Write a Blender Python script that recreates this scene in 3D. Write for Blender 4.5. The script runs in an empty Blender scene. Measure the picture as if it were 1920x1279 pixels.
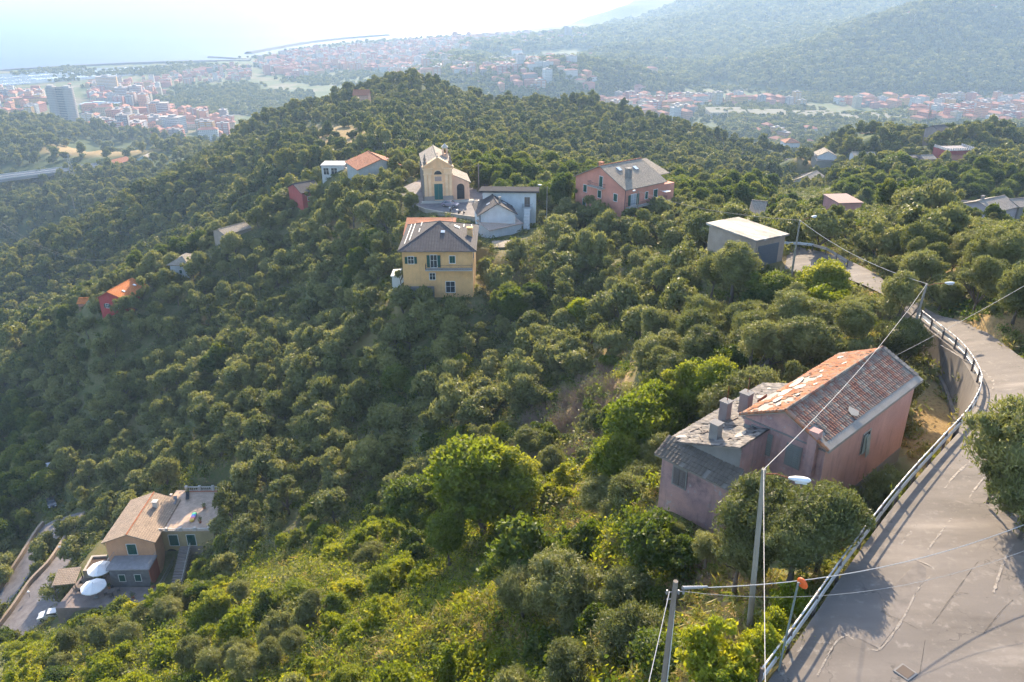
import bpy, bmesh, math, random
import numpy as np
from mathutils import Vector, Matrix, noise as mnoise
random.seed(7)
rng = np.random.default_rng(7)
S = bpy.context.scene
COL = S.collection
PI = math.pi

# ------------------------------------------------------------------ camera, world, sun, exposure
F, PW, PH, PITCH, CAMH = 1493.0, 1920.0, 1279.0, math.radians(24.5), 235.0
cam_d = bpy.data.cameras.new('camera')
cam_d.sensor_width = 36.0
cam_d.lens = 36.0 * F / PW
cam_d.clip_start = 0.5
cam_d.clip_end = 90000
cam = bpy.data.objects.new('camera', cam_d)
COL.objects.link(cam)
cam.location = (0, 0, CAMH)
cam.rotation_euler = (PI / 2 - PITCH, 0, 0)
S.camera = cam

SUN_AZ, SUN_EL = math.radians(4.0), math.radians(25.0)      # azimuth to the right of straight ahead (+Y)
world = bpy.data.worlds.new('World')
S.world = world
world.use_nodes = True
wn = world.node_tree.nodes
wn.clear()
sky = wn.new('ShaderNodeTexSky')
sky.sky_type = 'NISHITA'
sky.sun_disc = False
sky.sun_elevation = SUN_EL
sky.sun_rotation = SUN_AZ
sky.altitude = 200
sky.air_density = 1.0
sky.dust_density = 1.6
sky.ozone_density = 1.5
bg = wn.new('ShaderNodeBackground')
bg.inputs['Strength'].default_value = 0.15
wo = wn.new('ShaderNodeOutputWorld')
world.node_tree.links.new(sky.outputs[0], bg.inputs[0])
world.node_tree.links.new(bg.outputs[0], wo.inputs[0])

sun_d = bpy.data.lights.new('sun', 'SUN')
sun_d.energy = 4.8
sun_d.angle = math.radians(0.8)
sun_d.color = (1.0, 0.81, 0.57)
sun = bpy.data.objects.new('sun', sun_d)
COL.objects.link(sun)
sun_dir = Vector((math.sin(SUN_AZ) * math.cos(SUN_EL), math.cos(SUN_AZ) * math.cos(SUN_EL), math.sin(SUN_EL)))
sun.rotation_euler = sun_dir.to_track_quat('Z', 'Y').to_euler()

S.view_settings.view_transform = 'Standard'
S.view_settings.look = 'None'
S.view_settings.exposure = 1.7
S.view_settings.gamma = 1
S.render.engine = 'CYCLES'
cy = S.cycles
cy.max_bounces = 6
cy.diffuse_bounces = 3
cy.glossy_bounces = 2
cy.transmission_bounces = 3
cy.transparent_max_bounces = 6
cy.volume_bounces = 1
cy.use_adaptive_sampling = True
cy.adaptive_threshold = 0.03
cy.use_denoising = True
cy.denoiser = 'OPENIMAGEDENOISE'
cy.denoising_input_passes = 'RGB_ALBEDO_NORMAL'
cy.denoising_prefilter = 'ACCURATE'
cy.sample_clamp_indirect = 6
cy.use_light_tree = False

SP, CP = math.sin(PITCH), math.cos(PITCH)
def at_d(px, py, d):
    v = (py - PH / 2) / F; u = (px - PW / 2) / F
    return (d * u, d * (CP - v * SP), CAMH - d * (SP + v * CP))
def at(px, py, z):
    v = (py - PH / 2) / F
    return at_d(px, py, (CAMH - z) / (SP + v * CP))
def project(x, y, z):
    d = y * CP + (CAMH - z) * SP
    d = np.maximum(d, 0.1)
    return PW / 2 + F * x / d, PH / 2 + F * ((CAMH - z) * CP - y * SP) / d, d

# ------------------------------------------------------------------ mesh builder
class MB:
    def __init__(s):
        s.v = []; s.f = []; s.mi = []; s.uv = []; s.col = []; s.m = Matrix.Identity(4); s.st = []
    def push(s, m): s.st.append(s.m); s.m = s.m @ m
    def pop(s): s.m = s.st.pop()
    def face(s, pts, mi=0, c=None):
        n = len(s.v)
        P = [s.m @ Vector(p) for p in pts]
        s.v += [tuple(p) for p in P]
        s.f.append(tuple(range(n, n + len(P)))); s.mi.append(mi); s.col.append(random.random() if c is None else c)
        e = (P[1] - P[0]); e = e.normalized() if e.length > 1e-9 else Vector((1, 0, 0))
        nn = (P[1] - P[0]).cross(P[-1] - P[0])
        nn = nn.normalized() if nn.length > 1e-12 else Vector((0, 0, 1))
        g = nn.cross(e)
        s.uv.append([((p - P[0]).dot(e), (p - P[0]).dot(g)) for p in P])
    def box(s, x0, y0, z0, x1, y1, z1, mi=0, c=None, skip=''):
        c = random.random() if c is None else c
        if 'd' not in skip: s.face([(x0, y1, z0), (x1, y1, z0), (x1, y0, z0), (x0, y0, z0)], mi, c)
        if 'u' not in skip: s.face([(x0, y0, z1), (x1, y0, z1), (x1, y1, z1), (x0, y1, z1)], mi, c)
        s.face([(x0, y0, z0), (x1, y0, z0), (x1, y0, z1), (x0, y0, z1)], mi, c)
        s.face([(x1, y1, z0), (x0, y1, z0), (x0, y1, z1), (x1, y1, z1)], mi, c)
        s.face([(x0, y1, z0), (x0, y0, z0), (x0, y0, z1), (x0, y1, z1)], mi, c)
        s.face([(x1, y0, z0), (x1, y1, z0), (x1, y1, z1), (x1, y0, z1)], mi, c)
    def prism(s, poly, z0, z1, mi=0):                                # poly CCW seen from above
        n = len(poly)
        for i in range(n):
            a, b = poly[i], poly[(i + 1) % n]
            s.face([(a[0], a[1], z0), (b[0], b[1], z0), (b[0], b[1], z1), (a[0], a[1], z1)], mi)
        s.face([(p[0], p[1], z1) for p in poly], mi)
        s.face([(p[0], p[1], z0) for p in reversed(poly)], mi)
    def slab(s, pts, t, mi=0, c=None):                                # a planar polygon given a thickness t downwards (z)
        n = len(pts)
        s.face(pts, mi, c)
        s.face([(p[0], p[1], p[2] - t) for p in reversed(pts)], mi, c)
        for i in range(n):
            a, b = pts[i], pts[(i + 1) % n]
            s.face([(a[0], a[1], a[2] - t), (b[0], b[1], b[2] - t), b, a], mi, c)
    def tube(s, a, b, r0, r1=None, n=8, mi=0, cap=True):
        a, b = Vector(a), Vector(b); r1 = r0 if r1 is None else r1
        d = (b - a); 
        if d.length < 1e-6: return
        q = d.normalized().to_track_quat('Z', 'Y')
        A = [a + q @ Vector((math.cos(t) * r0, math.sin(t) * r0, 0)) for t in [2 * PI * i / n for i in range(n)]]
        B = [b + q @ Vector((math.cos(t) * r1, math.sin(t) * r1, 0)) for t in [2 * PI * i / n for i in range(n)]]
        c = random.random()
        for i in range(n):
            j = (i + 1) % n
            s.face([A[i], A[j], B[j], B[i]], mi, c)
        if cap: s.face(B, mi, c); s.face(A[::-1], mi, c)
    def path(s, pts, r, n=6, mi=0):
        for a, b in zip(pts[:-1], pts[1:]): s.tube(a, b, r, r, n, mi)
    def revolve(s, prof, n=12, mi=0):                                 # prof: (r,z) from bottom to top
        for (r0, z0), (r1, z1) in zip(prof[:-1], prof[1:]):
            for i in range(n):
                a, b = 2 * PI * i / n, 2 * PI * (i + 1) / n
                p = [(r0 * math.cos(a), r0 * math.sin(a), z0), (r0 * math.cos(b), r0 * math.sin(b), z0), (r1 * math.cos(b), r1 * math.sin(b), z1), (r1 * math.cos(a), r1 * math.sin(a), z1)]
                if r0 < 1e-6: p = [p[0], p[2], p[3]]
                elif r1 < 1e-6: p = p[:3]
                s.face(p, mi, .5)
    def mesh(s, name, mats, smooth=False, merge=False):
        me = bpy.data.meshes.new(name)
        me.from_pydata(s.v, [], s.f)
        uvl = me.uv_layers.new(name='UVMap')
        uvl.data.foreach_set('uv', [c for f in s.uv for p in f for c in p])
        at_ = me.attributes.new('rnd', 'FLOAT', 'FACE')
        at_.data.foreach_set('value', s.col)
        for m in (mats if isinstance(mats, (list, tuple)) else [mats]): me.materials.append(m)
        me.polygons.foreach_set('material_index', s.mi)
        if merge or smooth:
            bm = bmesh.new(); bm.from_mesh(me); bmesh.ops.remove_doubles(bm, verts=bm.verts, dist=1e-4); bm.to_mesh(me); bm.free()
        if smooth: me.polygons.foreach_set('use_smooth', [True] * len(me.polygons))
        me.update()
        return me
    def build(s, name, mats, parent=None, smooth=False, loc=None, rz=0, merge=False):
        o = bpy.data.objects.new(name, s.mesh(name, mats, smooth, merge))
        COL.objects.link(o)
        if parent is not None: o.parent = parent
        if loc is not None: o.location = loc
        o.rotation_euler.z = rz
        return o
def tag(o, label=None, cat=None, group=None, kind=None):
    if label: o['label'] = label
    if cat: o['category'] = cat
    if group: o['group'] = group
    if kind: o['kind'] = kind
    return o
def thing(name, label, cat, loc=(0, 0, 0), rz=0, group=None):
    o = bpy.data.objects.new(name, None); COL.objects.link(o)
    o.empty_display_size = .1
    o.location = loc; o.rotation_euler.z = rz
    return tag(o, label, cat, group)
def copy_tree(o, parent=None):
    c = o.copy(); COL.objects.link(c); c.parent = parent
    for ch in list(o.children): copy_tree(ch, c)
    return c

# ------------------------------------------------------------------ materials
def mk(name):
    m = bpy.data.materials.new(name); m.use_nodes = True
    nt = m.node_tree; nt.nodes.clear()
    out = nt.nodes.new('ShaderNodeOutputMaterial')
    return m, nt, out
class NT:
    def __init__(s, nt): s.nt = nt
    def n(s, t, **k):
        nd = s.nt.nodes.new(t)
        for a, b in k.items():
            if a.startswith('i_'):
                key = a[2:]
                key = int(key) if key.isdigit() else key.replace('_', ' ')
                nd.inputs[key].default_value = b
            else: setattr(nd, a, b)
        return nd
    def l(s, a, b): s.nt.links.new(a, b)
    def noise(s, vec, scale, detail=3, rough=.55):
        nd = s.n('ShaderNodeTexNoise'); nd.inputs['Scale'].default_value = scale; nd.inputs['Detail'].default_value = detail; nd.inputs['Roughness'].default_value = rough
        if vec is not None: s.l(vec, nd.inputs['Vector'])
        return nd.outputs['Fac']
    def ramp(s, fac, stops):
        nd = s.n('ShaderNodeValToRGB'); cr = nd.color_ramp
        while len(cr.elements) < len(stops): cr.elements.new(.5)
        for e, (p, c) in zip(cr.elements, stops):
            e.position = p; e.color = (c[0], c[1], c[2], 1) if not isinstance(c, (int, float)) else (c, c, c, 1)
        s.l(fac, nd.inputs[0]); return nd.outputs[0]
    def mix(s, fac, a, b, mode='MIX'):
        nd = s.n('ShaderNodeMix'); nd.data_type = 'RGBA'; nd.blend_type = mode
        for sock, v in ((nd.inputs[0], fac), (nd.inputs[6], a), (nd.inputs[7], b)):
            if isinstance(v, (int, float)): sock.default_value = v
            elif isinstance(v, (tuple, list)): sock.default_value = (v[0], v[1], v[2], 1)
            else: s.l(v, sock)
        return nd.outputs[2]
    def math(s, op, a, b=None, clamp=False):
        nd = s.n('ShaderNodeMath'); nd.operation = op; nd.use_clamp = clamp
        for sock, v in ((nd.inputs[0], a), (nd.inputs[1], b)):
            if v is None: continue
            if isinstance(v, (int, float)): sock.default_value = v
            else: s.l(v, sock)
        return nd.outputs[0]
    def vscale(s, vec, sc):
        nd = s.n('ShaderNodeMapping'); nd.inputs['Scale'].default_value = sc; s.l(vec, nd.inputs['Vector']); return nd.outputs[0]
def principled(N, out, col, rough=.85, spec=.25, metal=0, bump=None, bstr=.3, bdist=.02):
    p = N.n('ShaderNodeBsdfPrincipled')
    if isinstance(col, tuple): p.inputs['Base Color'].default_value = (*col[:3], 1)
    else: N.l(col, p.inputs['Base Color'])
    if isinstance(rough, (int, float)): p.inputs['Roughness'].default_value = rough
    else: N.l(rough, p.inputs['Roughness'])
    p.inputs['Specular IOR Level'].default_value = spec
    p.inputs['Metallic'].default_value = metal
    if bump is not None:
        b = N.n('ShaderNodeBump'); b.inputs['Strength'].default_value = bstr; b.inputs['Distance'].default_value = bdist
        N.l(bump, b.inputs['Height']); N.l(b.outputs[0], p.inputs['Normal'])
    N.l(p.outputs[0], out.inputs[0])
    return p
_mc = {}
def flat(name, col, rough=.6, spec=.3, metal=0, var=.12):
    key = (name, col, rough)
    if key in _mc: return _mc[key]
    m, nt, out = mk(name); N = NT(nt)
    g = N.n('ShaderNodeTexCoord')
    nz = N.noise(g.outputs['Object'], 1.3, 4)
    c = N.mix(nz, tuple(x * (1 - var) for x in col), tuple(min(1, x * (1 + var)) for x in col))
    principled(N, out, c, rough, spec, metal)
    _mc[key] = m; return m
def plaster(name, col, stain=(.18, .16, .14), amt=.35, scale=.5):
    key = (name, col)
    if key in _mc: return _mc[key]
    m, nt, out = mk(name); N = NT(nt)
    g = N.n('ShaderNodeTexCoord').outputs['Object']
    n1 = N.noise(g, scale, 6, .65)
    n2 = N.noise(N.vscale(g, (3, 3, .35)), .9, 4)
    n3 = N.noise(g, 9, 3)
    c = N.mix(N.ramp(n1, [(.35, 0.), (.7, 1.)]), tuple(x * .86 for x in col), tuple(min(1, x * 1.1) for x in col))
    c = N.mix(N.math('MULTIPLY', N.ramp(n2, [(.52, 0.), (.8, 1.)]), amt), c, stain)
    c = N.mix(N.math('MULTIPLY', n3, .14), c, tuple(x * .7 for x in col))
    principled(N, out, c, .9, .15, bump=n3, bstr=.2, bdist=.02)
    _mc[key] = m; return m
def tilemat(name, c1, c2, c3, course=.34, width=.22, dirt=(.10, .095, .085), amt=.45):
    """roof tiles in UV metres: u along the eave, v up the slope"""
    key = (name, c1)
    if key in _mc: return _mc[key]
    m, nt, out = mk(name); N = NT(nt)
    uv = N.n('ShaderNodeTexCoord').outputs['UV']
    br = N.n('ShaderNodeTexBrick'); br.offset = 0
    br.inputs['Scale'].default_value = 1; br.inputs['Mortar Size'].default_value = .018
    br.inputs['Brick Width'].default_value = width; br.inputs['Row Height'].default_value = course
    br.inputs['Color1'].default_value = (*c1, 1); br.inputs['Color2'].default_value = (*c2, 1); br.inputs['Mortar'].default_value = tuple(x * .45 for x in c3) + (1,)
    br.inputs['Bias'].default_value = -.1
    N.l(uv, br.inputs['Vector'])
    n1 = N.noise(uv, .55, 6, .7); n2 = N.noise(uv, 4, 3)
    c = N.mix(N.math('MULTIPLY', N.ramp(n1, [(.45, 0.), (.68, 1.)]), amt), br.outputs['Color'], dirt)
    c = N.mix(N.math('MULTIPLY', n2, .35), c, c3)
    sx = N.n('ShaderNodeSeparateXYZ'); N.l(uv, sx.inputs[0])
    wv = N.math('ABSOLUTE', N.math('SINE', N.math('MULTIPLY', sx.outputs[0], PI / width)))
    rv = N.math('FRACT', N.math('DIVIDE', sx.outputs[1], course))
    h = N.math('SUBTRACT', wv, N.math('MULTIPLY', rv, .6))
    principled(N, out, c, .9, .15, bump=h, bstr=.6, bdist=.05)
    _mc[key] = m; return m
# ------------------------------------------------------------------ terrain
CT = []   # (X,Y,Z) known ground points
def cd(*L):
    for px, py, d in L: CT.append(at_d(px, py, d))
def cz(*L):
    for px, py, z in L: CT.append(at(px, py, z))
# near, the road bench and what lies below it
cz((1700, 1279, 208.4), (1850, 1000, 207.6), (1900, 780, 206), (1830, 680, 204.4), (1760, 600, 202.6), (1540, 500, 200.4), (1440, 490, 200), (1930, 640, 204.5),
   (2150, 1279, 209), (2150, 800, 208))
CT += [(0, 8, 206), (20, 8, 211), (-30, 8, 196), (45, 15, 213), (60, 40, 213), (-60, 10, 182), (-20, 18, 199)]
cz((1405, 1185, 206), (1330, 1200, 204.5), (1300, 1279, 205), (1250, 1230, 202.5), (1100, 1279, 199), (1500, 1050, 204.5))
cd((960, 1279, 51), (700, 1279, 60), (500, 1279, 68), (250, 1270, 80), (0, 1279, 90), (850, 1150, 62), (700, 1140, 74), (500, 1150, 84), (300, 1165, 96), (130, 1215, 102))
cd((1100, 1100, 57), (1150, 1000, 64), (1000, 1050, 68), (900, 1010, 79), (700, 1080, 87), (560, 1090, 93), (1250, 1000, 58), (1340, 1020, 52), (1330, 960, 55.5))
CT += [(26, 51, 201), (22, 45, 201), (29.5, 50, 201.2), (14, 44, 200.8), (10, 47, 200.2), (17, 54, 200.2), (25, 60, 200.2)]
cd((1150, 860, 78), (1210, 780, 84), (1290, 730, 82), (1180, 700, 97), (1100, 780, 98), (1040, 880, 90), (950, 860, 98), (860, 870, 106), (1450, 660, 82), (1600, 600, 80))
# centre slope
cd((700, 960, 112), (580, 1000, 112), (450, 980, 124), (500, 870, 138), (700, 830, 128), (850, 780, 120), (600, 750, 152), (900, 720, 129), (1000, 800, 107), (750, 640, 147), (600, 620, 182), (820, 650, 142), (900, 620, 143), (700, 720, 142),
   (1000, 700, 122), (1100, 620, 128), (1200, 560, 132), (1300, 520, 124), (1300, 640, 100), (1400, 600, 97), (1500, 560, 97), (1050, 520, 150), (1150, 460, 165), (950, 560, 152))
cz((1250, 440, 187), (1060, 430, 185.5), (1350, 430, 193), (1450, 430, 197), (1550, 410, 196), (1650, 440, 197.5), (1750, 500, 200.5), (1850, 540, 203.5), (1900, 600, 205.5), (1900, 450, 200), (1700, 400, 193))
cz((820, 378, 184), (760, 372, 184), (880, 400, 184), (940, 430, 182), (700, 330, 182), (625, 325, 180), (600, 420, 172), (650, 450, 175), (700, 470, 178), (760, 575, 179), (880, 565, 180.5), (930, 500, 183), (680, 540, 173))
# left, toward the villa and the drive
cz((260, 1090, 143), (170, 1100, 140.5), (330, 1040, 146), (340, 900, 149), (380, 1100, 148.5), (100, 1155, 133.5), (40, 1165, 131), (130, 975, 129), (30, 1110, 126), (97, 945, 127), (60, 880, 124), (0, 1000, 120), (0, 900, 119), (180, 900, 132), (430, 950, 152))
cd((0, 800, 235), (100, 800, 222), (300, 850, 176), (250, 750, 200), (400, 780, 168), (400, 650, 202), (300, 680, 212), (0, 720, 258), (120, 680, 240), (0, 660, 275), (450, 560, 225), (520, 480, 238))
cz((215, 600, 148), (180, 592, 147), (270, 560, 152), (345, 500, 157), (440, 445, 163), (560, 380, 171))
# the back of the ridge
CT += [(-150, 260, 128), (-110, 290, 138), (-70, 320, 150), (-190, 250, 112), (-40, 300, 168)]
cd((0, 600, 370), (100, 560, 385), (0, 520, 410), (200, 500, 400), (100, 450, 440), (300, 430, 410), (300, 350, 455), (420, 380, 400), (450, 300, 440), (520, 330, 380), (550, 262, 480), (560, 300, 340), (640, 265, 390), (700, 228, 450))
cd((0, 500, 450), (100, 455, 480), (200, 408, 500), (300, 350, 540), (400, 292, 580), (450, 258, 585), (500, 236, 590), (550, 216, 595), (600, 206, 600), (650, 188, 605), (700, 170, 605), (750, 163, 610), (800, 170, 615), (600, 218, 560), (650, 200, 560), (700, 184, 560), (750, 177, 560), (800, 184, 560), (850, 194, 560), (900, 204, 560), (1000, 206, 560), (400, 300, 520), (500, 262, 530), (600, 222, 530), (300, 372, 490), (100, 385, 640), (200, 352, 650), (0, 425, 620), (300, 318, 700), (-200, 500, 560), (850, 184, 615), (930, 196, 600), (1000, 202, 600), (1100, 200, 585), (1200, 225, 560), (1300, 250, 545), (1400, 275, 540), (1465, 310, 510))
cd((800, 240, 440), (900, 300, 310), (1000, 260, 440), (1000, 335, 300), (1100, 300, 400), (1200, 310, 400), (1300, 350, 340), (1300, 300, 420), (1050, 230, 520), (1380, 360, 330), (1440, 340, 400))
CT += [(-60, 680, 120), (60, 680, 110), (160, 640, 90), (-200, 640, 80), (-340, 560, 40), (230, 560, 90)]
# right, the knoll and the houses on it
cd((1560, 350, 330), (1500, 300, 430), (1600, 320, 330), (1600, 280, 420), (1700, 280, 420), (1750, 260, 450), (1850, 250, 460), (1920, 300, 420), (1850, 320, 330), (1700, 350, 260), (1850, 340, 260), (1600, 260, 480), (1480, 290, 520), (2000, 350, 300))
CT += [(260, 560, 60), (330, 600, 70), (420, 560, 110), (200, 760, 35)]
# left hill, the motorway valley
cd((0, 345, 800), (60, 372, 720), (200, 330, 700), (300, 300, 760), (150, 300, 830), (0, 300, 880), (100, 270, 960), (0, 245, 1060), (60, 240, 1100), (200, 290, 840), (350, 275, 860))
CT += [(-640, 960, 64), (-560, 1130, 30), (-480, 1000, 22), (-700, 1150, 50), (-400, 1050, 9), (-250, 1000, 7)]
# the plain
for X in np.linspace(-1500, 500, 9):
    for Y in (1350, 1650, 2000, 2400): 
        if not (X > 250 and Y < 1500): CT.append((float(X), Y, 5 if X < 300 else 7))
for p in ((-1900, 1800), (-1500, 1300), (-2000, 2400), (-100, 2800), (300, 2700), (-300, 3200), (100, 3500)): CT.append((*p, 4))
cz((1500, 262, 14), (1350, 225, 12), (1250, 200, 10), (1900, 235, 16), (1600, 220, 14), (1750, 215, 15), (1450, 255, 16), (1150, 180, 9), (1000, 150, 7))
# far hills
cd((1250, 168, 1760), (1200, 160, 1720), (1300, 172, 1740), (1350, 176, 1740), (1450, 182, 1750), (1650, 186, 1700), (1850, 190, 1680), (2050, 190, 1650), (1450, 150, 1830), (1600, 130, 1830), (1750, 100, 1900), (1900, 20, 2150), (1900, 110, 1850), (2050, 0, 2200), (1700, 140, 1780),
   (1300, 148, 1900), (1400, 122, 1950), (1500, 92, 2000), (1600, 60, 2050), (1700, 34, 2100), (1800, 8, 2150), (1150, 92, 2500), (1300, 50, 2900), (1450, 30, 3000), (1600, 12, 3100), (1750, -10, 3200), (1150, 38, 4300), (1200, 5, 4500), (1300, -30, 4700), (1130, 70, 3000), (950, 90, 2700), (850, 105, 2300), (1050, 120, 1850), (900, 120, 1980), (1150, 108, 2100), (850, 133, 1820), (1100, 135, 1680), (970, 142, 1680), (1200, 130, 1800), (1050, 66, 3200))
CT += [(700, 2300, 45), (920, 2350, 80), (1130, 2450, 130), (1350, 2500, 190), (900, 3900, 120), (1300, 3800, 260), (1800, 3600, 300), (1250, 4600, 330), (1500, 5200, 470), (2200, 4600, 460), (3000, 4400, 420), (900, 4700, 130), (700, 4300, 60), (1900, 2700, 260), (2400, 2400, 300), (1900, 6000, 420), (1000, 5600, 60)]
for px, py, ze, zb in ((645, 313, 181.5, 178.2), (1500, 305, 143, 137.8), (1550, 293, 149.5, 142.8), (1550, 302, 147, 140.8), (1501, 336, 145.6, 140.3), (1533, 336, 145, 139.8), (1488, 341, 142, 137.8), (1622, 294, 152, 146.8),
        (1595, 382, 187, 179.8), (1888, 392, 178.5, 169.8), (1826, 391, 177.2, 169.8), (1930, 387, 177.5, 169.8), (1803, 283, 163.8, 154.8), (1792, 299, 158.6, 152.8), (1721, 296, 157, 152.8), (1745, 298, 157, 151.8), (1486, 268, 86, 71.8),
        (1772, 245, 163, 155.8), (1629, 257, 130, 121.8), (1632, 264, 126, 118.8), (1418, 401, 194, 190), (230, 304, 72, 61.8), (270, 298, 76, 65.8), (335, 497, 160.8, 156.3), (446, 434, 166.5, 163.3), (157, 568, 149.8, 146.8), (210, 560, 153.7, 148.2), (583, 358, 176.5, 171.3), (676, 178, 168, 160)):
    q = at(px, py, ze); CT.append((q[0] + q[0] / q[1] * 4, q[1] + 4, zb))
    if q[0] > 60: CT.append((q[0] * .965, q[1] * .965, zb - 1.8))
CT = np.array(CT)
_y = np.maximum(CT[:, 1], 8)
_U = np.stack([CT[:, 0] / _y, np.log(_y)], 1)
def _k(a, b): 
    d2 = ((a[:, None, :] - b[None, :, :]) ** 2).sum(-1)
    return np.sqrt(d2 + .035 ** 2)
_n = len(CT)
_A = np.zeros((_n + 3, _n + 3))
_K = _k(_U, _U); _A[:_n, :_n] = _K - np.eye(_n) * 2e-4
_A[:_n, _n] = 1; _A[:_n, _n + 1:] = _U; _A[_n, :_n] = 1; _A[_n + 1:, :_n] = _U.T
_W = np.linalg.solve(_A, np.concatenate([CT[:, 2], [0, 0, 0]]))
def tps(x, y):
    x = np.atleast_1d(np.asarray(x, float)); y = np.atleast_1d(np.asarray(y, float))
    yy = np.maximum(y, 8); q = np.stack([x / yy, np.log(yy)], 1)
    out = np.empty(len(x))
    for i in range(0, len(x), 20000):
        s = slice(i, i + 20000)
        out[s] = _k(q[s], _U) @ _W[:_n] + _W[_n] + q[s] @ _W[_n + 1:]
    return out
# value noise for the ground, vectorised
_perm = rng.random((256, 256))
def vnoise(x, y):
    xi = np.floor(x).astype(int); yi = np.floor(y).astype(int); fx = x - xi; fy = y - yi
    fx = fx * fx * (3 - 2 * fx); fy = fy * fy * (3 - 2 * fy)
    g = lambda a, b: _perm[a % 256, b % 256]
    return (g(xi, yi) * (1 - fx) + g(xi + 1, yi) * fx) * (1 - fy) + (g(xi, yi + 1) * (1 - fx) + g(xi + 1, yi + 1) * fx) * fy - .5
def fbm(x, y, s, o=4):
    r = 0; a = 1
    for i in range(o): r = r + a * vnoise(x / s + 17.3 * i, y / s + 5.1 * i); s = s / 2.1; a *= .5
    return r
# flat pads and road strips that the ground is shaped to
def inpoly(x, y, P):
    P = np.asarray(P); ins = np.zeros(x.shape, bool); dist = np.full(x.shape, 1e9)
    for i in range(len(P)):
        ax, ay = P[i - 1][:2]; bx, by = P[i][:2]
        c = ((ay > y) != (by > y)); 
        with np.errstate(divide='ignore', invalid='ignore'): xs = (bx - ax) * (y - ay) / (by - ay) + ax
        ins ^= c & (x < xs)
        dx, dy = bx - ax, by - ay; L = dx * dx + dy * dy + 1e-9
        t = np.clip(((x - ax) * dx + (y - ay) * dy) / L, 0, 1)
        dist = np.minimum(dist, np.hypot(x - ax - t * dx, y - ay - t * dy))
    return ins, dist
PADS = []     # (polygon, z function, blend metres)
def pad(poly, z, blend=2.5):
    if not callable(z): z = (lambda zz: (lambda x, y: np.full(np.shape(x), zz)))(z)
    PADS.append((np.asarray([p[:2] for p in poly]), z, blend))
def resample(P, n):
    P = np.asarray(P, float); s = np.concatenate([[0], np.cumsum(np.hypot(*np.diff(P[:, :2], axis=0).T))])
    # smooth by Catmull-Rom through arclength
    t = np.linspace(0, s[-1], n); out = []
    for tt in t:
        i = min(max(np.searchsorted(s, tt) - 1, 0), len(P) - 2); u = (tt - s[i]) / (s[i + 1] - s[i])
        p0, p1, p2, p3 = P[max(i - 1, 0)], P[i], P[i + 1], P[min(i + 2, len(P) - 1)]
        out.append(.5 * (2 * p1 + (p2 - p0) * u + (2 * p0 - 5 * p1 + 4 * p2 - p3) * u * u + (3 * p1 - p0 - 3 * p2 + p3) * u ** 3))
    return np.array(out)
STRIPS = {}
def strip(name, L, R, n=60, blend=2.0):
    L = resample(L, n); R = resample(R, n)
    STRIPS[name] = (L, R)
    G = np.concatenate([L * (1 - t) + R * t for t in np.linspace(0, 1, 9)])
    def zf(x, y):
        out = np.empty(len(x))
        for i in range(0, len(x), 4000):
            d2 = (x[i:i + 4000, None] - G[None, :, 0]) ** 2 + (y[i:i + 4000, None] - G[None, :, 1]) ** 2
            w = 1 / (d2 + .05) ** 2
            out[i:i + 4000] = (w * G[None, :, 2]).sum(1) / w.sum(1)
        return out
    PADS.append((np.concatenate([L, R[::-1]])[:, :2], zf, blend))
roadL = [at(*p) for p in ((1340, 1420, 208.7), (1440, 1279, 208.5), (1510, 1180, 208.4), (1600, 1050, 208.1), (1690, 932, 207.6), (1762, 850, 207), (1815, 790, 206.4), (1838, 740, 205.7), (1830, 705, 205), (1800, 662, 204.2), (1752, 622, 203.4), (1705, 585, 202.6), (1640, 545, 201.8), (1575, 520, 201), (1515, 512, 200.4), (1470, 508, 200))]
roadR = [at(*p) for p in ((2500, 1420, 208.9), (2350, 1279, 208.8), (2250, 1100, 208.6), (2180, 980, 208.2), (2110, 870, 207.7), (2040, 780, 207.1), (1980, 720, 206.3), (1930, 682, 205.5), (1900, 660, 205), (1860, 630, 204.4), (1800, 602, 203.6), (1752, 588, 202.8), (1690, 548, 202), (1625, 505, 201.1), (1560, 478, 200.4), (1480, 461, 200))]
strip('road', roadL, roadR, 90, .5)
_RL = STRIPS['road'][0]
WALLK = [k for k in range(90) if 570 < project(*_RL[k])[1] < 815 and project(*_RL[k])[0] > 1695]
def roadoff(k, off):
    a, c = _RL[max(k - 1, 0)], _RL[min(k + 1, 89)]; n_ = np.array([-(c[1] - a[1]), c[0] - a[0]]); n_ /= np.linalg.norm(n_); return (_RL[k][0] + n_[0] * off, _RL[k][1] + n_[1] * off)
pad([roadoff(k, .35) for k in WALLK] + [roadoff(k, 5.5) for k in WALLK[::-1]], 200.9, 1.2)
def P_(*L): return [at(*p) for p in L]
YARD = P_((1687, 866, 201), (1735, 790, 201.3), (1790, 775, 201.6), (1745, 690, 201), (1700, 690, 200.9), (1560, 660, 200.2)) 
pad([(12, 41), (21.5, 39.5), (32.5, 50), (33, 56), (27.5, 60), (24, 60), (11, 50)], lambda x, y: 201 + 0 * x, 2.5)
SQ = [at(*p) for p in ((752, 374, 184), (775, 388, 184), (800, 397, 184), (850, 406, 184), (893, 412, 184), (925, 410, 184), (925, 372, 184), (888, 352, 184), (790, 335, 184), (752, 352, 184))]
pad(SQ, 184, 1.2)        # church square
_g = [at(1418, 451, 203.6), at(1473, 440, 203.6), at(1400, 405, 203.6), at(1330, 420, 203.6)]
pad([p[:2] for p in _g], 200, 3)
pad([(-20.5, 137), (-6, 137), (-6, 156), (-20.5, 156)], 181, 2.5)
pad(P_((150, 1135, 142.5), (340, 1115, 142.5), (372, 1040, 142.5), (300, 985, 142.5), (190, 1010, 142.5), (150, 1060, 142.5)), 142.5, 3)
pad([(-69, 106), (-50.5, 106.5), (-50.5, 123), (-69, 122)], 146.3, 2.2)
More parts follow.
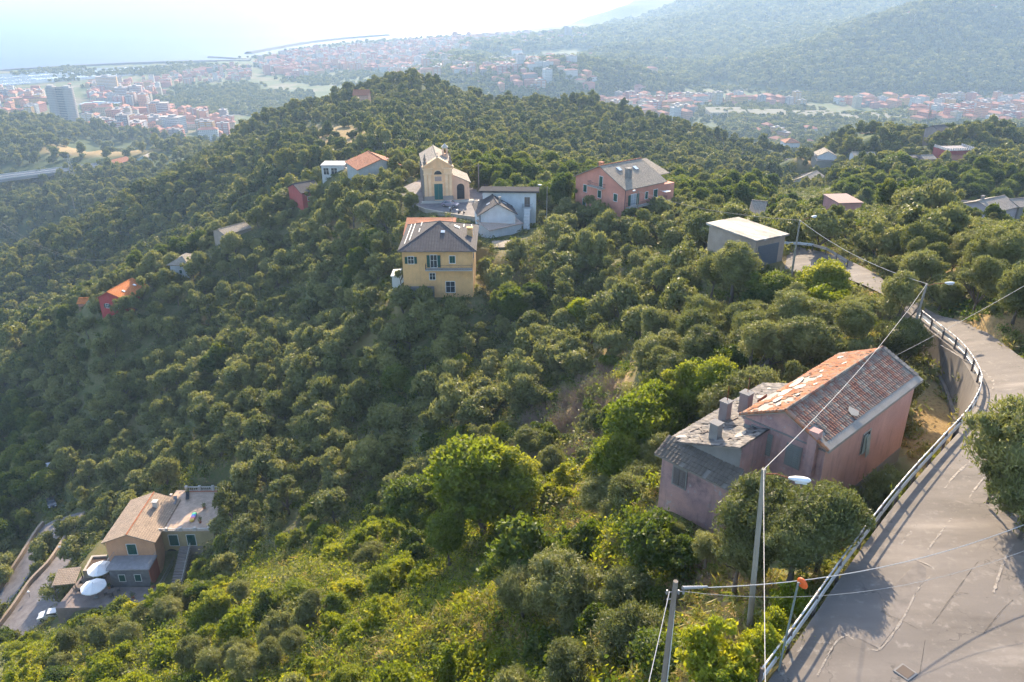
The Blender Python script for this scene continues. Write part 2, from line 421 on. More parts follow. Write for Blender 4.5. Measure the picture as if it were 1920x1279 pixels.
pad([(-69, 102), (-50.5, 102), (-52, 109.5), (-69, 109)], 142.6, 1.5)
driveA_L = [at(*p) for p in ((-30, 1215, 130.5), (22, 1150, 131), (60, 1095, 131.5), (95, 1058, 131.8), (125, 1012, 131.4))]
driveA_R = [at(*p) for p in ((0, 1245, 131), (60, 1190, 132.5), (112, 1140, 133), (118, 1080, 132.6), (150, 1025, 131.8))]
strip('driveway_lower', driveA_L, driveA_R, 30, 1.5)
driveB_L = [at(*p) for p in ((-30, 1150, 124), (0, 1110, 125), (40, 1050, 126.5), (75, 995, 127.5), (97, 978, 128), (160, 957, 129.5))]
driveB_R = [at(*p) for p in ((0, 1160, 125.5), (30, 1115, 126.5), (68, 1060, 128), (97, 1020, 129), (120, 1000, 129.5), (150, 985, 130))]
strip('driveway_upper', driveB_L, driveB_R, 30, 1.5)
pad(P_((78, 930, 126.8), (108, 975, 127.6), (135, 955, 127.8), (105, 920, 126.8)), 127.2, 2)
def coast_mask(x, y):
    """1 on the sea"""
    c = COAST
    yc = np.interp(x, c[:, 0], c[:, 1])
    return y > yc
COAST = np.array([(-4000, 2600), (-2300, 2200)] + [at(px, py, 0)[:2] for px, py in ((0, 136), (150, 127), (300, 121), (410, 117), (440, 112), (500, 103), (560, 92), (640, 80), (740, 74), (850, 66), (930, 60), (1000, 54))] + [(700, 5600), (1500, 9000)])
COAST = COAST[np.argsort(COAST[:, 0])]
def ground(x, y, shaped=True):
    x = np.atleast_1d(np.asarray(x, float)); y = np.atleast_1d(np.asarray(y, float))
    z = tps(x, y)
    far = np.clip((y - 60) / 400, 0, 1)
    z = z + fbm(x, y, 14, 4) * (1 + 2.5 * far)
    hill = np.clip((z - 12) / 60, 0, 1) * np.clip((y - 1400) / 600, 0, 1)
    rg = 1 - 2.2 * np.abs(fbm(x + .45 * y, (y - .3 * x) * .6, 520, 5)); z = z + hill * ((rg - .45) * 42 + fbm(x, y, 200, 4) * 18) * np.clip(z / 150, .12, 1.3)
    plain = np.clip((y - 1150) / 200, 0, 1)
    z = np.where((plain > 0) & (z < 9), z * (1 - plain) + plain * (3.5 + (z - 3.5) * .2), z)
    z = np.where(y > 1000, np.maximum(z, 2.2), z)
    sea = coast_mask(x, y) & (y > 1500)
    z = np.where(sea, -8, z)
    if shaped:
        for P, zf, bl in PADS[1:] + PADS[:1]:
            x0, y0 = P.min(0) - bl - .5; x1, y1 = P.max(0) + bl + .5
            m = (x > x0) & (x < x1) & (y > y0) & (y < y1)
            if not m.any(): continue
            xs, ys = x[m], y[m]; ins, dist = inpoly(xs, ys, P)
            w = np.where(ins, 1, np.clip(1 - dist / bl, 0, 1)); w = w * w * (3 - 2 * w)
            near = w > 0
            zz = z[m].copy(); t = zf(xs[near], ys[near]) - .12
            zz[near] = zz[near] * (1 - w[near]) + t * w[near]
            z[m] = zz
    return z
def g1(x, y): return float(ground([x], [y])[0])

def grid_mesh(name, us, ys, mat, smooth=True):
    Uu, Yy = np.meshgrid(us, ys); X = (Uu * np.maximum(Yy, 6)).ravel(); Y = Yy.ravel()
    Z = ground(X, Y)
    me = bpy.data.meshes.new(name)
    nu, ny = len(us), len(ys)
    idx = np.arange(nu * ny).reshape(ny, nu)
    q = np.stack([idx[:-1, :-1], idx[:-1, 1:], idx[1:, 1:], idx[1:, :-1]], -1).reshape(-1, 4)
    me.vertices.add(len(X)); me.vertices.foreach_set('co', np.stack([X, Y, Z], 1).ravel())
    me.loops.add(len(q) * 4); me.loops.foreach_set('vertex_index', q.ravel())
    me.polygons.add(len(q)); me.polygons.foreach_set('loop_start', np.arange(0, len(q) * 4, 4)); me.polygons.foreach_set('loop_total', np.full(len(q), 4))
    me.polygons.foreach_set('use_smooth', np.ones(len(q), bool))
    me.update(); me.validate()
    return me, X, Y, Z
us = np.linspace(-1.25, 1.25, 460)
ys = np.concatenate([np.linspace(-30, 5, 12), np.exp(np.linspace(math.log(6), math.log(9000), 640))])
te, TX, TY, TZ = grid_mesh('terrain', us, ys, None)
# cover: 0 near scrub soil, dry grass patches (R), town ground (G), woodland (B)
tpx, tpy, tdd = project(TX, TY, TZ)
def blob(px, py, rx, ry, d0, d1):
    r = ((tpx - px) / rx) ** 2 + ((tpy - py) / ry) ** 2
    return np.clip(1.4 - r, 0, 1) * ((tdd > d0) & (tdd < d1))
dry = np.maximum.reduce([blob(630, 255, 70, 22, 300, 520), blob(1745, 800, 50, 100, 45, 75), blob(1330, 1120, 70, 120, 30, 60), blob(1090, 780, 70, 60, 80, 130), blob(700, 1200, 60, 60, 40, 100), blob(1150, 700, 40, 50, 80, 140), blob(480, 860, 40, 30, 120, 190),
                         blob(400, 600, 40, 12, 180, 260), blob(1850, 620, 120, 40, 60, 110), blob(1600, 560, 90, 30, 80, 110), blob(1700, 480, 260, 50, 80, 140), blob(1500, 510, 60, 16, 90, 120), blob(180, 280, 110, 14, 650, 1000), blob(1520, 300, 30, 25, 300, 460), blob(640, 440, 40, 40, 160, 260), blob(1010, 1100, 90, 60, 50, 75), blob(1090, 940, 60, 40, 55, 90)])
dry = np.clip(dry + np.clip(fbm(TX, TY, 30, 3) * 1.2 - .2, 0, .6) * (tdd < 260), 0, 1)
town = ((TY > 1150) & (TZ < 8)).astype(float)
wood = np.clip((tdd - 240) / 150, 0, 1) * (1 - town)
ca = te.color_attributes.new('cover', 'FLOAT_COLOR', 'POINT')
ca.data.foreach_set('color', np.stack([dry, town, wood, np.ones_like(dry)], 1).ravel())
m, nt, out = mk('hillside_ground'); N = NT(nt)
pos = N.n('ShaderNodeNewGeometry').outputs['Position']
ax = N.n('ShaderNodeAttribute', attribute_name='cover')
sp = N.n('ShaderNodeSeparateColor'); N.l(ax.outputs['Color'], sp.inputs[0])
na = N.noise(pos, .35, 6, .65); nb = N.noise(pos, 2.5, 5, .7); nc = N.noise(pos, .012, 7, .6); nd_ = N.noise(pos, .06, 6, .65)
soil = N.ramp(na, [(.3, (.075, .085, .035)), (.5, (.13, .115, .06)), (.7, (.20, .15, .09))])
soil = N.mix(N.ramp(nb, [(.4, 0.), (.65, 1.)]), soil, (.075, .10, .028))
dryc = N.ramp(nb, [(.3, (.16, .11, .05)), (.55, (.32, .22, .10)), (.75, (.14, .15, .05))])
c = N.mix(sp.outputs[0], soil, dryc)
woodc = N.ramp(nd_, [(.3, (.018, .035, .012)), (.5, (.035, .06, .02)), (.72, (.075, .09, .03))])
woodc = N.mix(N.ramp(nc, [(.5, 0.), (.7, .8)]), woodc, (.06, .085, .035))
woodc = N.mix(N.math('MULTIPLY', sp.outputs[0], .9), woodc, dryc)
c = N.mix(sp.outputs[2], c, woodc)
townc = N.ramp(N.noise(pos, .014, 6, .65), [(.35, (.05, .08, .03)), (.5, (.085, .11, .045)), (.58, (.13, .12, .07)), (.72, (.2, .18, .15))])
c = N.mix(sp.outputs[1], c, townc)
principled(N, out, c, .95, .1, bump=nb, bstr=.5, bdist=.15)
te.materials.append(m)
terrain = bpy.data.objects.new('terrain', te); COL.objects.link(terrain); tag(terrain, kind='structure')

def strip_mesh(name, L, R, mat, dz=.03, across=6):
    b = MB(); n = len(L)
    for i in range(n - 1):
        for j in range(across):
            t0, t1 = j / across, (j + 1) / across
            q = [L[i] * (1 - t0) + R[i] * t0, L[i] * (1 - t1) + R[i] * t1, L[i + 1] * (1 - t1) + R[i + 1] * t1, L[i + 1] * (1 - t0) + R[i + 1] * t0]
            b.face([(p[0], p[1], p[2] + dz) for p in q])
    o = b.build(name, mat, smooth=True); tag(o, kind='structure'); return o
# asphalt
m, nt, out = mk('old_asphalt'); N = NT(nt)
pos = N.n('ShaderNodeNewGeometry').outputs['Position']
mp = N.n('ShaderNodeMapping'); mp.inputs['Rotation'].default_value = (0, 0, math.radians(48)); mp.inputs['Scale'].default_value = (.28, 1.3, 1); N.l(pos, mp.inputs[0])
n1 = N.noise(mp.outputs[0], .55, 6, .6); n2 = N.noise(pos, 6, 5, .7); n3 = N.noise(pos, .22, 5, .6); n4 = N.noise(pos, 45, 2)
c = N.ramp(n1, [(.3, (.06, .051, .043)), (.45, (.10, .085, .072)), (.55, (.13, .111, .094)), (.64, (.19, .163, .138)), (.75, (.26, .226, .194))])
c = N.mix(N.ramp(n3, [(.42, 0.), (.6, .65)]), c, (.125, .11, .10))
c = N.mix(N.ramp(N.noise(pos, 1.7, 6, .75), [(.55, 0.), (.7, .5)]), c, (.32, .285, .25))
c = N.mix(N.ramp(N.noise(pos, .9, 6, .8), [(.58, 0.), (.68, .55)]), c, (.085, .076, .07))
c = N.mix(N.math('MULTIPLY', n2, .35), c, (.1, .09, .08))
vo = N.n('ShaderNodeTexVoronoi'); vo.feature = 'DISTANCE_TO_EDGE'; vo.inputs['Scale'].default_value = .33
wp = N.n('ShaderNodeMix'); wp.data_type = 'VECTOR'; wp.inputs[0].default_value = .35
nv = N.n('ShaderNodeTexNoise'); nv.inputs['Scale'].default_value = 1.1; nv.inputs['Detail'].default_value = 5; N.l(pos, nv.inputs['Vector'])
N.l(pos, wp.inputs[4]); N.l(nv.outputs['Color'], wp.inputs[5])
va = N.n('ShaderNodeVectorMath'); va.operation = 'MULTIPLY_ADD'; va.inputs[1].default_value = (2.2, 2.2, 2.2); N.l(nv.outputs['Color'], va.inputs[0]); N.l(pos, va.inputs[2])
N.l(va.outputs[0], vo.inputs['Vector'])
crk = N.ramp(vo.outputs['Distance'], [(.0, 1.), (.006, .8), (.012, 0.)])
crk = N.math('MULTIPLY', crk, N.ramp(N.noise(pos, .3, 3), [(.48, 0.), (.56, .8)]))
c = N.mix(crk, c, (.03, .028, .026))
c = N.mix(N.math('MULTIPLY', n4, .3), c, (.30, .27, .25))
principled(N, out, c, .88, .25, bump=n4, bstr=.25, bdist=.01)
ASPH = m
strip_mesh('road', *STRIPS['road'], ASPH, .05, 10)
m, nt, out = mk('paving'); N = NT(nt)
pos = N.n('ShaderNodeNewGeometry').outputs['Position']
c = N.ramp(N.noise(pos, .8, 6, .7), [(.3, (.13, .12, .125)), (.55, (.2, .185, .185)), (.75, (.27, .25, .24))])
c = N.mix(N.math('MULTIPLY', N.noise(pos, 7, 3), .4), c, (.12, .1, .1))
principled(N, out, c, .9, .2)
PAVE = m
strip_mesh('driveway_lower', *STRIPS['driveway_lower'], PAVE)
strip_mesh('driveway_upper', *STRIPS['driveway_upper'], PAVE)

# sea
b = MB()
b.face([(-60000, 900, 0), (60000, 900, 0), (60000, 85000, 0), (-60000, 85000, 0)])
m, nt, out = mk('sea_water'); N = NT(nt)
pos = N.n('ShaderNodeNewGeometry').outputs['Position']
w1 = N.noise(N.vscale(pos, (.02, .06, .05)), 1, 6, .65)
c = N.ramp(N.noise(N.vscale(pos, (.0002, .0012, .001)), 1, 5), [(.35, (.035, .085, .19)), (.65, (.05, .11, .23))])
p = principled(N, out, c, .6, .12, bump=w1, bstr=.5, bdist=1.5)
b.build('sea', m); tag(bpy.data.objects['sea'], kind='structure')
# ------------------------------------------------------------------ building kit
def T(x=0, y=0, z=0): return Matrix.Translation((x, y, z))
def RZ(a): return Matrix.Rotation(a, 4, 'Z')
def wallm(side, W, D, ox=0, oy=0):
    return {'F': T(ox, oy), 'R': T(ox + W, oy) @ RZ(PI / 2), 'L': T(ox, oy + D) @ RZ(-PI / 2), 'B': T(ox + W, oy + D) @ RZ(PI)}[side]
GREEN = flat('green_shutter_paint', (.012, .075, .06), .5)
WHITE = flat('white_paint', (.62, .62, .6), .6)
STONE = flat('pale_stone', (.42, .39, .34), .85)
IRON = flat('dark_iron', (.05, .05, .055), .5)
GREY = flat('grey_metal', (.28, .29, .31), .45, .5, .5)
WOOD = flat('weathered_wood', (.16, .13, .11), .85)
m, nt, out = mk('window_glass'); N = NT(nt); principled(N, out, (.03, .04, .05), .12, .6); GLASS = m
TERRA = tilemat('terracotta_tiles', (.36, .13, .07), (.44, .19, .1), (.26, .11, .07), dirt=(.16, .12, .1), amt=.3)
ORANGE = tilemat('new_orange_tiles', (.55, .19, .06), (.5, .16, .05), (.4, .14, .05), amt=.1)
SLATE = tilemat('dark_slate', (.075, .07, .075), (.1, .09, .092), (.06, .055, .06), course=.4, width=.5, dirt=(.05, .05, .05), amt=.3)
LICHEN = tilemat('grey_lichened_tiles', (.3, .25, .2), (.36, .31, .24), (.2, .17, .14), course=.4, width=.3, dirt=(.15, .13, .11), amt=.5)
PALEROOF = tilemat('pale_stone_slates', (.34, .29, .24), (.28, .245, .205), (.2, .175, .15), course=.4, width=.35, amt=.3)

def window(par, M, cx, z0, w, h, sh='closed', name='window', shm=None, mun=True, frm=None, depth=.0, arch=False, pane=None, label=None):
    b = MB(); b.push(M)
    t = .1
    x0, x1, z1 = cx - w / 2, cx + w / 2, z0 + h
    b.box(x0 - t, -.05, z0 - t, x1 + t, .02, z0, 0); b.box(x0 - t, -.05, z1, x1 + t, .02, z1 + t, 0)
    b.box(x0 - t, -.05, z0, x0, .02, z1, 0); b.box(x1, -.05, z0, x1 + t, .02, z1, 0)
    o = b.build(name, [frm or WHITE], par)
    if label: o['label'] = label
    if sh != 'closed':
        b = MB(); b.push(M); b.box(x0, -.02, z0, x1, .015, z1, 0)
        if mun: b.box(cx - .03, -.035, z0, cx + .03, -.02, z1, 1); b.box(x0, -.034, z0 + h * .55, cx - .03, -.02, z0 + h * .55 + .05, 1); b.box(cx + .03, -.034, z0 + h * .55, x1, -.02, z0 + h * .55 + .05, 1)
        b.build('pane', [pane or GLASS, WHITE], o)
    if sh in ('closed', 'open'):
        for s in (-1, 1):
            b = MB(); b.push(M)
            if sh == 'closed': a0, a1 = (x0, cx - .01) if s < 0 else (cx + .01, x1)
            else: a0, a1 = (x0 - t - w / 2, x0 - t - .02) if s < 0 else (x1 + t + .02, x1 + t + w / 2)
            y = -.03 if sh == 'closed' else -.1
            b.box(a0, y - .03, z0 + .02, a1, y, z1 - .02, 0)
            nsl = max(3, int(h / .18))
            for k in range(nsl):
                zz = z0 + .08 + (h - .16) * k / nsl
                b.box(a0 + .05, y - .055, zz, a1 - .05, y - .031, zz + (h - .16) / nsl * .55, 0)
            b.build('shutter', [shm or GREEN], o)
    return o
def door(par, M, cx, z0, w, h, mat=None, frame=None, name='door'):
    b = MB(); b.push(M); x0, x1, z1 = cx - w / 2, cx + w / 2, z0 + h
    b.box(x0, -.04, z0, cx - .01, .01, z1, 0); b.box(cx + .01, -.04, z0, x1, .01, z1, 0)
    for s in (-1, 1):
        for k in range(3): b.box(cx + s * w / 4 - w * .17, -.06, z0 + h * (.06 + .32 * k), cx + s * w / 4 + w * .17, -.041, z0 + h * (.06 + .32 * k) + h * .24, 0)
    o = b.build(name, [mat or GREEN], par)
    b = MB(); b.push(M)
    for q in ((x0 - .14, z0, x0, z1), (x1, z0, x1 + .14, z1), (x0 - .14, z1, x1 + .14, z1 + .16)): b.box(q[0], -.07, q[1], q[2], .02, q[3], 0)
    b.build('door_frame', [frame or STONE], o)
    return o
def railing(par, M, x0, x1, y0, z0, h=.95, mat=None, sides=True, name='railing', step=.16):
    b = MB(); b.push(M)
    pts = [(x0, 0), (x0, -y0), (x1, -y0), (x1, 0)] if sides else [(x0, -y0), (x1, -y0)]
    for a, c in zip(pts[:-1], pts[1:]):
        b.tube((*a, z0 + h), (*c, z0 + h), .03, n=5); b.tube((*a, z0 + .12), (*c, z0 + .12), .02, n=5)
        L = math.hypot(c[0] - a[0], c[1] - a[1]); n = max(1, int(L / step))
        for k in range(n + 1):
            t = k / n; b.tube((a[0] + (c[0] - a[0]) * t, a[1] + (c[1] - a[1]) * t, z0), (a[0] + (c[0] - a[0]) * t, a[1] + (c[1] - a[1]) * t, z0 + h), .012, n=4, cap=False)
    return b.build(name, [mat or IRON], par)
def balcony(par, M, x0, x1, y0, z0, h=.95, mat=None, smat=None):
    b = MB(); b.push(M); b.box(x0, -y0, z0 - .16, x1, .02, z0, 0)
    o = b.build('balcony', [smat or STONE], par)
    railing(o, M, x0 + .05, x1 - .05, y0 - .05, z0, h, mat)
    return o
def walls(par, W, D, h, mat, gable=None, rise=0, ox=0, oy=0, zb=-3, name='walls', rc=.5):
    """box walls; gable 'x' = ridge runs along x (gables left and right), 'y' = ridge runs along y (gables front and back)"""
    b = MB(); b.push(T(ox, oy))
    def wall(p, q, top=None):
        pts = [(p[0], p[1], zb), (q[0], q[1], zb), (q[0], q[1], h)]
        if top: pts.append(top)
        pts.append((p[0], p[1], h)); b.face(pts)
    mx, my = W * rc, D * rc
    wall((0, 0), (W, 0), (mx, 0, h + rise) if gable == 'y' else None)
    wall((W, 0), (W, D), (W, my, h + rise) if gable == 'x' else None)
    wall((W, D), (0, D), (mx, D, h + rise) if gable == 'y' else None)
    wall((0, D), (0, 0), (0, my, h + rise) if gable == 'x' else None)
    if gable is None: b.face([(0, 0, h), (W, 0, h), (W, D, h), (0, D, h)])
    return b.build(name, mat, par)
def gable_roof(par, W, D, h, rise, mat, axis='x', ov=.4, t=.16, ox=0, oy=0, ridge=True, rc=.5, edge=None, name='roof', rmat=None):
    b = MB(); b.push(T(ox, oy))
    if axis == 'x':
        k1 = rise / (D * rc); k2 = rise / (D * (1 - rc)); m = D * rc
        b.slab([(-ov, -ov, h - ov * k1 + t), (W + ov, -ov, h - ov * k1 + t), (W + ov, m, h + rise + t), (-ov, m, h + rise + t)], t)
        b.slab([(W + ov, D + ov, h - ov * k2 + t), (-ov, D + ov, h - ov * k2 + t), (-ov, m, h + rise + t), (W + ov, m, h + rise + t)], t)
        if ridge: b.tube((-ov, m, h + rise + t + .02), (W + ov, m, h + rise + t + .02), .13, n=6, mi=1)
    else:
        k1 = rise / (W * rc); k2 = rise / (W * (1 - rc)); m = W * rc
        b.slab([(-ov, D + ov, h - ov * k1 + t), (-ov, -ov, h - ov * k1 + t), (m, -ov, h + rise + t), (m, D + ov, h + rise + t)], t)
        b.slab([(W + ov, -ov, h - ov * k2 + t), (W + ov, D + ov, h - ov * k2 + t), (m, D + ov, h + rise + t), (m, -ov, h + rise + t)], t)
        if ridge: b.tube((m, -ov, h + rise + t + .02), (m, D + ov, h + rise + t + .02), .13, n=6, mi=1)
    return b.build(name, [mat, rmat or mat], par)
def hip_roof(par, W, D, h, rise, mat, ov=.5, t=.16, ox=0, oy=0, rl=0.0, name='roof'):
    """hip roof; rl = length of a ridge along the longer side"""
    b = MB(); b.push(T(ox, oy))
    a, c, d, e = (-ov, -ov, h), (W + ov, -ov, h), (W + ov, D + ov, h), (-ov, D + ov, h)
    if W >= D: r0, r1 = (W / 2 - rl / 2, D / 2, h + rise), (W / 2 + rl / 2, D / 2, h + rise); F_ = ([a, c, r1, r0], [c, d, r1], [d, e, r0, r1], [e, a, r0])
    else: r0, r1 = (W / 2, D / 2 - rl / 2, h + rise), (W / 2, D / 2 + rl / 2, h + rise); F_ = ([a, c, r0], [c, d, r1, r0], [d, e, r1], [e, a, r0, r1])
    for f in F_:
        if rl < .01: 
            seen = []; f = [p for p in f if not (p in seen or seen.append(p))]
        b.face(f)
    b.box(-ov, -ov, h - t, W + ov, D + ov, h - .004, 1)
    for p in (a, c, d, e):
        r = r0 if (Vector(p) - Vector(r0)).length <= (Vector(p) - Vector(r1)).length else r1
        b.tube(p, r, .09, n=5)
    return b.build(name, [mat, WOOD], par)
def chimney(par, x, y, z0, z1, w=.6, mat=None, cap=True, pl=False, name='chimney'):
    b = MB(); b.box(x - w / 2, y - w / 2, z0, x + w / 2, y + w / 2, z1)
    if cap:
        for sx in (-1, 1):
            for sy in (-1, 1): b.box(x + sx * w * .42 - .06, y + sy * w * .42 - .06, z1, x + sx * w * .42 + .06, y + sy * w * .42 + .06, z1 + .22)
        b.box(x - w / 2 - .1, y - w / 2 - .1, z1 + .22, x + w / 2 + .1, y + w / 2 + .1, z1 + .32)
    return b.build(name, [mat or STONE], par)
def skylight(par, P, n, w=.8, h=1.1, yaw=0):
    """P on the roof, n the roof normal"""
    q = Vector(n).normalized()
    M = Matrix.Translation(Vector(P)) @ q.to_track_quat('Z', 'Y').to_matrix().to_4x4() @ RZ(yaw)
    b = MB(); b.push(M); b.box(-w / 2, -h / 2, -.05, w / 2, h / 2, .12, 0); b.box(-w / 2 + .08, -h / 2 + .08, .12, w / 2 - .08, h / 2 - .08, .14, 1)
    return b.build('skylight', [GREY, flat('bright_pane', (.6, .65, .7), .15, .6)], par)
def gutter(par, a, c, name='gutter', r=.07, mat=None):
    b = MB(); b.tube(a, c, r, n=6); return b.build(name, [mat or IRON], par)
def fr(p, q):
    """frame from two plan points seen left to right: origin, yaw, width"""
    return (p[0], p[1]), math.atan2(q[1] - p[1], q[0] - p[0]), math.hypot(q[0] - p[0], q[1] - p[1])

# ------------------------------------------------------------------ the derelict house by the road
PINKW = plaster('faded_pink_plaster', (.56, .32, .26), (.22, .15, .14), .6, .35)
m, nt, out = mk('flaking_purple_plaster'); N = NT(nt)  # flaking plaster with the purple shade of the gable put into its colour
g = N.n('ShaderNodeTexCoord').outputs['Object']
n1 = N.noise(g, .5, 7, .7); n2 = N.noise(g, 1.6, 6, .7); n3 = N.noise(N.vscale(g, (2.5, 2.5, .3)), 1, 4)
c = N.ramp(n1, [(.3, (.17, .125, .13)), (.43, (.34, .22, .215)), (.6, (.47, .285, .25)), (.75, (.40, .32, .30))])
c = N.mix(N.ramp(n2, [(.6, 0.), (.66, .8)]), c, (.36, .35, .34))
c = N.mix(N.ramp(n3, [(.54, 0.), (.8, .5)]), c, (.10, .085, .09))
principled(N, out, c, .92, .12, bump=n2, bstr=.4, bdist=.03); FLAKE = m
m, nt, out = mk('derelict_tiles'); N = NT(nt)
rn = N.n('ShaderNodeAttribute', attribute_name='rnd').outputs['Fac']
pos = N.n('ShaderNodeNewGeometry').outputs['Position']
c = N.ramp(rn, [(0, (.26, .10, .05)), (.25, (.38, .15, .07)), (.5, (.33, .125, .06)), (.75, (.44, .2, .10)), (1, (.2, .11, .075))])
c = N.mix(N.ramp(N.noise(pos, 1.4, 5, .7), [(.47, 0.), (.6, .75)]), c, (.24, .19, .15))
principled(N, out, c, .9, .15); DTILE = m
m, nt, out = mk('mossy_tiles'); N = NT(nt)  # tile colours hold dirt plus the shade of the camera-side slope
rn = N.n('ShaderNodeAttribute', attribute_name='rnd').outputs['Fac']
c = N.ramp(rn, [(0, (.27, .11, .07)), (.3, (.2, .10, .075)), (.5, (.2, .16, .13)), (.68, (.31, .13, .08)), (.85, (.29, .25, .2)), (1, (.14, .105, .085))])
c = N.mix(N.ramp(N.noise(N.n('ShaderNodeNewGeometry').outputs['Position'], 1.1, 5, .7), [(.46, 0.), (.66, .6)]), c, (.24, .2, .165))
principled(N, out, c, .92, .12); MTILE = m
m, nt, out = mk('broken_slates'); N = NT(nt)
rn = N.n('ShaderNodeAttribute', attribute_name='rnd').outputs['Fac']
c = N.ramp(rn, [(0, (.13, .125, .12)), (.4, (.175, .155, .14)), (.7, (.22, .195, .17)), (1, (.27, .24, .21))])
principled(N, out, c, .9, .15); BSLATE = m
BARE = flat('bare_screed', (.30, .27, .235), .9, .1, 0, .3)
BOARD = flat('pale_fallen_board', (.40, .35, .29), .85)
CONC = flat('grey_concrete', (.22, .21, .2), .9, .1, 0, .25)
HB = 201.0
rh_yaw = math.atan2(.682, .731)
ruin = thing('derelict_house', 'derelict pink two storey house with broken terracotta and slate roofs below the road guardrail', 'house', (19.9, 42.6, HB), rh_yaw)
WX0, WX1, WY0, WY1, EZ, RZ_ = .35, 14.05, .35, 6.2, 6.75, 8.25
RY = 3.27
b = MB()
b.face([(WX0, WY0, -2), (WX1, WY0, -2), (WX1, WY0, EZ), (WX0, WY0, EZ)], 0)
b.face([(WX1, WY0, -2), (WX1, WY1, -2), (WX1, WY1, EZ), (WX1, RY, RZ_), (WX1, WY0, EZ)], 0)
b.face([(WX1, WY1, -2), (WX0, WY1, -2), (WX0, WY1, EZ), (WX1, WY1, EZ)], 1)
b.face([(WX0, WY1, -2), (WX0, WY0, -2), (WX0, WY0, EZ), (WX0, RY, RZ_), (WX0, WY1, EZ)], 1)
b.build('walls', [PINKW, FLAKE], ruin)
b = MB(); b.box(WX0 + 2.2, WY0 - .03, -2, WX1 + .03, WY0 + .05, 1.15); b.build('plinth', [CONC], ruin)
def tiles(name, par, P0, eu, ev, nu, nv, du, dv, mats, miss=lambda u, v: 0, jit=.012, colf=None, thick=.035):
    """P0 eave corner, eu along the eave, ev up the slope (unit vectors); each tile a small tilted pan"""
    eu = Vector(eu).normalized(); ev = Vector(ev).normalized(); nn = eu.cross(ev); nn = nn if nn.z > 0 else -nn
    b = MB()
    for j in range(nv):
        for i in range(nu):
            if random.random() < miss(i / nu, j / nv): continue
            jx, jy, jz = [(random.random() - .5) * 2 * jit for _ in range(3)]
            o = Vector(P0) + eu * (i * du + jx) + ev * (j * dv + jy) + nn * (abs(jz) + .01)
            col = colf(i, j) if colf else random.random()
            a = o + nn * thick; c_ = o + eu * du * .94 + nn * thick; d_ = c_ + ev * (dv * 1.12) - nn * thick * .8; e_ = a + ev * (dv * 1.12) - nn * thick * .8
            mid0 = (a + c_) / 2 + nn * .03; mid1 = (d_ + e_) / 2 + nn * .03
            b.face([a, mid0, mid1, e_], 0, col); b.face([mid0, c_, d_, mid1], 0, col)
            b.face([o, o + eu * du * .94, c_, mid0, a], 0, col)
    return b.build(name, mats, par)
sl = math.atan2(8.6 - 7.0, RY)
# right (camera-side) slope, dirt and shade put into its colour, with darker ribs; left slope in the sunlit tone, its far and near parts collapsing
rf = MB()
rf.slab([(0, 0, 6.92), (14.4, 0, 6.92), (14.4, RY, 8.5), (0, RY, 8.5)], .14, 0)
rf.slab([(14.4, 6.5, 6.92), (0, 6.5, 6.92), (0, RY, 8.5), (14.4, RY, 8.5)], .14, 0)
rf.slab([(0, 0, 6.99), (14.4, 0, 6.99), (14.4, .5, 7.235), (0, .5, 7.235)], .05, 0)
rf.slab([(13.95, .5, 7.24), (14.4, .5, 7.24), (14.4, RY, 8.6), (13.95, RY, 8.6)], .05, 0)
roofb = rf.build('roof', [BARE], ruin)
Lr = math.hypot(RY - .5, 8.55 - 7.2)
up = Vector((0, RY - .5, 8.5 - 7.16))
rowc = [random.random() * .5 for _ in range(99)]
tiles('tiling', roofb, (.12, .5, 7.19), (1, 0, 0), up, 50, 9, .276, Lr / 9, [MTILE], lambda u, v: (.9 if (u < .07 and v < .35) else .004), .01, lambda i, j: min(1, max(0, (.55 if i % 5 in (0, 4) else .12) + random.random() * .45)))['label'] = 'dirty brown tiling in a shaded tone on the slope towards the road'
up2 = Vector((0, -(6.4 - RY), 8.5 - 6.97)); L2 = up2.length
def miss_l(u, v):
    h = mnoise.noise(Vector((u * 6, v * 3, 4.2)))
    return .93 if (h > .12 and u < .55 and v < .7) else (.5 if h > .05 and u < .6 and v < .8 else .02)
tiles('tiling', roofb, (.1, 6.4, 6.97), (1, 0, 0), up2, 56, 11, .252, L2 / 11, [DTILE], miss_l, .03)['label'] = 'bright orange tiling with fallen patches'
b = MB()
for k in range(32): 
    x = .1 + k * .44; b.tube((x, RY, 8.55), (x + .47, RY, 8.585), .12, .135, 7, 0)
b.build('ridge_tiles', [MTILE], roofb)
b = MB()
for k in range(12):
    t0, t1 = k / 12, (k + 1) / 12
    b.tube((0.02, .05 + (RY - .05) * t0, 6.98 + 1.56 * t0), (0.02, .05 + (RY - .05) * t1, 7.0 + 1.56 * t1), .10, .12, 6, 0)
    b.tube((0.02, 6.45 - (6.45 - RY) * t0, 6.98 + 1.56 * t0), (0.02, 6.45 - (6.45 - RY) * t1, 7.0 + 1.56 * t1), .10, .12, 6, 0)
b.build('verge_tiles', [DTILE], roofb)
b = MB()
for k in range(9):
    t0 = .1 + .1 * k; b.slab([(13.98, .1 + (RY - .15) * t0, 7.13 + 1.5 * t0), (14.42, .1 + (RY - .15) * t0, 7.13 + 1.5 * t0), (14.42, .1 + (RY - .15) * (t0 + .085), 7.13 + 1.5 * (t0 + .085)), (13.98, .1 + (RY - .15) * (t0 + .085), 7.13 + 1.5 * (t0 + .085))], .04)
b.build('verge_slabs', [BSLATE], roofb)
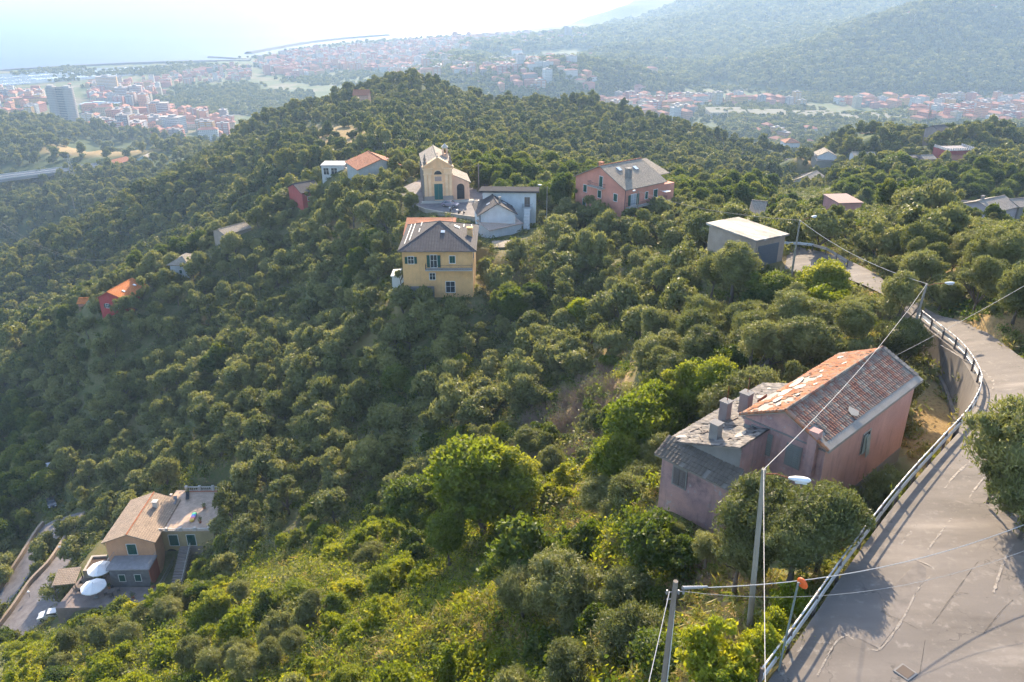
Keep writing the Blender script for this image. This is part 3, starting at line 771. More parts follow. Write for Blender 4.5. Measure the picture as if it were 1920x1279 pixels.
# loose boards and slabs lying about the roof
def scrap(par, x, y, z, w, h, ang, tilt=0, name='loose_board', mat=None, thick=.03):
    b = MB(); b.push(T(x, y, z) @ Matrix.Rotation(tilt, 4, 'X') @ RZ(ang))
    n = 7; P = []
    for k in range(n):
        a = 2 * PI * k / n; r = 1 + (random.random() - .5) * .5
        P.append((math.cos(a) * w / 2 * r, math.sin(a) * h / 2 * r, 0))
    b.slab(P, thick); return b.build(name, [mat or BOARD], par)
tl = -math.atan2(1.53, 3.13)
for (x, y, w, h) in ((1.5, 4.5, .9, .3), (2.6, 5.2, 1.3, .5), (4.2, 5.5, 1.6, .8), (5.3, 5.0, 1.1, .9), (6.1, 5.8, 1.2, .7), (7.5, 4.7, .8, .35), (7.0, 5.9, 1.5, .5), (9.0, 5.3, .6, .3), (10.6, 4.4, .5, .35), (3.4, 4.2, .5, .3), (12.6, 5.6, .6, .5), (5.6, 4.1, .5, .3)):
    scrap(roofb, x, y, 8.5 - (y - RY) * .49 + .11, w, h, random.random() * .5, tl)
scrap(roofb, 4.9, .85, 7.56, .9, .75, .5, math.atan2(1.6, 3.27), 'loose_board')
# wing
b = MB()
wx0, wx1, wy0, wy1 = -4.0, 9.4, 4.3, 9.6
def wz(y): return 4.55 + (10 - y) * .36
b.face([(wx0, wy1, -3), (wx0, wy0, -3), (wx0, wy0, 4.3), (wx0, wy1, 4.3)], 0)
b.face([(wx1, wy1, -3), (wx0, wy1, -3), (wx0, wy1, wz(wy1)), (wx1, wy1, wz(wy1))], 0)
b.face([(wx0, wy0, -3), (WX0 - .004, wy0, -3), (WX0 - .004, wy0, wz(wy0)), (wx0 + 1, wy0, wz(wy0)), (wx0 + 1, wy0, 4.9), (wx0, wy0, 4.3)], 0)
b.face([(wx1, WY1, -3), (wx1, wy1, -3), (wx1, wy1, wz(wy1)), (wx1, WY1, wz(WY1))], 0)
b.face([(wx0 + 1, wy1, 4.6), (wx0 + 1, wy0, 4.6), (wx0 + 1, wy0, wz(wy0)), (wx0 + 1, wy1, wz(wy1))], 1)
b.build('wing_walls', [FLAKE, CONC], ruin)
b = MB()
b.slab([(9.6, 10.05, wz(10.05)), (-3.2, 10.05, wz(10.05)), (-3.2, WY1 + .04, wz(WY1 + .04)), (9.6, WY1 + .04, wz(WY1 + .04))], .1)
b.slab([(WX0 - .05, WY1 + .04, wz(WY1 + .04)), (-3.2, WY1 + .04, wz(WY1 + .04)), (-3.2, wy0, wz(wy0)), (WX0 - .05, wy0, wz(wy0))], .1)
wr = b.build('wing_roof', [BSLATE], ruin)
dirw = Vector((0, -1, .36)).normalized()
tiles('slate_cover', wr, (-3.2, 10.05, wz(10.05) + .02), (1, 0, 0), dirw, 40, 12, .32, .335, [BSLATE], lambda u, v: .25 if (u < .3 and .1 < v < .9 and mnoise.noise(Vector((u * 9, v * 3, 0))) > .1) else .02, .03, thick=.03)
tiles('slate_cover', wr, (-3.2, WY1 + .05, wz(WY1 + .05) + .02), (1, 0, 0), dirw, 10, 6, .345, .335, [BSLATE], lambda u, v: .08, .03, thick=.03)
b = MB(); b.slab([(-4.5, 9.95, 4.12), (-4.5, 3.9, 4.12), (-2.97, 3.9, 4.95), (-2.97, 9.95, 4.95)], .1); sk = b.build('skirt_roof', [BSLATE], ruin)
tiles('slate_cover', sk, (-4.5, 9.95, 4.14), (0, -1, 0), (1.53, 0, .83), 20, 5, .3, .35, [flat('dark_wet_slate', (.135, .115, .095), .9, .1)], lambda u, v: .05, .02, thick=.04)  # slate in a darker tone than the wing roof above
for (x, y, w, h) in ((-2.3, 9.3, .9, .5), (-1.2, 5.6, 1.3, .6), (0.6, 8.4, .7, .4), (6.2, 8.3, .9, .6), (7.4, 7.2, 1.1, .5), (8.2, 8.8, .5, .3), (-.9, 7.2, .7, .2), (4.3, 9.0, .6, .3)):
    scrap(wr, x, y, wz(y) + .1, w, h, random.random() * 2, -math.atan(.36))
for k in range(16):
    x = -2.6 + random.random() * 4.2; y = 6.6 + random.random() * 2.6; a = random.random() * PI
    b = MB(); b.push(T(x, y, wz(y) + .12) @ Matrix.Rotation(-math.atan(.36), 4, 'X') @ RZ(a)); b.box(-.5, -.04, -.02, .5, .04, .04); b.build('fallen_batten', [WOOD], wr)
def pipe_chimney(x, y, z0, z1, w, rod=None):
    o = chimney(ruin, x, y, z0, z1, w, plaster('sooty_render', (.24, .205, .20), (.1, .08, .08), .5) if rod else CONC, cap=False)
    b = MB(); b.box(x - w / 2 - .06, y - w / 2 - .06, z1, x + w / 2 + .06, y + w / 2 + .06, z1 + .08); b.build('chimney_cap', [CONC], o)
    if rod: 
        b = MB(); b.tube((x + .1, y, z1), (x + .1, y, z1 + rod), .025, n=5); b.build('rusty_rod', [flat('rust', (.2, .07, .04), .9)], o)
pipe_chimney(-2.1, 6.85, 5.0, 6.9, .62)
pipe_chimney(1.3, 8.3, 4.9, 6.7, .62, 1.2)
pipe_chimney(3.3, 7.9, 4.9, 6.8, .7, 1.2)
b = MB()
for k in range(9): b.box(3.2 + k * .14, 6.9, 5.2, 3.26 + k * .14, 6.96, 6.7)
b.build('rusty_grille', [flat('rust', (.2, .07, .04), .9)], ruin)
o = chimney(ruin, .25, 1.15, 4.6, 7.9, .62, FLAKE, cap=False)
# openings
MR = wallm('F', 1, 1, 0, WY0)
w_ = window(ruin, MR, 6.6, 4.0, 1.05, 1.5, 'none', frm=STONE, mun=False, label='window with a torn leaning shutter', pane=flat('dark_room', (.02, .02, .02), .9))  # flat dark pane painted as the shade inside the opening
b = MB(); b.push(MR @ T(6.95, -.18, 3.55) @ Matrix.Rotation(math.radians(-14), 4, 'Y')); b.box(-.28, -.04, 0, .26, 0, 1.9); b.build('shutter', [flat('flaking_green_paint', (.3, .34, .3), .9, .1, 0, .4)], w_)
b = MB(); b.push(MR @ T(6.25, -.12, 4.0)); b.box(-.25, -.04, 0, .25, 0, 1.5); b.build('shutter', [flat('flaking_green_paint', (.3, .34, .3), .9, .1, 0, .4)], w_)
ML = T(WX0, WY1, 0) @ RZ(-PI / 2)
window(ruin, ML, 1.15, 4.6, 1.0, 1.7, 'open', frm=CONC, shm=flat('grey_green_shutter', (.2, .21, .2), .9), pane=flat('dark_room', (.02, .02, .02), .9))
window(ruin, ML, 3.8, 4.6, .9, 1.5, 'closed', frm=CONC, shm=flat('grey_green_shutter', (.2, .21, .2), .9), pane=flat('dark_room', (.02, .02, .02), .9))
MW = T(wx0, wy1, 0) @ RZ(-PI / 2)
window(ruin, MW, 1.55, 2.2, 1.0, 1.35, 'closed', frm=CONC, shm=flat('grey_weathered_shutter', (.14, .12, .115), .9))
b = MB()
for z in (6.62,): b.box(WX0 - .06, WY0, z, WX0 - .0, WY1, z + .1)
b.build('string_course', [CONC], ruin)

# ------------------------------------------------------------------ garage
GB = plaster('garage_plaster', (.36, .30, .25), (.16, .13, .11), .4)
gp = at(1418, 451, 203.6); gq = at(1473, 440, 203.6); gl = at(1330, 420, 203.6)
(o_, yaw, W_) = fr(gp, gq); D_ = math.hypot(gl[0] - gp[0], gl[1] - gp[1]); 
garage = thing('garage', 'low flat roofed garage with a wide grey door beside the far road bend', 'garage', (*o_, 199.8), yaw)
walls(garage, W_, D_, 3.7, GB)
b = MB(); b.box(-.35, -.35, 3.7, W_ + .35, D_ + .35, 3.95, 0)
m, nt, out = mk('patched_roof_felt'); N = NT(nt); g = N.n('ShaderNodeTexCoord').outputs['Object']
c = N.ramp(N.noise(N.vscale(g, (1, .35, 1)), .45, 5, .6), [(.35, (.13, .115, .105)), (.48, (.26, .235, .21)), (.55, (.5, .47, .43)), (.75, (.36, .33, .3))]); principled(N, out, c, .75, .25)
b.build('roof', [m], garage)
b = MB(); b.box(-.02, D_ * .5, 1.2, -.005, D_ * .5 + 1.0, 2.0); b.build('side_vent', [IRON], garage)
b = MB(); b.box(.55, -.06, 0, W_ * .8, .02, 2.9)
for k in range(9): b.box(.56, -.085, .1 + k * .31, W_ * .8 - .01, -.061, .32 + k * .31)
b.build('garage_door', [flat('blue_grey_door', (.11, .125, .145), .6)], garage)

# ------------------------------------------------------------------ yellow house
YEL = plaster('ochre_plaster', (.70, .42, .19), (.3, .22, .14), .35)
yh = thing('yellow_house', 'ochre yellow house with a dark pyramid roof and green shutters below the church', 'house', (-20.0, 138.3, 181.2), math.radians(0.5))
YW, YD, YE = 12.8, 15.6, 8.9
walls(yh, YW, YD, YE, YEL)
b = MB(); b.box(.6, -.05, -3, 5.6, .02, 1.9, 0); b.build('grey_render_base', [CONC], yh)
yr = hip_roof(yh, YW, YD, YE, 3.2, SLATE, ov=.75)
MF = wallm('F', YW, YD)
window(yh, MF, 1.55, 6.3, 1.0, 1.35, 'open')
window(yh, MF, 5.7, 5.6, 1.15, 2.35, 'open', name='balcony_door')
window(yh, MF, 9.1, 6.4, 1.0, 1.35, 'closed')
window(yh, MF, 5.35, 3.2, 1.0, 1.25, 'none')
window(yh, MF, 8.6, .7, 1.6, 2.1, 'none')
MRr = wallm('R', YW, YD)
window(yh, MRr, 3.5, 6.2, 1.0, 1.4); window(yh, MRr, 9, 6.2, 1.0, 1.4)
MLl = wallm('L', YW, YD); window(yh, MLl, 4, 6.2, 1.0, 1.4); window(yh, MLl, 11.5, 6.2, 1.0, 1.4); window(yh, MLl, 13.5, 3.0, 1.0, 1.4)
balcony(yh, MF, 4.2, YW - .05, 1.3, 5.45)
chimney(yh, 12.1, 7.0, YE, YE + 1.9, 1.0, YEL)
nL, nR = (-3.2, 0, 7.1), (3.2, 0, 7.1)
def ryz(x, y):   # height of the pyramid roof
    return YE + 3.2 * min((x + .75) / (YW / 2 + .75), (YW + .75 - x) / (YW / 2 + .75), (y + .75) / (YD / 2 + .75), (YD + .75 - y) / (YD / 2 + .75))
for (x0, y0, x1, y1) in ((.3, 2.0, .3, 14.5), (1.1, 3.0, 1.1, 13.8), (2.6, 6, 2.6, 8.2), (2.6, 10.2, 2.6, 12.6), (12.2, 9, 12.2, 14), (10.8, 10, 10.8, 12)):
    b = MB(); b.box(x0 - .05, y0, ryz(x0, YD / 2) + .02, x0 + .05, y1, ryz(x0, YD / 2) + .16); b.build('snow_guard', [WHITE], yr)
skylight(yr, (7.2, 4.6, ryz(7.2, 4.6)), (0, -3.2, 8.5), .8, .8); skylight(yr, (9.6, 8.6, ryz(9.6, 8.6)), (3.2, 0, 7.1), .9, 1.1)
b = MB(); b.tube((8.5, 12, YE + 1.5), (8.5, 12, YE + 5.5), .04, n=5); b.tube((7.9, 12, YE + 5.2), (9.1, 12, YE + 5.2), .03, n=4); b.tube((8.1, 12, YE + 4.8), (8.9, 12, YE + 4.8), .03, n=4); b.build('aerial', [GREY], yh)
# orange annex behind
ann = thing('orange_roofed_annex', 'low annex with an orange tile roof behind the yellow house', 'house', (-21.5, 155.3, 179.9), math.radians(.5))
walls(ann, 9.5, 7, 8.0, YEL); b = MB(); b.slab([(-.5, -.4, 8.0), (9.9, -.4, 8.9), (9.9, 7.5, 9.4), (-.5, 7.5, 9.4)], .15); b.build('roof', [TERRA], ann)
window(ann, wallm('L', 9.5, 7), 3, 5, 1, 1.3)
tank = thing('white_shed', 'small white shed just left of the yellow house roof', 'shed', (-23.6, 147.5, g1(-22.5, 147.5) + .1), 0)
walls(tank, 2.4, 3.6, 2.6, flat('white_wash', (.55, .56, .55), .8), zb=-1); b = MB(); b.slab([(-.2, -.2, 2.65), (2.6, -.2, 2.85), (2.6, 3.8, 2.85), (-.2, 3.8, 2.65)], .12); b.build('roof', [WHITE], tank)

# ------------------------------------------------------------------ pink apartment house
PK = plaster('salmon_plaster', (.60, .27, .20), (.3, .17, .15), .3)
(o_, yaw, PWd) = fr(at(1080, 329.5, 193.9), at(1173, 354, 193.9))
pk = thing('pink_apartment_house', 'big salmon pink three storey house with a grey lichened roof behind the olive trees', 'house', (*o_, 184.8), yaw)
PD, PE, PR = 12.3, 9.0, 3.6
walls(pk, PWd, PD, PE, PK, 'y', PR)
prf = gable_roof(pk, PWd, PD, PE, PR, LICHEN, 'y', ov=.5, rmat=TERRA)
b = MB(); b.box(PWd * .42, PD + .02, -3, PWd, PD + 3.4, 8.2, 0)
b.build('rear_wing', [PK], pk)
b = MB(); b.slab([(PWd * .42 - .3, PD + .6, PE + 3.1), (PWd + .4 - 2.3, PD + .6, PE + 1.0), (PWd + .4 - 2.3, PD + 3.8, PE + 1.0), (PWd * .42 - .3, PD + 3.8, PE + 3.1)], .15); b.build('rear_roof', [LICHEN], pk)
MF = wallm('F', PWd, PD)
for x, z in ((3.2, 6.0), (7.9, 5.6), (12.9, 5.8), (3.1, 2.7), (7.8, 2.4)): window(pk, MF, x, z, 1.05, 1.6)
window(pk, MF, 8.2, 8.1, 1.0, 2.3, name='balcony_door'); balcony(pk, MF, 5.0, 9.6, 1.2, 8.0)
MRr = wallm('R', PWd, PD)
window(pk, MRr, 2.6, 5.1, 1.6, 2.4, 'open', name='balcony_door', pane=flat('grey_curtain', (.35, .37, .4), .7)); window(pk, MRr, 6.7, 5.9, .8, 1.5); window(pk, MRr, 9.6, 5.1, 1.2, 2.4, name='balcony_door')
window(pk, MRr, 6.7, 2.6, .8, 1.3); window(pk, MRr, 9.6, 2.0, 1.2, 2.3, name='balcony_door'); window(pk, MRr, 2.6, 1.8, 1.0, 1.5)
balcony(pk, MRr, .4, PD - .1, 1.3, 4.95); balcony(pk, MRr, 3.9, PD - .1, 1.3, 1.85)
balcony(pk, wallm('L', PWd, PD), .5, 11, 1.2, 4.95); balcony(pk, wallm('L', PWd, PD), .5, 11, 1.2, 7.8)
chimney(prf, PWd * .8, 3.9, PE, PE + 3.2, 1.1, CONC); chimney(prf, 4.4, 3.6, PE + 1.5, PE + 3.2, .9, TERRA)
k_ = PR / (PWd / 2)
for (x, y) in ((10.0, 3.6), (10.6, 8.2)): skylight(prf, (x, y, PE + (PWd - x) * k_ + .2), (k_, 0, 1), 1.0, 1.3)
gutter(pk, (PWd + .12, -.1, PE), (PWd + .12, -.1, -1), 'downpipe')
b = MB(); b.box(PWd + 1.6, PD - 2.4, 7.3, PWd + 2.6, PD - .6, 7.35); b.tube((PWd + .2, PD - 1.5, 7.2), (PWd + 2.2, PD - 1.5, 7.32), .03); b.build('awning', [WHITE], pk)

# ------------------------------------------------------------------ white house cluster
WH = plaster('white_plaster', (.62, .66, .68), (.4, .42, .42), .2)
wp0, wp1 = at(905, 359, 190.6), at(1005, 360, 190.6)
(o_, yaw, WW) = fr(wp0, wp1)
wb = thing('white_flat_roofed_house', 'white house with a dark overhanging flat roof and an outside stair', 'house', (*o_, 183.2), yaw)
b = MB(); b.face([(0, 0, -3), (WW, 0, -3), (WW, 0, 7.2), (0, 0, 7.2)]); b.face([(WW, 0, -3), (WW, 7.5, -3), (WW, 7.5, 6.3), (WW, 0, 7.2)]); b.face([(0, 7.5, -3), (0, 0, -3), (0, 0, 7.2), (0, 7.5, 6.3)]); b.face([(WW, 7.5, -3), (0, 7.5, -3), (0, 7.5, 6.3), (WW, 7.5, 6.3)]); b.build('walls', [WH], wb)
b = MB(); b.slab([(-.9, -.9, 7.75), (WW + .7, -.9, 7.75), (WW + .7, 8.3, 6.6), (-.9, 8.3, 6.6)], .42); b.build('roof', [flat('dark_roof_edge', (.07, .068, .07), .98, .0)], wb)
MF = wallm('F', WW, 7.5)
door(wb, MF, WW - 2.0, 3.9, .95, 2.1, WOOD, WOOD); window(wb, wallm('L', WW, 7.5), 4, 3.5, 1.1, 1.5)
b = MB(); b.box(WW - 3.0, -1.6, 3.7, WW - .8, -.0, 3.88)
for k in range(17): b.box(WW - 2.7, -1.6 - .27 * (k + 1), 3.6 - .26 * (k + 1), WW - 1.3, -1.6 - .27 * k, 3.7 - .26 * k)
st = b.build('outside_stair', [WHITE], wb)
railing(st, MF, WW - 3.0, WW - .8, 1.6, 3.88, .95, GREY)
b = MB()
for x in (WW - 2.72, WW - 1.28):
    b.tube((x, -1.6, 4.8), (x, -6.2, .4), .03, n=5)
    for k in range(6): b.tube((x, -1.6 - .92 * k, 4.8 - .88 * k), (x, -1.6 - .92 * k, 3.7 - .88 * k), .02, n=4)
b.build('handrail', [GREY], st)
(o_, yaw, GW) = fr(at(899, 402, 187.6), at(966, 399, 187.6))
wg = thing('white_gabled_house', 'white gabled house with a dark grey roof beside the church square', 'house', (*o_, 181.5), yaw)
walls(wg, GW, 9, 6.0, WH, 'y', 2.3); gr_ = gable_roof(wg, GW, 9, 6.0, 2.3, SLATE, 'y', ov=.5)
chimney(gr_, GW * .5 + .9, 2.4, 7.6, 8.9, .45, CONC); skylight(gr_, (GW * .3, 3, 7.5), (-.55, 0, 1), .7, .9); skylight(gr_, (GW * .78, 4.5, 7.15), (.55, 0, 1), .8, 1.3)
gutter(wg, (.1, -.1, 5.8), (.1, -.1, -2), 'downpipe', .1)
window(wg, wallm('L', GW, 9), 6, 2.8, 1, 1.4)
(o_, yaw, SW) = fr(at(918, 431, 185.0), at(978, 418, 185.0))
ws = thing('white_lean_to', 'white lean-to with a pale corrugated roof in front of the white gabled house', 'shed', (*o_, 181.0), yaw)
b = MB(); b.face([(0, 0, -3), (SW, 0, -3), (SW, 0, 3.9), (0, 0, 3.9)]); b.face([(SW, 0, -3), (SW, 4.5, -3), (SW, 4.5, 4.9), (SW, 0, 3.9)]); b.face([(0, 4.5, -3), (0, 0, -3), (0, 0, 3.9), (0, 4.5, 4.9)]); b.face([(SW, 4.5, -3), (0, 4.5, -3), (0, 4.5, 4.9), (SW, 4.5, 4.9)])
b.build('walls', [WH], ws)
b = MB(); b.slab([(-.3, -.35, 3.95), (SW + .3, -.35, 3.95), (SW + .3, 4.8, 5.1), (-.3, 4.8, 5.1)], .1)
rr = b.build('roof', [tilemat('pale_corrugated', (.55, .42, .34), (.6, .47, .38), (.4, .3, .25), course=3, width=.3, amt=.15)], ws)
b = MB()
for k in range(22): b.box(-.2 + k * .36, -.2, 4.02 + .0, -.17 + k * .36, 0, 4.5)
railing(ws, T(0, 4.6, 0), -.2, SW, 0, 5.05, .9, WHITE, sides=False)
# low annexe below with a green door
st2 = at(928, 470, 183.5)
lo = thing('stone_outhouse', 'low stone outhouse with a green door under the white houses', 'shed', (st2[0], st2[1], 181.5), 0.1)
walls(lo, 6.5, 4, 2.6, CONC); b = MB(); b.box(-.3, -.3, 2.6, 6.8, 4.3, 2.8); b.build('roof', [LICHEN], lo); door(lo, wallm('F', 6.5, 4), 1.5, 0, .9, 2.0)

# ------------------------------------------------------------------ church
CH = plaster('cream_church_plaster', (.78, .49, .27), (.3, .22, .16), .25); CHP = plaster('pink_chapel_plaster', (.72, .45, .30), (.3, .2, .16), .25); CREAM = plaster('pale_church_trim', (.80, .55, .33), (.35, .28, .2), .25)
(o_, yaw, CW) = fr(at(797, 378, 184), at(849, 376, 184))
ch = thing('church', 'small baroque cream church with a pediment and green door on the hilltop square', 'church', (*o_, 184.0), yaw)
CD, CE, CR = 17.0, 8.6, 1.9
walls(ch, CW, CD, CE, [CH], 'y', CR)
gable_roof(ch, CW, CD - 1, CE, CR, PALEROOF, 'y', ov=.3, oy=.9)
# façade dress
MF = wallm('F', CW, CD)
b = MB()
for x in (.05, 1.0, CW - 1.75, CW - .8): b.box(x, -.22, 1.3, x + .75, 0, CE - 1.9)
b.build('pilasters', [CREAM], ch)
b = MB(); b.box(-.15, -.35, 0, CW / 2 - 1.05, -.005, 1.3); b.box(CW / 2 + 1.05, -.35, 0, CW + .15, -.005, 1.3); b.build('stone_plinth', [plaster('grey_stone_plinth', (.33, .28, .24))], ch)
b = MB()
for (x0, x1) in ((-.15, 2.15), (CW - 2.15, CW + .15)):
    b.box(x0, -.4, CE - 1.9, x1, 0, CE - 1.6); b.box(x0 + .1, -.24, CE - 1.6, x1 - .1, 0, CE - .55); b.box(x0 - .2, -.6, CE - .55, x1 + .2, 0, CE - .25)
b.build('entablature', [CREAM], ch)
b = MB()
P0, P1, P2 = (-.45, CE - .25), (CW / 2, CE + 2.15), (CW + .45, CE - .25)
b.face([(P0[0], -.18, P0[1]), (P2[0], -.18, P2[1]), (P1[0], -.18, P1[1])], 0)
b.face([(P0[0], .9, P0[1]), (P1[0], .9, P1[1]), (P2[0], .9, P2[1])], 0)
for a, c in ((P0, P1), (P1, P2)):
    q = [(a[0], -.62, a[1] + .05), (c[0], -.62, c[1] + .05), (c[0], .95, c[1] + .05), (a[0], .95, a[1] + .05)]
    b.slab([(p[0], p[1], p[2] + .28) for p in q], .3, 1)
b.build('pediment', [CH, CREAM], ch)
# lunette, inscription panel, door
b = MB(); n = 12; cx, z0, r = CW / 2, CE - 1.9, .95
b.face([(cx + r * math.cos(PI * k / n), -.05, z0 + r * math.sin(PI * k / n)) for k in range(n + 1)][::-1][::-1], 0)
lu = b.build('lunette_window', [GLASS], ch)
b = MB()
for k in range(n):
    a, c = PI * k / n, PI * (k + 1) / n
    b.face([(cx + (r + .02) * math.cos(a), -.09, z0 + (r + .02) * math.sin(a)), (cx + (r + .2) * math.cos(a), -.09, z0 + (r + .2) * math.sin(a)), (cx + (r + .2) * math.cos(c), -.09, z0 + (r + .2) * math.sin(c)), (cx + (r + .02) * math.cos(c), -.09, z0 + (r + .02) * math.sin(c))])
b.box(cx - r - .2, -.1, z0 - .18, cx + r + .2, 0, z0 - .02); b.build('window_surround', [CREAM], lu)
b = MB(); b.box(cx - .98, -.08, 4.95, cx + .98, 0, 6.3, 0); b.box(cx - .85, -.1, 5.05, cx + .85, -.081, 6.2, 1)
m, nt, out = mk('weathered_inscription'); N = NT(nt); uv = N.n('ShaderNodeTexCoord').outputs['UV']
c = N.ramp(N.noise(N.vscale(uv, (5, 9, 1)), 1.2, 4), [(.42, (.2, .15, .14)), (.55, (.42, .33, .28))]); principled(N, out, c, .9, .1)
b.build('inscription_panel', [CREAM, m], ch)
dr = door(ch, MF, cx, .35, 2.1, 4.0, flat('church_door_green', (.02, .11, .1), .55), CREAM)
b = MB(); b.box(cx - 1.5, -.4, 4.55, cx + 1.5, 0, 4.75); b.build('door_cornice', [CREAM], ch)
for k in range(1): pass
b = MB(); b.prism([(-.8, -1.6), (CW + 5.4, -1.6), (CW + 5.4, -.36), (-.8, -.36)], -.3, .22); b.prism([(-1.2, -2.0), (CW + 5.8, -2.0), (CW + 5.8, -1.61), (-1.2, -1.61)], -.3, .1); b.build('steps', [STONE], ch)
for x in (.35, CW - .35):
    b = MB(); b.push(T(x, .35, CE - .1)); b.box(-.4, -.4, 0, .4, .4, .9); b.revolve([(.42, .9), (.5, 1.2), (.26, 1.5), (.4, 1.9), (.16, 2.5), (.2, 2.7), (.02, 3.4)], 8); b.build('pinnacle', [plaster('grey_weathered_pinnacle', (.22, .18, .15))], ch)
b = MB(); b.push(T(CW / 2, .2, CE + 2.3)); b.box(-.25, -.25, 0, .25, .25, .35); b.box(-.04, -.04, .35, .04, .04, 1.2); b.box(-.28, -.035, .82, .28, .035, .9); b.build('cross', [CONC], ch)
bt = MB(); bt.push(T(CW - 1.0, 8.5, 0)); bt.push(Matrix.Diagonal((.72, .72, 1, 1)) @ T(0, 0, -.9)); bt.box(-.95, -.95, CE - 1, .95, .95, CE + 2.4, 0)
for sx in (-1, 1):
    for sy in (-1, 1): bt.box(sx * .7 - .25, sy * .7 - .25, CE + 2.4, sx * .7 + .25, sy * .7 + .25, CE + 3.9, 0)
bt.box(-1.1, -1.1, CE + 3.9, 1.1, 1.1, CE + 4.2, 1)
bt.face([(-1, -1, CE + 4.2), (1, -1, CE + 4.2), (0, 0, CE + 5.0)], 1); bt.face([(1, -1, CE + 4.2), (1, 1, CE + 4.2), (0, 0, CE + 5.0)], 1); bt.face([(1, 1, CE + 4.2), (-1, 1, CE + 4.2), (0, 0, CE + 5.0)], 1); bt.face([(-1, 1, CE + 4.2), (-1, -1, CE + 4.2), (0, 0, CE + 5.0)], 1)
tw = bt.build('bell_tower', [CHP, STONE], ch)
b = MB(); b.push(T(CW - 1.0, 8.5, CE + 1.7) @ Matrix.Diagonal((.8, .8, 1, 1))); b.revolve([(.42, 0), (.36, .15), (.28, .6), (.12, .85), (0, .9)], 10); b.build('bell', [flat('bronze', (.12, .09, .05), .4, .5, .8)], tw)
b = MB(); b.box(CW, .5, -1, CW + 4.3, 9.5, 4.4, 0)
b.build('side_chapel_walls', [CHP], ch)
b = MB(); b.slab([(CW + 4.7, .1, 4.45), (CW + 4.7, 9.9, 4.45), (CW + .01, 9.9, 6.6), (CW + .01, .1, 6.6)], .18); b.build('side_chapel_roof', [PALEROOF], ch)
b = MB(); b.face([(CW, .49, 4.4), (CW + 4.3, .49, 4.4), (CW, .49, 6.3)], 0); b.build('side_chapel_gable', [CHP], ch)
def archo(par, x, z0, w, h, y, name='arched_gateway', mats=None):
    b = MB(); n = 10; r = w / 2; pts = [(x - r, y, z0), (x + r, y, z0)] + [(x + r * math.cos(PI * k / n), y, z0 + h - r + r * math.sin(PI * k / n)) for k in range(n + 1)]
    b.face(pts, 0); o = b.build(name, mats or [flat('dark_room', (.03, .03, .035), .9)], par)  # flat dark face painted as the shade inside the arch
    b = MB()
    for k in range(7): b.tube((x - r + w * (k + .5) / 7, y - .05, z0), (x - r + w * (k + .5) / 7, y - .05, z0 + h * .55), .025, n=4)
    b.tube((x - r, y - .05, z0 + h * .55), (x + r, y - .05, z0 + h * .55), .03, n=4); b.build('gate_bars', [IRON], o)
    return o
archo(ch, CW + 2.1, .22, 1.9, 3.9, .46)
MLl = wallm('L', CW, CD)
for x in (5.0, 11.5): window(ch, MLl, x, 5.4, .9, 1.4, 'none')
b = MB()
for x in (.0, 4.2, 8.4, 12.6): b.box(-.35, x + .2, -1, -.004, x + .9, 7.6)
b.build('buttresses', [CONC], ch)

# ------------------------------------------------------------------ church square: paving, parapet, steps
b = MB(); b.face([(p[0], p[1], 183.94) for p in SQ]); sqo = b.build('church_square', [PAVE]); tag(sqo, kind='structure')
b = MB()
for a, c in zip(SQ[:5], SQ[1:5]):
    d = Vector((c[0] - a[0], c[1] - a[1], 0)); nrm = Vector((d.y, -d.x, 0)).normalized() * .35
    b.prism([(a[0] + nrm.x, a[1] + nrm.y), (c[0] + nrm.x, c[1] + nrm.y), (c[0], c[1]), (a[0], a[1])], 179.5, 184.75)
pw = b.build('parapet_wall', [plaster('parapet_stone', (.4, .36, .3), (.2, .18, .15), .6)]); tag(pw, 'pale stone retaining wall with parapet round the front of the church square', 'wall')
# ------------------------------------------------------------------ vegetation
def leafmat(name, stops, trans=.35, tcol=None, rough=.6, wv=.40, wn_=.5):
    m, nt, out = mk(name); N = NT(nt)
    rn = N.n('ShaderNodeAttribute', attribute_name='rnd').outputs['Fac']
    oi = N.n('ShaderNodeObjectInfo').outputs['Random']
    nz = N.noise(N.n('ShaderNodeNewGeometry').outputs['Position'], .05, 3, .5)
    f = N.math('ADD', N.math('MULTIPLY', rn, .42), N.math('ADD', N.math('MULTIPLY', oi, wv), N.math('MULTIPLY', N.math('SUBTRACT', nz, .32), wn_)))
    c = N.ramp(f, stops)
    p = N.n('ShaderNodeBsdfPrincipled'); N.l(c, p.inputs['Base Color']); p.inputs['Roughness'].default_value = rough; p.inputs['Specular IOR Level'].default_value = .25
    t = N.n('ShaderNodeBsdfTranslucent')
    tc = N.mix(1, c, tcol or (1.6, 1.5, .7), 'MULTIPLY'); N.l(tc, t.inputs['Color'])
    mx = N.n('ShaderNodeMixShader'); mx.inputs[0].default_value = trans
    N.l(p.outputs[0], mx.inputs[1]); N.l(t.outputs[0], mx.inputs[2]); N.l(mx.outputs[0], out.inputs[0])
    return m
OLIVE = leafmat('olive_leaves', [(.1, (.08, .092, .032)), (.4, (.145, .156, .056)), (.65, (.215, .215, .08)), (.95, (.31, .29, .12))], .3, (1.3, 1.35, .8))
BROAD = leafmat('broad_leaves', [(.1, (.032, .056, .012)), (.4, (.065, .10, .018)), (.65, (.11, .145, .028)), (.95, (.20, .205, .045))], .4)
FOREST = leafmat('forest_leaves', [(.1, (.028, .048, .014)), (.4, (.062, .088, .022)), (.65, (.115, .135, .034)), (.95, (.20, .20, .055))], .3, None, .6, .55, 1.0)
BRIGHT = leafmat('bright_leaves', [(.1, (.085, .125, .012)), (.4, (.16, .20, .018)), (.7, (.25, .27, .025)), (.95, (.38, .34, .035))], .42)
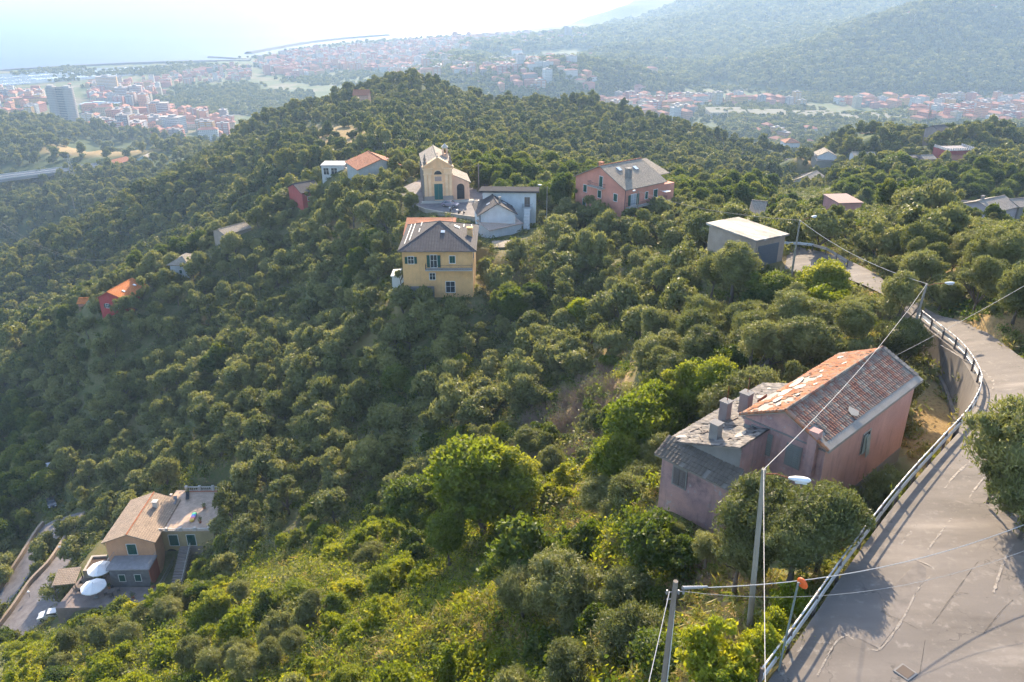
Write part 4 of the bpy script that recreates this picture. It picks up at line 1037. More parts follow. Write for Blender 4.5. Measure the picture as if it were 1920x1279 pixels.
LIME = leafmat('lime_leaves', [(.1, (.065, .105, .012)), (.4, (.125, .17, .02)), (.7, (.19, .22, .03)), (.95, (.30, .29, .06))], .42)
TUFT = leafmat('grass_blades', [(.1, (.07, .11, .02)), (.4, (.15, .18, .04)), (.65, (.27, .24, .08)), (.9, (.42, .30, .14))], .3)
BARK = flat('olive_bark', (.12, .10, .085), .95, .1, 0, .3)
TWIG = flat('bare_twigs', (.26, .19, .14), .95, .1, 0, .3)

def arr_mesh(name, V, Fq, mats, mi=None, rnd=None):
    me = bpy.data.meshes.new(name); nf = len(Fq); k = Fq.shape[1]
    me.vertices.add(len(V)); me.vertices.foreach_set('co', np.asarray(V, np.float32).ravel())
    me.loops.add(nf * k); me.loops.foreach_set('vertex_index', Fq.astype(np.int32).ravel())
    me.polygons.add(nf); me.polygons.foreach_set('loop_start', np.arange(0, nf * k, k)); me.polygons.foreach_set('loop_total', np.full(nf, k))
    for m in mats: me.materials.append(m)
    if mi is not None: me.polygons.foreach_set('material_index', mi.astype(np.int32))
    a = me.attributes.new('rnd', 'FLOAT', 'FACE'); a.data.foreach_set('value', (rng.random(nf) if rnd is None else rnd).astype(np.float32))
    me.update(calc_edges=True); return me
def unit(v): return v / np.maximum(np.linalg.norm(v, axis=1, keepdims=True), 1e-6)
def leaves(C, Nn, ll, lw, R=None, spiky=0):
    """quads centred at C, roughly facing Nn, sizes ll x lw"""
    n = len(C); R = R or rng
    nn = unit(Nn + R.normal(0, .75, (n, 3)))
    a = unit(np.cross(nn, R.normal(0, 1, (n, 3)))); bb = np.cross(nn, a)
    if spiky:
        m = R.random(n) < spiky; up = np.array([0, 0, 1.0])
        a2 = unit(Nn * .55 + up * .65 + R.normal(0, .5, (n, 3))); b2 = unit(np.cross(a2, R.normal(0, 1, (n, 3)))); a = np.where(m[:, None], a2, a); bb = np.where(m[:, None], b2, bb)
    s = (.7 + .6 * R.random((n, 1)))
    a = a * ll * .5 * s; bb = bb * lw * .5 * s
    V = np.stack([C - a, C - bb * .9 + a * .1, C + a, C + bb * .9 + a * .1], 1).reshape(-1, 3)
    return V, np.arange(4 * n).reshape(n, 4)
def ico(sub):
    bm = bmesh.new(); bmesh.ops.create_icosphere(bm, subdivisions=sub, radius=1)
    V = np.array([v.co[:] for v in bm.verts]); Fc = np.array([[v.index for v in f.verts] for f in bm.faces]); bm.free(); return V, Fc
ICO1 = ico(1); ICO2 = ico(2)
def crown(seed, H, Wd, trunk, nl, nleaf, ll, lw, flatb=.35, core=.78, upbias=.2, lobr=(.20, .50), spiky=.6):
    """leaf quads of a crown; returns V, F(quads), rnd; the crown spans z from trunk to H"""
    R = np.random.default_rng(seed)
    cz_ = (H + trunk) / 2; rz = (H - trunk) / 2; rx = Wd / 2
    L = []
    for i in range(nl):
        t = R.random() * 2 * PI; z = R.uniform(-.75, .95) if i > 1 else .5
        rr = math.sqrt(max(0, 1 - z * z)) * R.uniform(.35, 1.0)
        lr = R.uniform(*lobr) * rx
        cx_, cy_ = math.cos(t) * rr * (rx - lr * .7), math.sin(t) * rr * (rx - lr * .7)
        L.append((cx_, cy_, cz_ + z * (rz - lr * .6), lr))
    for i in range(nl // 2):                                       # small boughs breaking the outline
        t = R.random() * 2 * PI; z = R.uniform(-.3, 1.05); rr = math.sqrt(max(0, 1.1 - z * z)); L.append((math.cos(t) * rr * rx * .92, math.sin(t) * rr * rx * .92, cz_ + z * rz * .92, R.uniform(.10, .2) * rx))
    L = np.array(L)
    L[:, 0] *= R.uniform(.85, 1.1); L[:, 1] *= R.uniform(.85, 1.1); L[:, :2] += R.normal(0, .06 * rx, 2)
    w = L[:, 3] ** 2; w = w / w.sum(); Vs = []; Rn = []
    k = R.choice(len(L), nleaf * 2, p=w)
    d = unit(R.normal(0, 1, (len(k), 3)) + np.array([0, 0, upbias]))
    bump = 1 + .16 * np.sin(d[:, 0] * 7 + k) * np.cos(d[:, 1] * 8 + k * 2) 
    C = L[k, :3] + d * (L[k, 3] * bump * (R.uniform(.80, 1.10, len(k)) + .36 * R.random(len(k)) ** 5))[:, None] * np.array([1, 1, .85])
    inside = np.zeros(len(C), bool)
    for j in range(len(L)):
        dd = np.linalg.norm((C - L[j, :3]) / np.array([1, 1, .85]), axis=1)
        inside |= (dd < L[j, 3] * .8)
    C, d, k = C[~inside][:nleaf], d[~inside][:nleaf], k[~inside][:nleaf]
    V, Fq = leaves(C, d, ll, lw, R, spiky)
    rl = R.random(len(L))
    rnd = np.clip(.6 * rl[k] + .4 * R.random(len(k)), 0, 1)
    if core:
        vs, fs, rs = [V], [Fq], [rnd]; off = len(V)
        for j in range(len(L)):
            c = ICO1[0] * L[j, 3] * core * np.array([1, 1, .85]) * (1 + R.normal(0, .08, (len(ICO1[0]), 1))) + L[j, :3]
            f = ICO1[1]; vs.append(c); fs.append(np.concatenate([f, f[:, 2:3]], 1) + off); off += len(c); rs.append(np.full(len(f), rl[j] * .6))
        return vs, fs, rs, L
    return [V], [Fq], [rnd], L
def finish_crown(name, parts, mats):
    vs, fs, rs, L = parts
    # quads, and triangles for the lobe cores added against see-through and light leak
    q = fs[0]; tri = fs[1:]
    me = bpy.data.meshes.new(name)
    V = np.concatenate(vs); nq = len(q)
    T3 = np.concatenate([t[:, :3] for t in tri]) if tri else np.zeros((0, 3), int)
    idx = np.concatenate([q.ravel(), T3.ravel()]); starts = np.concatenate([np.arange(nq) * 4, nq * 4 + np.arange(len(T3)) * 3]); tot = np.concatenate([np.full(nq, 4), np.full(len(T3), 3)])
    me.vertices.add(len(V)); me.vertices.foreach_set('co', V.astype(np.float32).ravel())
    me.loops.add(len(idx)); me.loops.foreach_set('vertex_index', idx.astype(np.int32))
    me.polygons.add(len(starts)); me.polygons.foreach_set('loop_start', starts.astype(np.int32)); me.polygons.foreach_set('loop_total', tot.astype(np.int32))
    for m in mats: me.materials.append(m)
    a = me.attributes.new('rnd', 'FLOAT', 'FACE'); a.data.foreach_set('value', np.concatenate(rs).astype(np.float32))
    me.update(calc_edges=True); return me
def trunk_mb(seed, H, trunk, L, thick, lean=.3, sink=1.2):
    R = random.Random(seed); b = MB()
    tx, ty = R.uniform(-lean, lean), R.uniform(-lean, lean)
    top = Vector((tx, ty, trunk * 1.05)); mid = Vector((tx * .2, ty * .8, trunk * .5))
    b.tube((0, 0, -sink), (0, 0, 0), thick * 1.25, thick * 1.15, 7); b.tube((0, 0, 0), mid, thick * 1.15, thick * .85, 7); b.tube(mid, top, thick * .85, thick * .7, 7)
    ls = sorted(L.tolist(), key=lambda l: l[2])[:7]
    for l in ls:
        e = Vector(l[:3]); m_ = (top + e) / 2 + Vector((R.uniform(-.2, .2), R.uniform(-.2, .2), -.1))
        b.tube(top, m_, thick * .5, thick * .34, 6, cap=False); b.tube(m_, e, thick * .34, thick * .12, 5, cap=False)
    return b
class Kind: pass
def make_kind(name, cat, leaf, specs):
    """each spec: (seed,H,W,trunk,nl,nleaf,ll,lw,thick, kw)"""
    K = Kind(); K.name = name; K.cat = cat; K.crown = []; K.trunk = []; K.one = []; K.dim = []
    for (seed, H, Wd, tr, nl, nf, ll, lw, th, kw) in specs:
        P = crown(seed, H, Wd, tr, nl, nf, ll, lw, **kw)
        cm = finish_crown(name + '_crown', P, [leaf, BARK]); tb = trunk_mb(seed, H, tr, P[3], th); tm = tb.mesh(name + '_trunk', [BARK])
        K.crown.append(cm); K.trunk.append(tm); K.dim.append((H, Wd))
        bm = bmesh.new(); bm.from_mesh(cm); n0 = len(bm.faces); bm.from_mesh(tm); bm.faces.ensure_lookup_table()
        one = bpy.data.meshes.new(name); 
        for i in range(n0, len(bm.faces)): bm.faces[i].material_index = 1
        bm.to_mesh(one); bm.free(); one.materials.append(leaf); one.materials.append(BARK); K.one.append(one)
    return K
E = {}; EF = dict(spiky=.25); EW = dict(lobr=(.24, .42), core=.7, spiky=.7)
OL_N = make_kind('olive_tree', 'olive tree', OLIVE, [(11, 5.0, 4.6, 1.1, 15, 8500, .27, .085, .16, E), (12, 5.6, 5.2, 1.3, 17, 9500, .27, .085, .18, E), (13, 4.6, 5.0, 1.0, 14, 8500, .27, .085, .15, E), (14, 5.3, 4.2, 1.2, 13, 7500, .27, .085, .15, E), (15, 6.2, 4.2, 1.3, 8, 6500, .27, .085, .15, EW), (16, 4.0, 5.2, .9, 8, 7000, .27, .085, .15, EW), (17, 5.4, 6.0, 1.2, 11, 9000, .27, .085, .17, EW)])
OL_M = make_kind('olive_tree', 'olive tree', OLIVE, [(21, 5.0, 4.8, 1.0, 13, 1500, .52, .24, .16, E), (22, 5.6, 5.2, 1.1, 15, 1800, .52, .24, .17, E), (23, 4.6, 5.0, .9, 12, 1500, .52, .24, .15, E), (24, 5.2, 4.4, 1.1, 11, 1400, .5, .24, .15, E), (25, 4.2, 4.0, .9, 9, 1200, .5, .24, .14, E), (26, 6.3, 3.9, 1.3, 8, 1300, .5, .2, .15, EW), (27, 3.8, 5.2, .8, 8, 1300, .5, .2, .15, EW), (28, 5.4, 6.0, 1.2, 11, 1800, .5, .2, .17, EW)])
BR_N = make_kind('broadleaf_tree', 'tree', BROAD, [(31, 7.0, 6.4, .9, 20, 7500, .36, .24, .2, E), (32, 6.0, 7.0, .7, 22, 7500, .34, .22, .2, E), (33, 8.0, 5.8, 1.2, 18, 6500, .36, .24, .2, E)])
LI_N = make_kind('bright_tree', 'tree', LIME, [(36, 7.0, 6.4, .9, 20, 8500, .3, .2, .2, E), (37, 6.0, 7.0, .7, 22, 8500, .3, .2, .2, E), (38, 7.4, 5.8, 1.0, 18, 7500, .3, .2, .2, E)])
BR_F = make_kind('broadleaf_tree', 'tree', FOREST, [(41, 9, 9, 1.2, 13, 900, 1.15, .8, .3, EF), (42, 10, 8, 1.5, 12, 800, 1.15, .8, .3, EF), (43, 8, 10, 1.0, 15, 950, 1.15, .8, .3, EF), (44, 11, 9, 1.6, 14, 900, 1.2, .8, .3, EF), (45, 7.5, 7.5, 1, 10, 700, 1.1, .75, .3, EF)])
FAR = make_kind('broadleaf_tree', 'tree', FOREST, [(51, 10, 14, 0, 9, 260, 3.2, 2.2, .3, dict(core=.9, spiky=0)), (52, 9, 15, 0, 10, 260, 3.2, 2.2, .3, dict(core=.9, spiky=0)), (53, 11, 12, 0, 8, 240, 3, 2.2, .3, dict(core=.9, spiky=0))])
BU_N = make_kind('bush', 'bush', BRIGHT, [(61, 2.6, 3.4, -.2, 13, 2600, .26, .15, .06, dict(core=.7)), (62, 2.0, 3.2, -.2, 12, 2200, .26, .15, .06, dict(core=.7)), (63, 3.2, 3.4, -.1, 14, 3000, .26, .16, .07, dict(core=.7))])
BG_N = make_kind('bush', 'bush', BROAD, [(71, 2.6, 3.6, -.2, 13, 2600, .26, .15, .06, dict(core=.7)), (72, 2.0, 3.2, -.2, 12, 2200, .26, .15, .06, dict(core=.7)), (73, 3.4, 3.4, -.1, 14, 3000, .26, .16, .07, dict(core=.7))])

def seen(x, y, ztop):
    """True where the terrain leaves the point visible from the camera"""
    ok = np.ones(len(x), bool)
    d = np.hypot(x, y)
    for t in np.linspace(.12, .965, 34):
        g = HF(x * t, y * t)
        ok &= (CAMH + (ztop - CAMH) * t) > g - .5
    return ok
# quick height lookup on the terrain grid
_TZ = TZ.reshape(len(ys), len(us)); _lys = ys
def HF(x, y):
    yy = np.clip(y, 6.5, 8900); u = np.clip(x / np.maximum(yy, 6), us[0] + 1e-6, us[-1] - 1e-6)
    j = np.clip(np.searchsorted(_lys, yy) - 1, 0, len(_lys) - 2); ty = (yy - _lys[j]) / (_lys[j + 1] - _lys[j])
    fi = (u - us[0]) / (us[1] - us[0]); i = np.clip(fi.astype(int), 0, len(us) - 2); tx = fi - i
    return (_TZ[j, i] * (1 - tx) + _TZ[j, i + 1] * tx) * (1 - ty) + (_TZ[j + 1, i] * (1 - tx) + _TZ[j + 1, i + 1] * tx) * ty
def candidates(y0, y1, spacing, umax=.86, jit=.45):
    X, Y = [], []; y = y0
    while y < y1:
        s = spacing(y) if callable(spacing) else spacing
        xs = np.arange(-umax * y, umax * y, s) + rng.uniform(0, s)
        X.append(xs + rng.uniform(-jit, jit, len(xs)) * s); Y.append(y + rng.uniform(-jit, jit, len(xs)) * s); y += s * .93
    return np.concatenate(X), np.concatenate(Y)
def inpx(px, py, P):
    return inpoly(px, py, np.array(P, float))[0]
ORD = ['closest', 'second closest', 'third closest', 'fourth closest', 'fifth closest', 'sixth closest', 'seventh closest', 'eighth closest', 'ninth closest', 'tenth closest', 'eleventh closest', 'twelfth closest']
def inst_obj(name, mesh, r):
    o = bpy.data.objects.new(name, mesh); COL.objects.link(o); o.location = r[2:5]; o.rotation_euler.z = r[6]; o.scale = (r[5] * random.uniform(.86, 1.16), r[5] * random.uniform(.86, 1.16), r[5] * random.uniform(.82, 1.2)); return o
def nodegroup(name, protos):
    ng = bpy.data.node_groups.new(name, 'GeometryNodeTree')
    ng.interface.new_socket('Geometry', in_out='INPUT', socket_type='NodeSocketGeometry'); ng.interface.new_socket('Geometry', in_out='OUTPUT', socket_type='NodeSocketGeometry')
    n = ng.nodes; gi = n.new('NodeGroupInput'); go = n.new('NodeGroupOutput'); jo = n.new('GeometryNodeJoinGeometry')
    for p in reversed(protos):
        oi = n.new('GeometryNodeObjectInfo'); oi.inputs['Object'].default_value = p; oi.inputs['As Instance'].default_value = True; oi.transform_space = 'ORIGINAL'
        ng.links.new(oi.outputs['Geometry'], jo.inputs[0])
    ip = n.new('GeometryNodeInstanceOnPoints'); ip.inputs['Pick Instance'].default_value = True
    def attr(nm, ty):
        a = n.new('GeometryNodeInputNamedAttribute'); a.data_type = ty; a.inputs[0].default_value = nm; return a.outputs[0]
    cx = n.new('ShaderNodeCombineXYZ'); ng.links.new(attr('rot', 'FLOAT'), cx.inputs[2]); 
    cs = n.new('ShaderNodeCombineXYZ'); s = attr('scl', 'FLOAT')
    mm = n.new('ShaderNodeMath'); mm.operation = 'MULTIPLY'; ng.links.new(s, mm.inputs[0]); ng.links.new(attr('stretch', 'FLOAT'), mm.inputs[1])
    for k in range(2): ng.links.new(s, cs.inputs[k])
    ng.links.new(mm.outputs[0], cs.inputs[2])
    ng.links.new(gi.outputs[0], ip.inputs['Points']); ng.links.new(jo.outputs[0], ip.inputs['Instance']); ng.links.new(attr('idx', 'INT'), ip.inputs['Instance Index'])
    ng.links.new(cx.outputs[0], ip.inputs['Rotation']); ng.links.new(cs.outputs[0], ip.inputs['Scale']); ng.links.new(ip.outputs[0], go.inputs[0])
    return ng
def mass(name, A, protos, label=None):
    me = bpy.data.meshes.new(name); me.vertices.add(len(A)); me.vertices.foreach_set('co', A[:, 2:5].astype(np.float32).ravel())
    for nm, ty, col in (('rot', 'FLOAT', A[:, 6]), ('scl', 'FLOAT', A[:, 5]), ('stretch', 'FLOAT', rng.uniform(.74, 1.32, len(A)) if 'town' not in name else np.ones(len(A))), ('idx', 'INT', A[:, 1])):
        a = me.attributes.new(nm, ty, 'POINT'); a.data.foreach_set('value', col.astype(np.float32 if ty == 'FLOAT' else np.int32))
    o = bpy.data.objects.new(name, me); COL.objects.link(o); tag(o, kind='stuff')
    if label: o['label'] = label
    md = o.modifiers.new('scatter', 'NODES'); md.node_group = nodegroup(name, protos); return o
# ------------------------------------------------------------------ road side
RL, RR = STRIPS['road']
def offs(P, k, n=1):
    a, c = P[max(k - n, 0)], P[min(k + n, len(P) - 1)]; d = Vector((c[0] - a[0], c[1] - a[1], 0)).normalized(); return d, Vector((-d.y, d.x, 0))
GALV = flat('galvanised_steel', (.46, .46, .46), .38, .5, .55, .2)
RUSTP = flat('dark_rail_post', (.10, .08, .075), .7)
gr = thing('guardrail', 'long galvanised guardrail with a top handrail along the outer edge of the road', 'guardrail', (0, 0, 0))
i0, i1 = 4, 66
def railpt(k, off, h): 
    d, nrm = offs(RL, k); p = Vector(RL[k]) + nrm * off; return Vector((p.x, p.y, RL[k][2] + h))
def beam(par, ks, off, h, mat):
    prof = [(0, -.16), (.05, -.13), (.05, -.05), (-.01, -.02), (-.01, .02), (.05, .05), (.05, .13), (0, .16)]
    b = MB()
    for k in ks[:-1]:
        for (y0, z0), (y1, z1) in zip(prof[:-1], prof[1:]):
            b.face([railpt(k, off - y0, h + z0), railpt(k + 1, off - y0, h + z0), railpt(k + 1, off - y1, h + z1), railpt(k, off - y1, h + z1)], 0, .5)
            b.face([railpt(k, off - y1 + .012, h + z1), railpt(k + 1, off - y1 + .012, h + z1), railpt(k + 1, off - y0 + .012, h + z0), railpt(k, off - y0 + .012, h + z0)], 0, .5)
    return b.build('beam', [mat], par, smooth=True)
beam(gr, list(range(i0, i1)), .10, .62, GALV)
b = MB(); b.path([railpt(k, .14, 1.12) for k in range(i0, i1)], .045, 7); b.build('handrail', [GALV], gr, smooth=True)
for k in range(i0, i1, 3):
    b = MB(); p = railpt(k, .14, 0); b.push(T(p.x, p.y, p.z)); b.box(-.06, -.06, -.6, .06, .06, 1.16); b.build('post', [RUSTP], gr)
gr2 = thing('guardrail', 'short galvanised guardrail round the far road bend beside the garage', 'guardrail', (0, 0, 0))
b = MB(); P = [Vector(at(x, y, z)) for x, y, z in ((1468, 457, 201), (1500, 458, 201), (1525, 461, 201), (1550, 468, 201.1), (1570, 480, 201.3), (1590, 492, 201.5))]
for a, c in zip(P[:-1], P[1:]):
    for dz in (.0, .2): b.face([a + Vector((0, 0, dz - .1)), c + Vector((0, 0, dz - .1)), c + Vector((0, -.04, dz)), a + Vector((0, -.04, dz))]); b.face([a + Vector((0, -.04, dz)), c + Vector((0, -.04, dz)), c + Vector((0, 0, dz + .1)), a + Vector((0, 0, dz + .1))])
b.build('beam', [GALV], gr2)
for p in P: 
    b = MB(); b.push(T(p.x, p.y + .05, p.z)); b.box(-.06, 0, -1.2, .06, .1, .3); b.build('post', [RUSTP], gr2)
# retaining wall below the bend
RW = plaster('retaining_concrete', (.17, .15, .13), (.06, .055, .05), .7, .4)
b = MB(); a0, a1 = WALLK[0], WALLK[-1]
for k in range(a0, a1):
    h0, h1 = 4.6, 4.6
    A, B_, A2, B2 = railpt(k, .32, -.02), railpt(k + 1, .32, -.02), railpt(k, .75, -4.4), railpt(k + 1, .75, -4.4)
    b.face([B_, A, A2, B2]); b.face([railpt(k, -.05, -.02), A, B_, railpt(k + 1, -.05, -.02)][::-1])
    q = [railpt(k, .72, -3.0), railpt(k + 1, .72, -3.0), railpt(k + 1, 1.0, -3.05), railpt(k, 1.0, -3.05)]
    for v in q: v.z = 201.25
    b.face(q[::-1]); w = [v.copy() for v in (q[3], q[2])]; 
    for v in w: v.z = 200.3
    b.face([q[3], q[2], w[1], w[0]][::-1])
rw = b.build('retaining_wall', [RW]); tag(rw, 'tall weathered concrete retaining wall curving under the road bend', 'wall')
# road surface details: patches, manhole, kerb strip
mb_ = at(1697, 1262, 208.6)
mh = thing('manhole_cover', 'square rusty manhole cover in the asphalt near the bottom edge', 'manhole', (mb_[0], mb_[1], mb_[2] + .055), .6)
b = MB(); b.box(-.34, -.34, -.1, .34, .34, .012); b.build('frame', [CONC], mh); b = MB(); b.box(-.27, -.27, 0, .27, .27, .022); b.build('cover', [flat('rusty_iron', (.10, .075, .06), .8)], mh)
def roadpatch(name, pts, z, mat, dz):
    b = MB(); b.face([(*at(px, py, z)[:2], 0) for px, py in pts])
    for i, v in enumerate(b.v):
        g = PADS[0][1](np.array([v[0]]), np.array([v[1]]))[0]; b.v[i] = (v[0], v[1], float(g) + .05 + dz)
    o = b.build(name, mat); tag(o, kind='structure'); return o
def seam(name, pts, w, mat, dz, z=208.2):
    P = resample([at(px, py, z) for px, py in pts], 34); b = MB()
    for k in range(33):
        d, nrm = offs(P, k); d2, n2 = offs(P, k + 1); w0, w1 = w * (.6 + .8 * mnoise.noise(Vector((k * .6, pts[0][0], 0)))), w * (.6 + .8 * mnoise.noise(Vector(((k + 1) * .6, pts[0][0], 0))))
        q = [Vector(P[k]) - nrm * w0, Vector(P[k + 1]) - n2 * w1, Vector(P[k + 1]) + n2 * w1, Vector(P[k]) + nrm * w0]
        g = PADS[0][1](np.array([v.x for v in q]), np.array([v.y for v in q]))
        b.face([(v.x, v.y, float(h) + .05 + dz) for v, h in zip(q, g)])
    o = b.build(name, mat); tag(o, kind='structure')
m, nt, out = mk('worn_pale_tar'); N = NT(nt); pos = N.n('ShaderNodeNewGeometry').outputs['Position']
nn_ = N.noise(pos, 3.5, 5, .7); p = N.n('ShaderNodeBsdfPrincipled'); p.inputs['Base Color'].default_value = (.30, .265, .23, 1); p.inputs['Roughness'].default_value = .9
tr = N.n('ShaderNodeBsdfTransparent'); mx = N.n('ShaderNodeMixShader'); N.l(N.ramp(nn_, [(.3, .15), (.55, .8)]), mx.inputs[0]); N.l(tr.outputs[0], mx.inputs[1]); N.l(p.outputs[0], mx.inputs[2]); N.l(mx.outputs[0], out.inputs[0]); PALE = m
seam('road_seam', [(1575, 1195), (1610, 1215), (1645, 1230), (1690, 1170), (1720, 1110), (1750, 1078), (1745, 1065), (1715, 1050)], .07, PALE, .009)
seam('road_seam', [(1690, 1020), (1740, 950), (1790, 880), (1830, 840)], .10, PALE, .009)
seam('road_seam', [(1740, 1030), (1790, 960), (1850, 880)], .08, PALE, .009)
seam('road_seam', [(1530, 1279), (1565, 1215), (1590, 1200)], .06, PALE, .009)
seam('road_seam', [(1860, 1120), (1880, 1060), (1900, 1020)], .09, PALE, .009)
seam('road_seam', [(1460, 1279), (1500, 1225), (1515, 1205)], .12, PALE, .009)
seam('road_seam', [(1850, 745), (1862, 720), (1840, 680), (1800, 645), (1770, 622)], .16, PALE, .009, 205.5)
m, nt, out = mk('tar_crack'); N = NT(nt); principled(N, out, (.045, .04, .037), .9, .2); TAR = m
for pts in ([(1640, 1150), (1700, 1180), (1735, 1190), (1780, 1130), (1830, 1060), (1870, 1020)], [(1735, 1190), (1720, 1279)], [(1520, 1215), (1560, 1222), (1545, 1245)], [(1840, 1200), (1880, 1150), (1915, 1120)], [(1780, 1130), (1800, 1120), (1850, 1130)]): seam('road_crack', pts, .013, TAR, .013)
m, nt, out = mk('newer_asphalt_patch'); N = NT(nt); pos = N.n('ShaderNodeNewGeometry').outputs['Position']
c = N.ramp(N.noise(pos, 1.5, 6, .7), [(.35, (.13, .116, .106)), (.65, (.19, .168, .152))]); principled(N, out, c, .92, .2, bump=N.noise(pos, 40, 2), bstr=.2, bdist=.01)
roadpatch('asphalt_patch', [(1590, 1198), (1645, 1228), (1690, 1168), (1720, 1108), (1748, 1078), (1720, 1055), (1690, 1085), (1640, 1140)], 208.2, m, .005)

# poles and lamps
POLE = flat('weathered_concrete_pole', (.25, .235, .205), .9, .1, 0, .3); WPOLE = flat('old_wooden_pole', (.21, .18, .155), .9, .1, 0, .3)
LAMPW = flat('lamp_housing', (.62, .64, .66), .4)
def lamp_post(label, foot, top, arm, r0=.16, r1=.1, group='street lamps along the road', rust=True):
    t = thing('street_lamp', label, 'street lamp', foot, 0, group)
    f, tp = Vector(foot), Vector(top); a = Vector(arm)
    b = MB(); b.tube((0, 0, -1), tp - f, r0, r1, 10); b.build('pole', [POLE], t, smooth=False)
    h = tp - f - Vector((0, 0, .25)); e = a - f
    b = MB(); b.path([h, h.lerp(e, .5) + Vector((0, 0, .12)), e], .03, 6); b.build('arm', [flat('rust', (.2, .07, .04), .9)], t)
    d = (e - h); d.z = 0; d.normalize(); q = d.to_track_quat('X', 'Z').to_matrix().to_4x4()
    b = MB(); b.push(Matrix.Translation(e) @ q)
    n = 10; rings = [(-.05, .03, .04), (.05, .09, .07), (.25, .17, .1), (.55, .19, .12), (.8, .15, .1), (.9, .03, .04)]
    for (x0, w0, h0), (x1, w1, h1) in zip(rings[:-1], rings[1:]):
        for k in range(n):
            a0, a1 = 2 * PI * k / n, 2 * PI * (k + 1) / n
            b.face([(x0, w0 * math.cos(a0), h0 * math.sin(a0) + .02), (x1, w1 * math.cos(a0), h1 * math.sin(a0) + .02), (x1, w1 * math.cos(a1), h1 * math.sin(a1) + .02), (x0, w0 * math.cos(a1), h0 * math.sin(a1) + .02)][::-1], 0, .5)
    b.build('lamp_head', [LAMPW], t, smooth=True)
    b = MB(); b.push(Matrix.Translation(e) @ q); b.box(.25, -.11, -.15, .75, .11, -.08); b.build('lamp_glass', [flat('lamp_glass', (.55, .58, .6), .2, .6)], t)
    return t
f1, t1_ = (11.6, 29.4, 205.8), (11.1, 29.6, 215.3)
lamp_post('tall grey lamp post standing in the grass beside the near road, nearest the camera', f1, t1_, at_d(1480, 897, 35.0))
t2_ = at_d(1738, 532, 76); f2 = (t2_[0] - .7, t2_[1] - .3, g1(t2_[0] - .7, t2_[1] - .3))
lamp_post('leaning lamp post with dry shrubs at its foot at the road bend', f2, t2_, at_d(1772, 531, 76))
_q3 = min(np.linspace(60, 110, 60), key=lambda q: abs(at_d(1500, 413, q)[2] - g1(*at_d(1500, 413, q)[:2]) - 8.3)); t3_ = at_d(1500, 413, _q3); f3 = (t3_[0], t3_[1], g1(t3_[0], t3_[1])); print('L3', t3_[2] - f3[2])
lamp_post('lamp post by the far road bend in front of the garage', f3, t3_, at_d(1522, 407, _q3 + 1))
_q4 = min(np.linspace(110, 168, 60), key=lambda q: abs(at_d(1197, 358, q)[2] - g1(*at_d(1197, 358, q)[:2]) - 8.5)); t4_ = at_d(1197, 358, _q4); f4 = (t4_[0], t4_[1], g1(t4_[0], t4_[1])); print('L4', t4_[2] - f4[2], t2_[2] - f2[2], _q3, _q4)
lamp_post('slim lamp post in front of the pink apartment house', f4, t4_, at_d(1192, 357, _q4 - .5), .12, .08)
t5_ = at_d(1026, 350, 172); f5 = (t5_[0], t5_[1], g1(*t5_[:2])); lamp_post('lamp post right of the white flat roofed house', f5, t5_, at_d(1016, 347, 172), .12, .08)
# wooden pole with cables and ivy
wt, wf = at_d(1267, 1090, 31), None
wf = (wt[0] - .1, wt[1], g1(wt[0], wt[1]))
wp = thing('utility_pole', 'short grey wooden cable pole with ivy round its foot at the bottom edge', 'utility pole', wf)
b = MB(); b.tube((0, 0, -.8), Vector(wt) - Vector(wf), .13, .10, 9); b.build('pole', [WPOLE], wp)
hgt = wt[2] - wf[2]
b = MB(); b.tube((-.25, 0, hgt - .55), (.5, 0, hgt - .5), .02, n=5); b.tube((-.2, 0, hgt - .9), (.2, .02, hgt - .9), .025, n=5)
for s in (-.2, .25, .45): b.revolve([(.05, hgt - .62), (.06, hgt - .55), (.03, hgt - .45)], 7) if 0 else b.tube((s, 0, hgt - .62), (s, 0, hgt - .44), .05, .035, 6)
b.build('insulators', [GREY], wp)
b = MB(); b.path([(.16, 0, hgt - .7), (.2, .02, hgt * .5), (.16, 0, .2)], .03, 5); b.build('conduit', [WHITE], wp)
R_ = np.random.default_rng(3); nI = 900; zz = R_.random(nI) ** 1.2 * min(hgt * .52, 3.2); aa = R_.uniform(0, 2 * PI, nI); rr_ = .22 + .25 * R_.random(nI) * (1.2 - zz / zz.max())
C = np.stack([np.cos(aa) * rr_, np.sin(aa) * rr_, zz], 1); V, Fq = leaves(C, np.stack([np.cos(aa), np.sin(aa), .3 + 0 * aa], 1), .2, .15, R_)
iv = bpy.data.objects.new('ivy', arr_mesh('ivy', V, Fq, [BRIGHT])); COL.objects.link(iv); iv.parent = wp
# traffic mirror seen from behind
mt_ = at_d(1497, 1092, 31.5); mf_ = (mt_[0] - .15, mt_[1], g1(mt_[0], mt_[1]))
mr = thing('traffic_mirror', 'round orange backed traffic mirror on a grey post behind the guardrail', 'traffic mirror', mf_)
b = MB(); b.tube((0, 0, -.5), Vector(mt_) - Vector(mf_), .045, .045, 8); b.build('post', [flat('grey_green_post', (.16, .19, .18), .6)], mr)
q = Vector((.82, .56, .1)).normalized().to_track_quat('Z', 'Y').to_matrix().to_4x4(); tpm = Vector(mt_) - Vector(mf_)
b = MB(); b.push(Matrix.Translation(tpm + Vector((.18, .06, -.12))) @ q); b.revolve([(0, -.07), (.14, -.055), (.23, 0), (.25, .04), (.21, .06)], 20); b.build('mirror_shell', [flat('orange_plastic', (.75, .13, .03), .5)], mr, smooth=True)
b = MB(); b.push(Matrix.Translation(tpm + Vector((.18, .06, -.12))) @ q); b.revolve([(.21, .055), (.1, .08), (0, .09)], 20); m, nt, out = mk('mirror_face'); N = NT(nt); principled(N, out, (.7, .7, .7), .05, .5, 1); b.build('mirror_face', [m], mr)
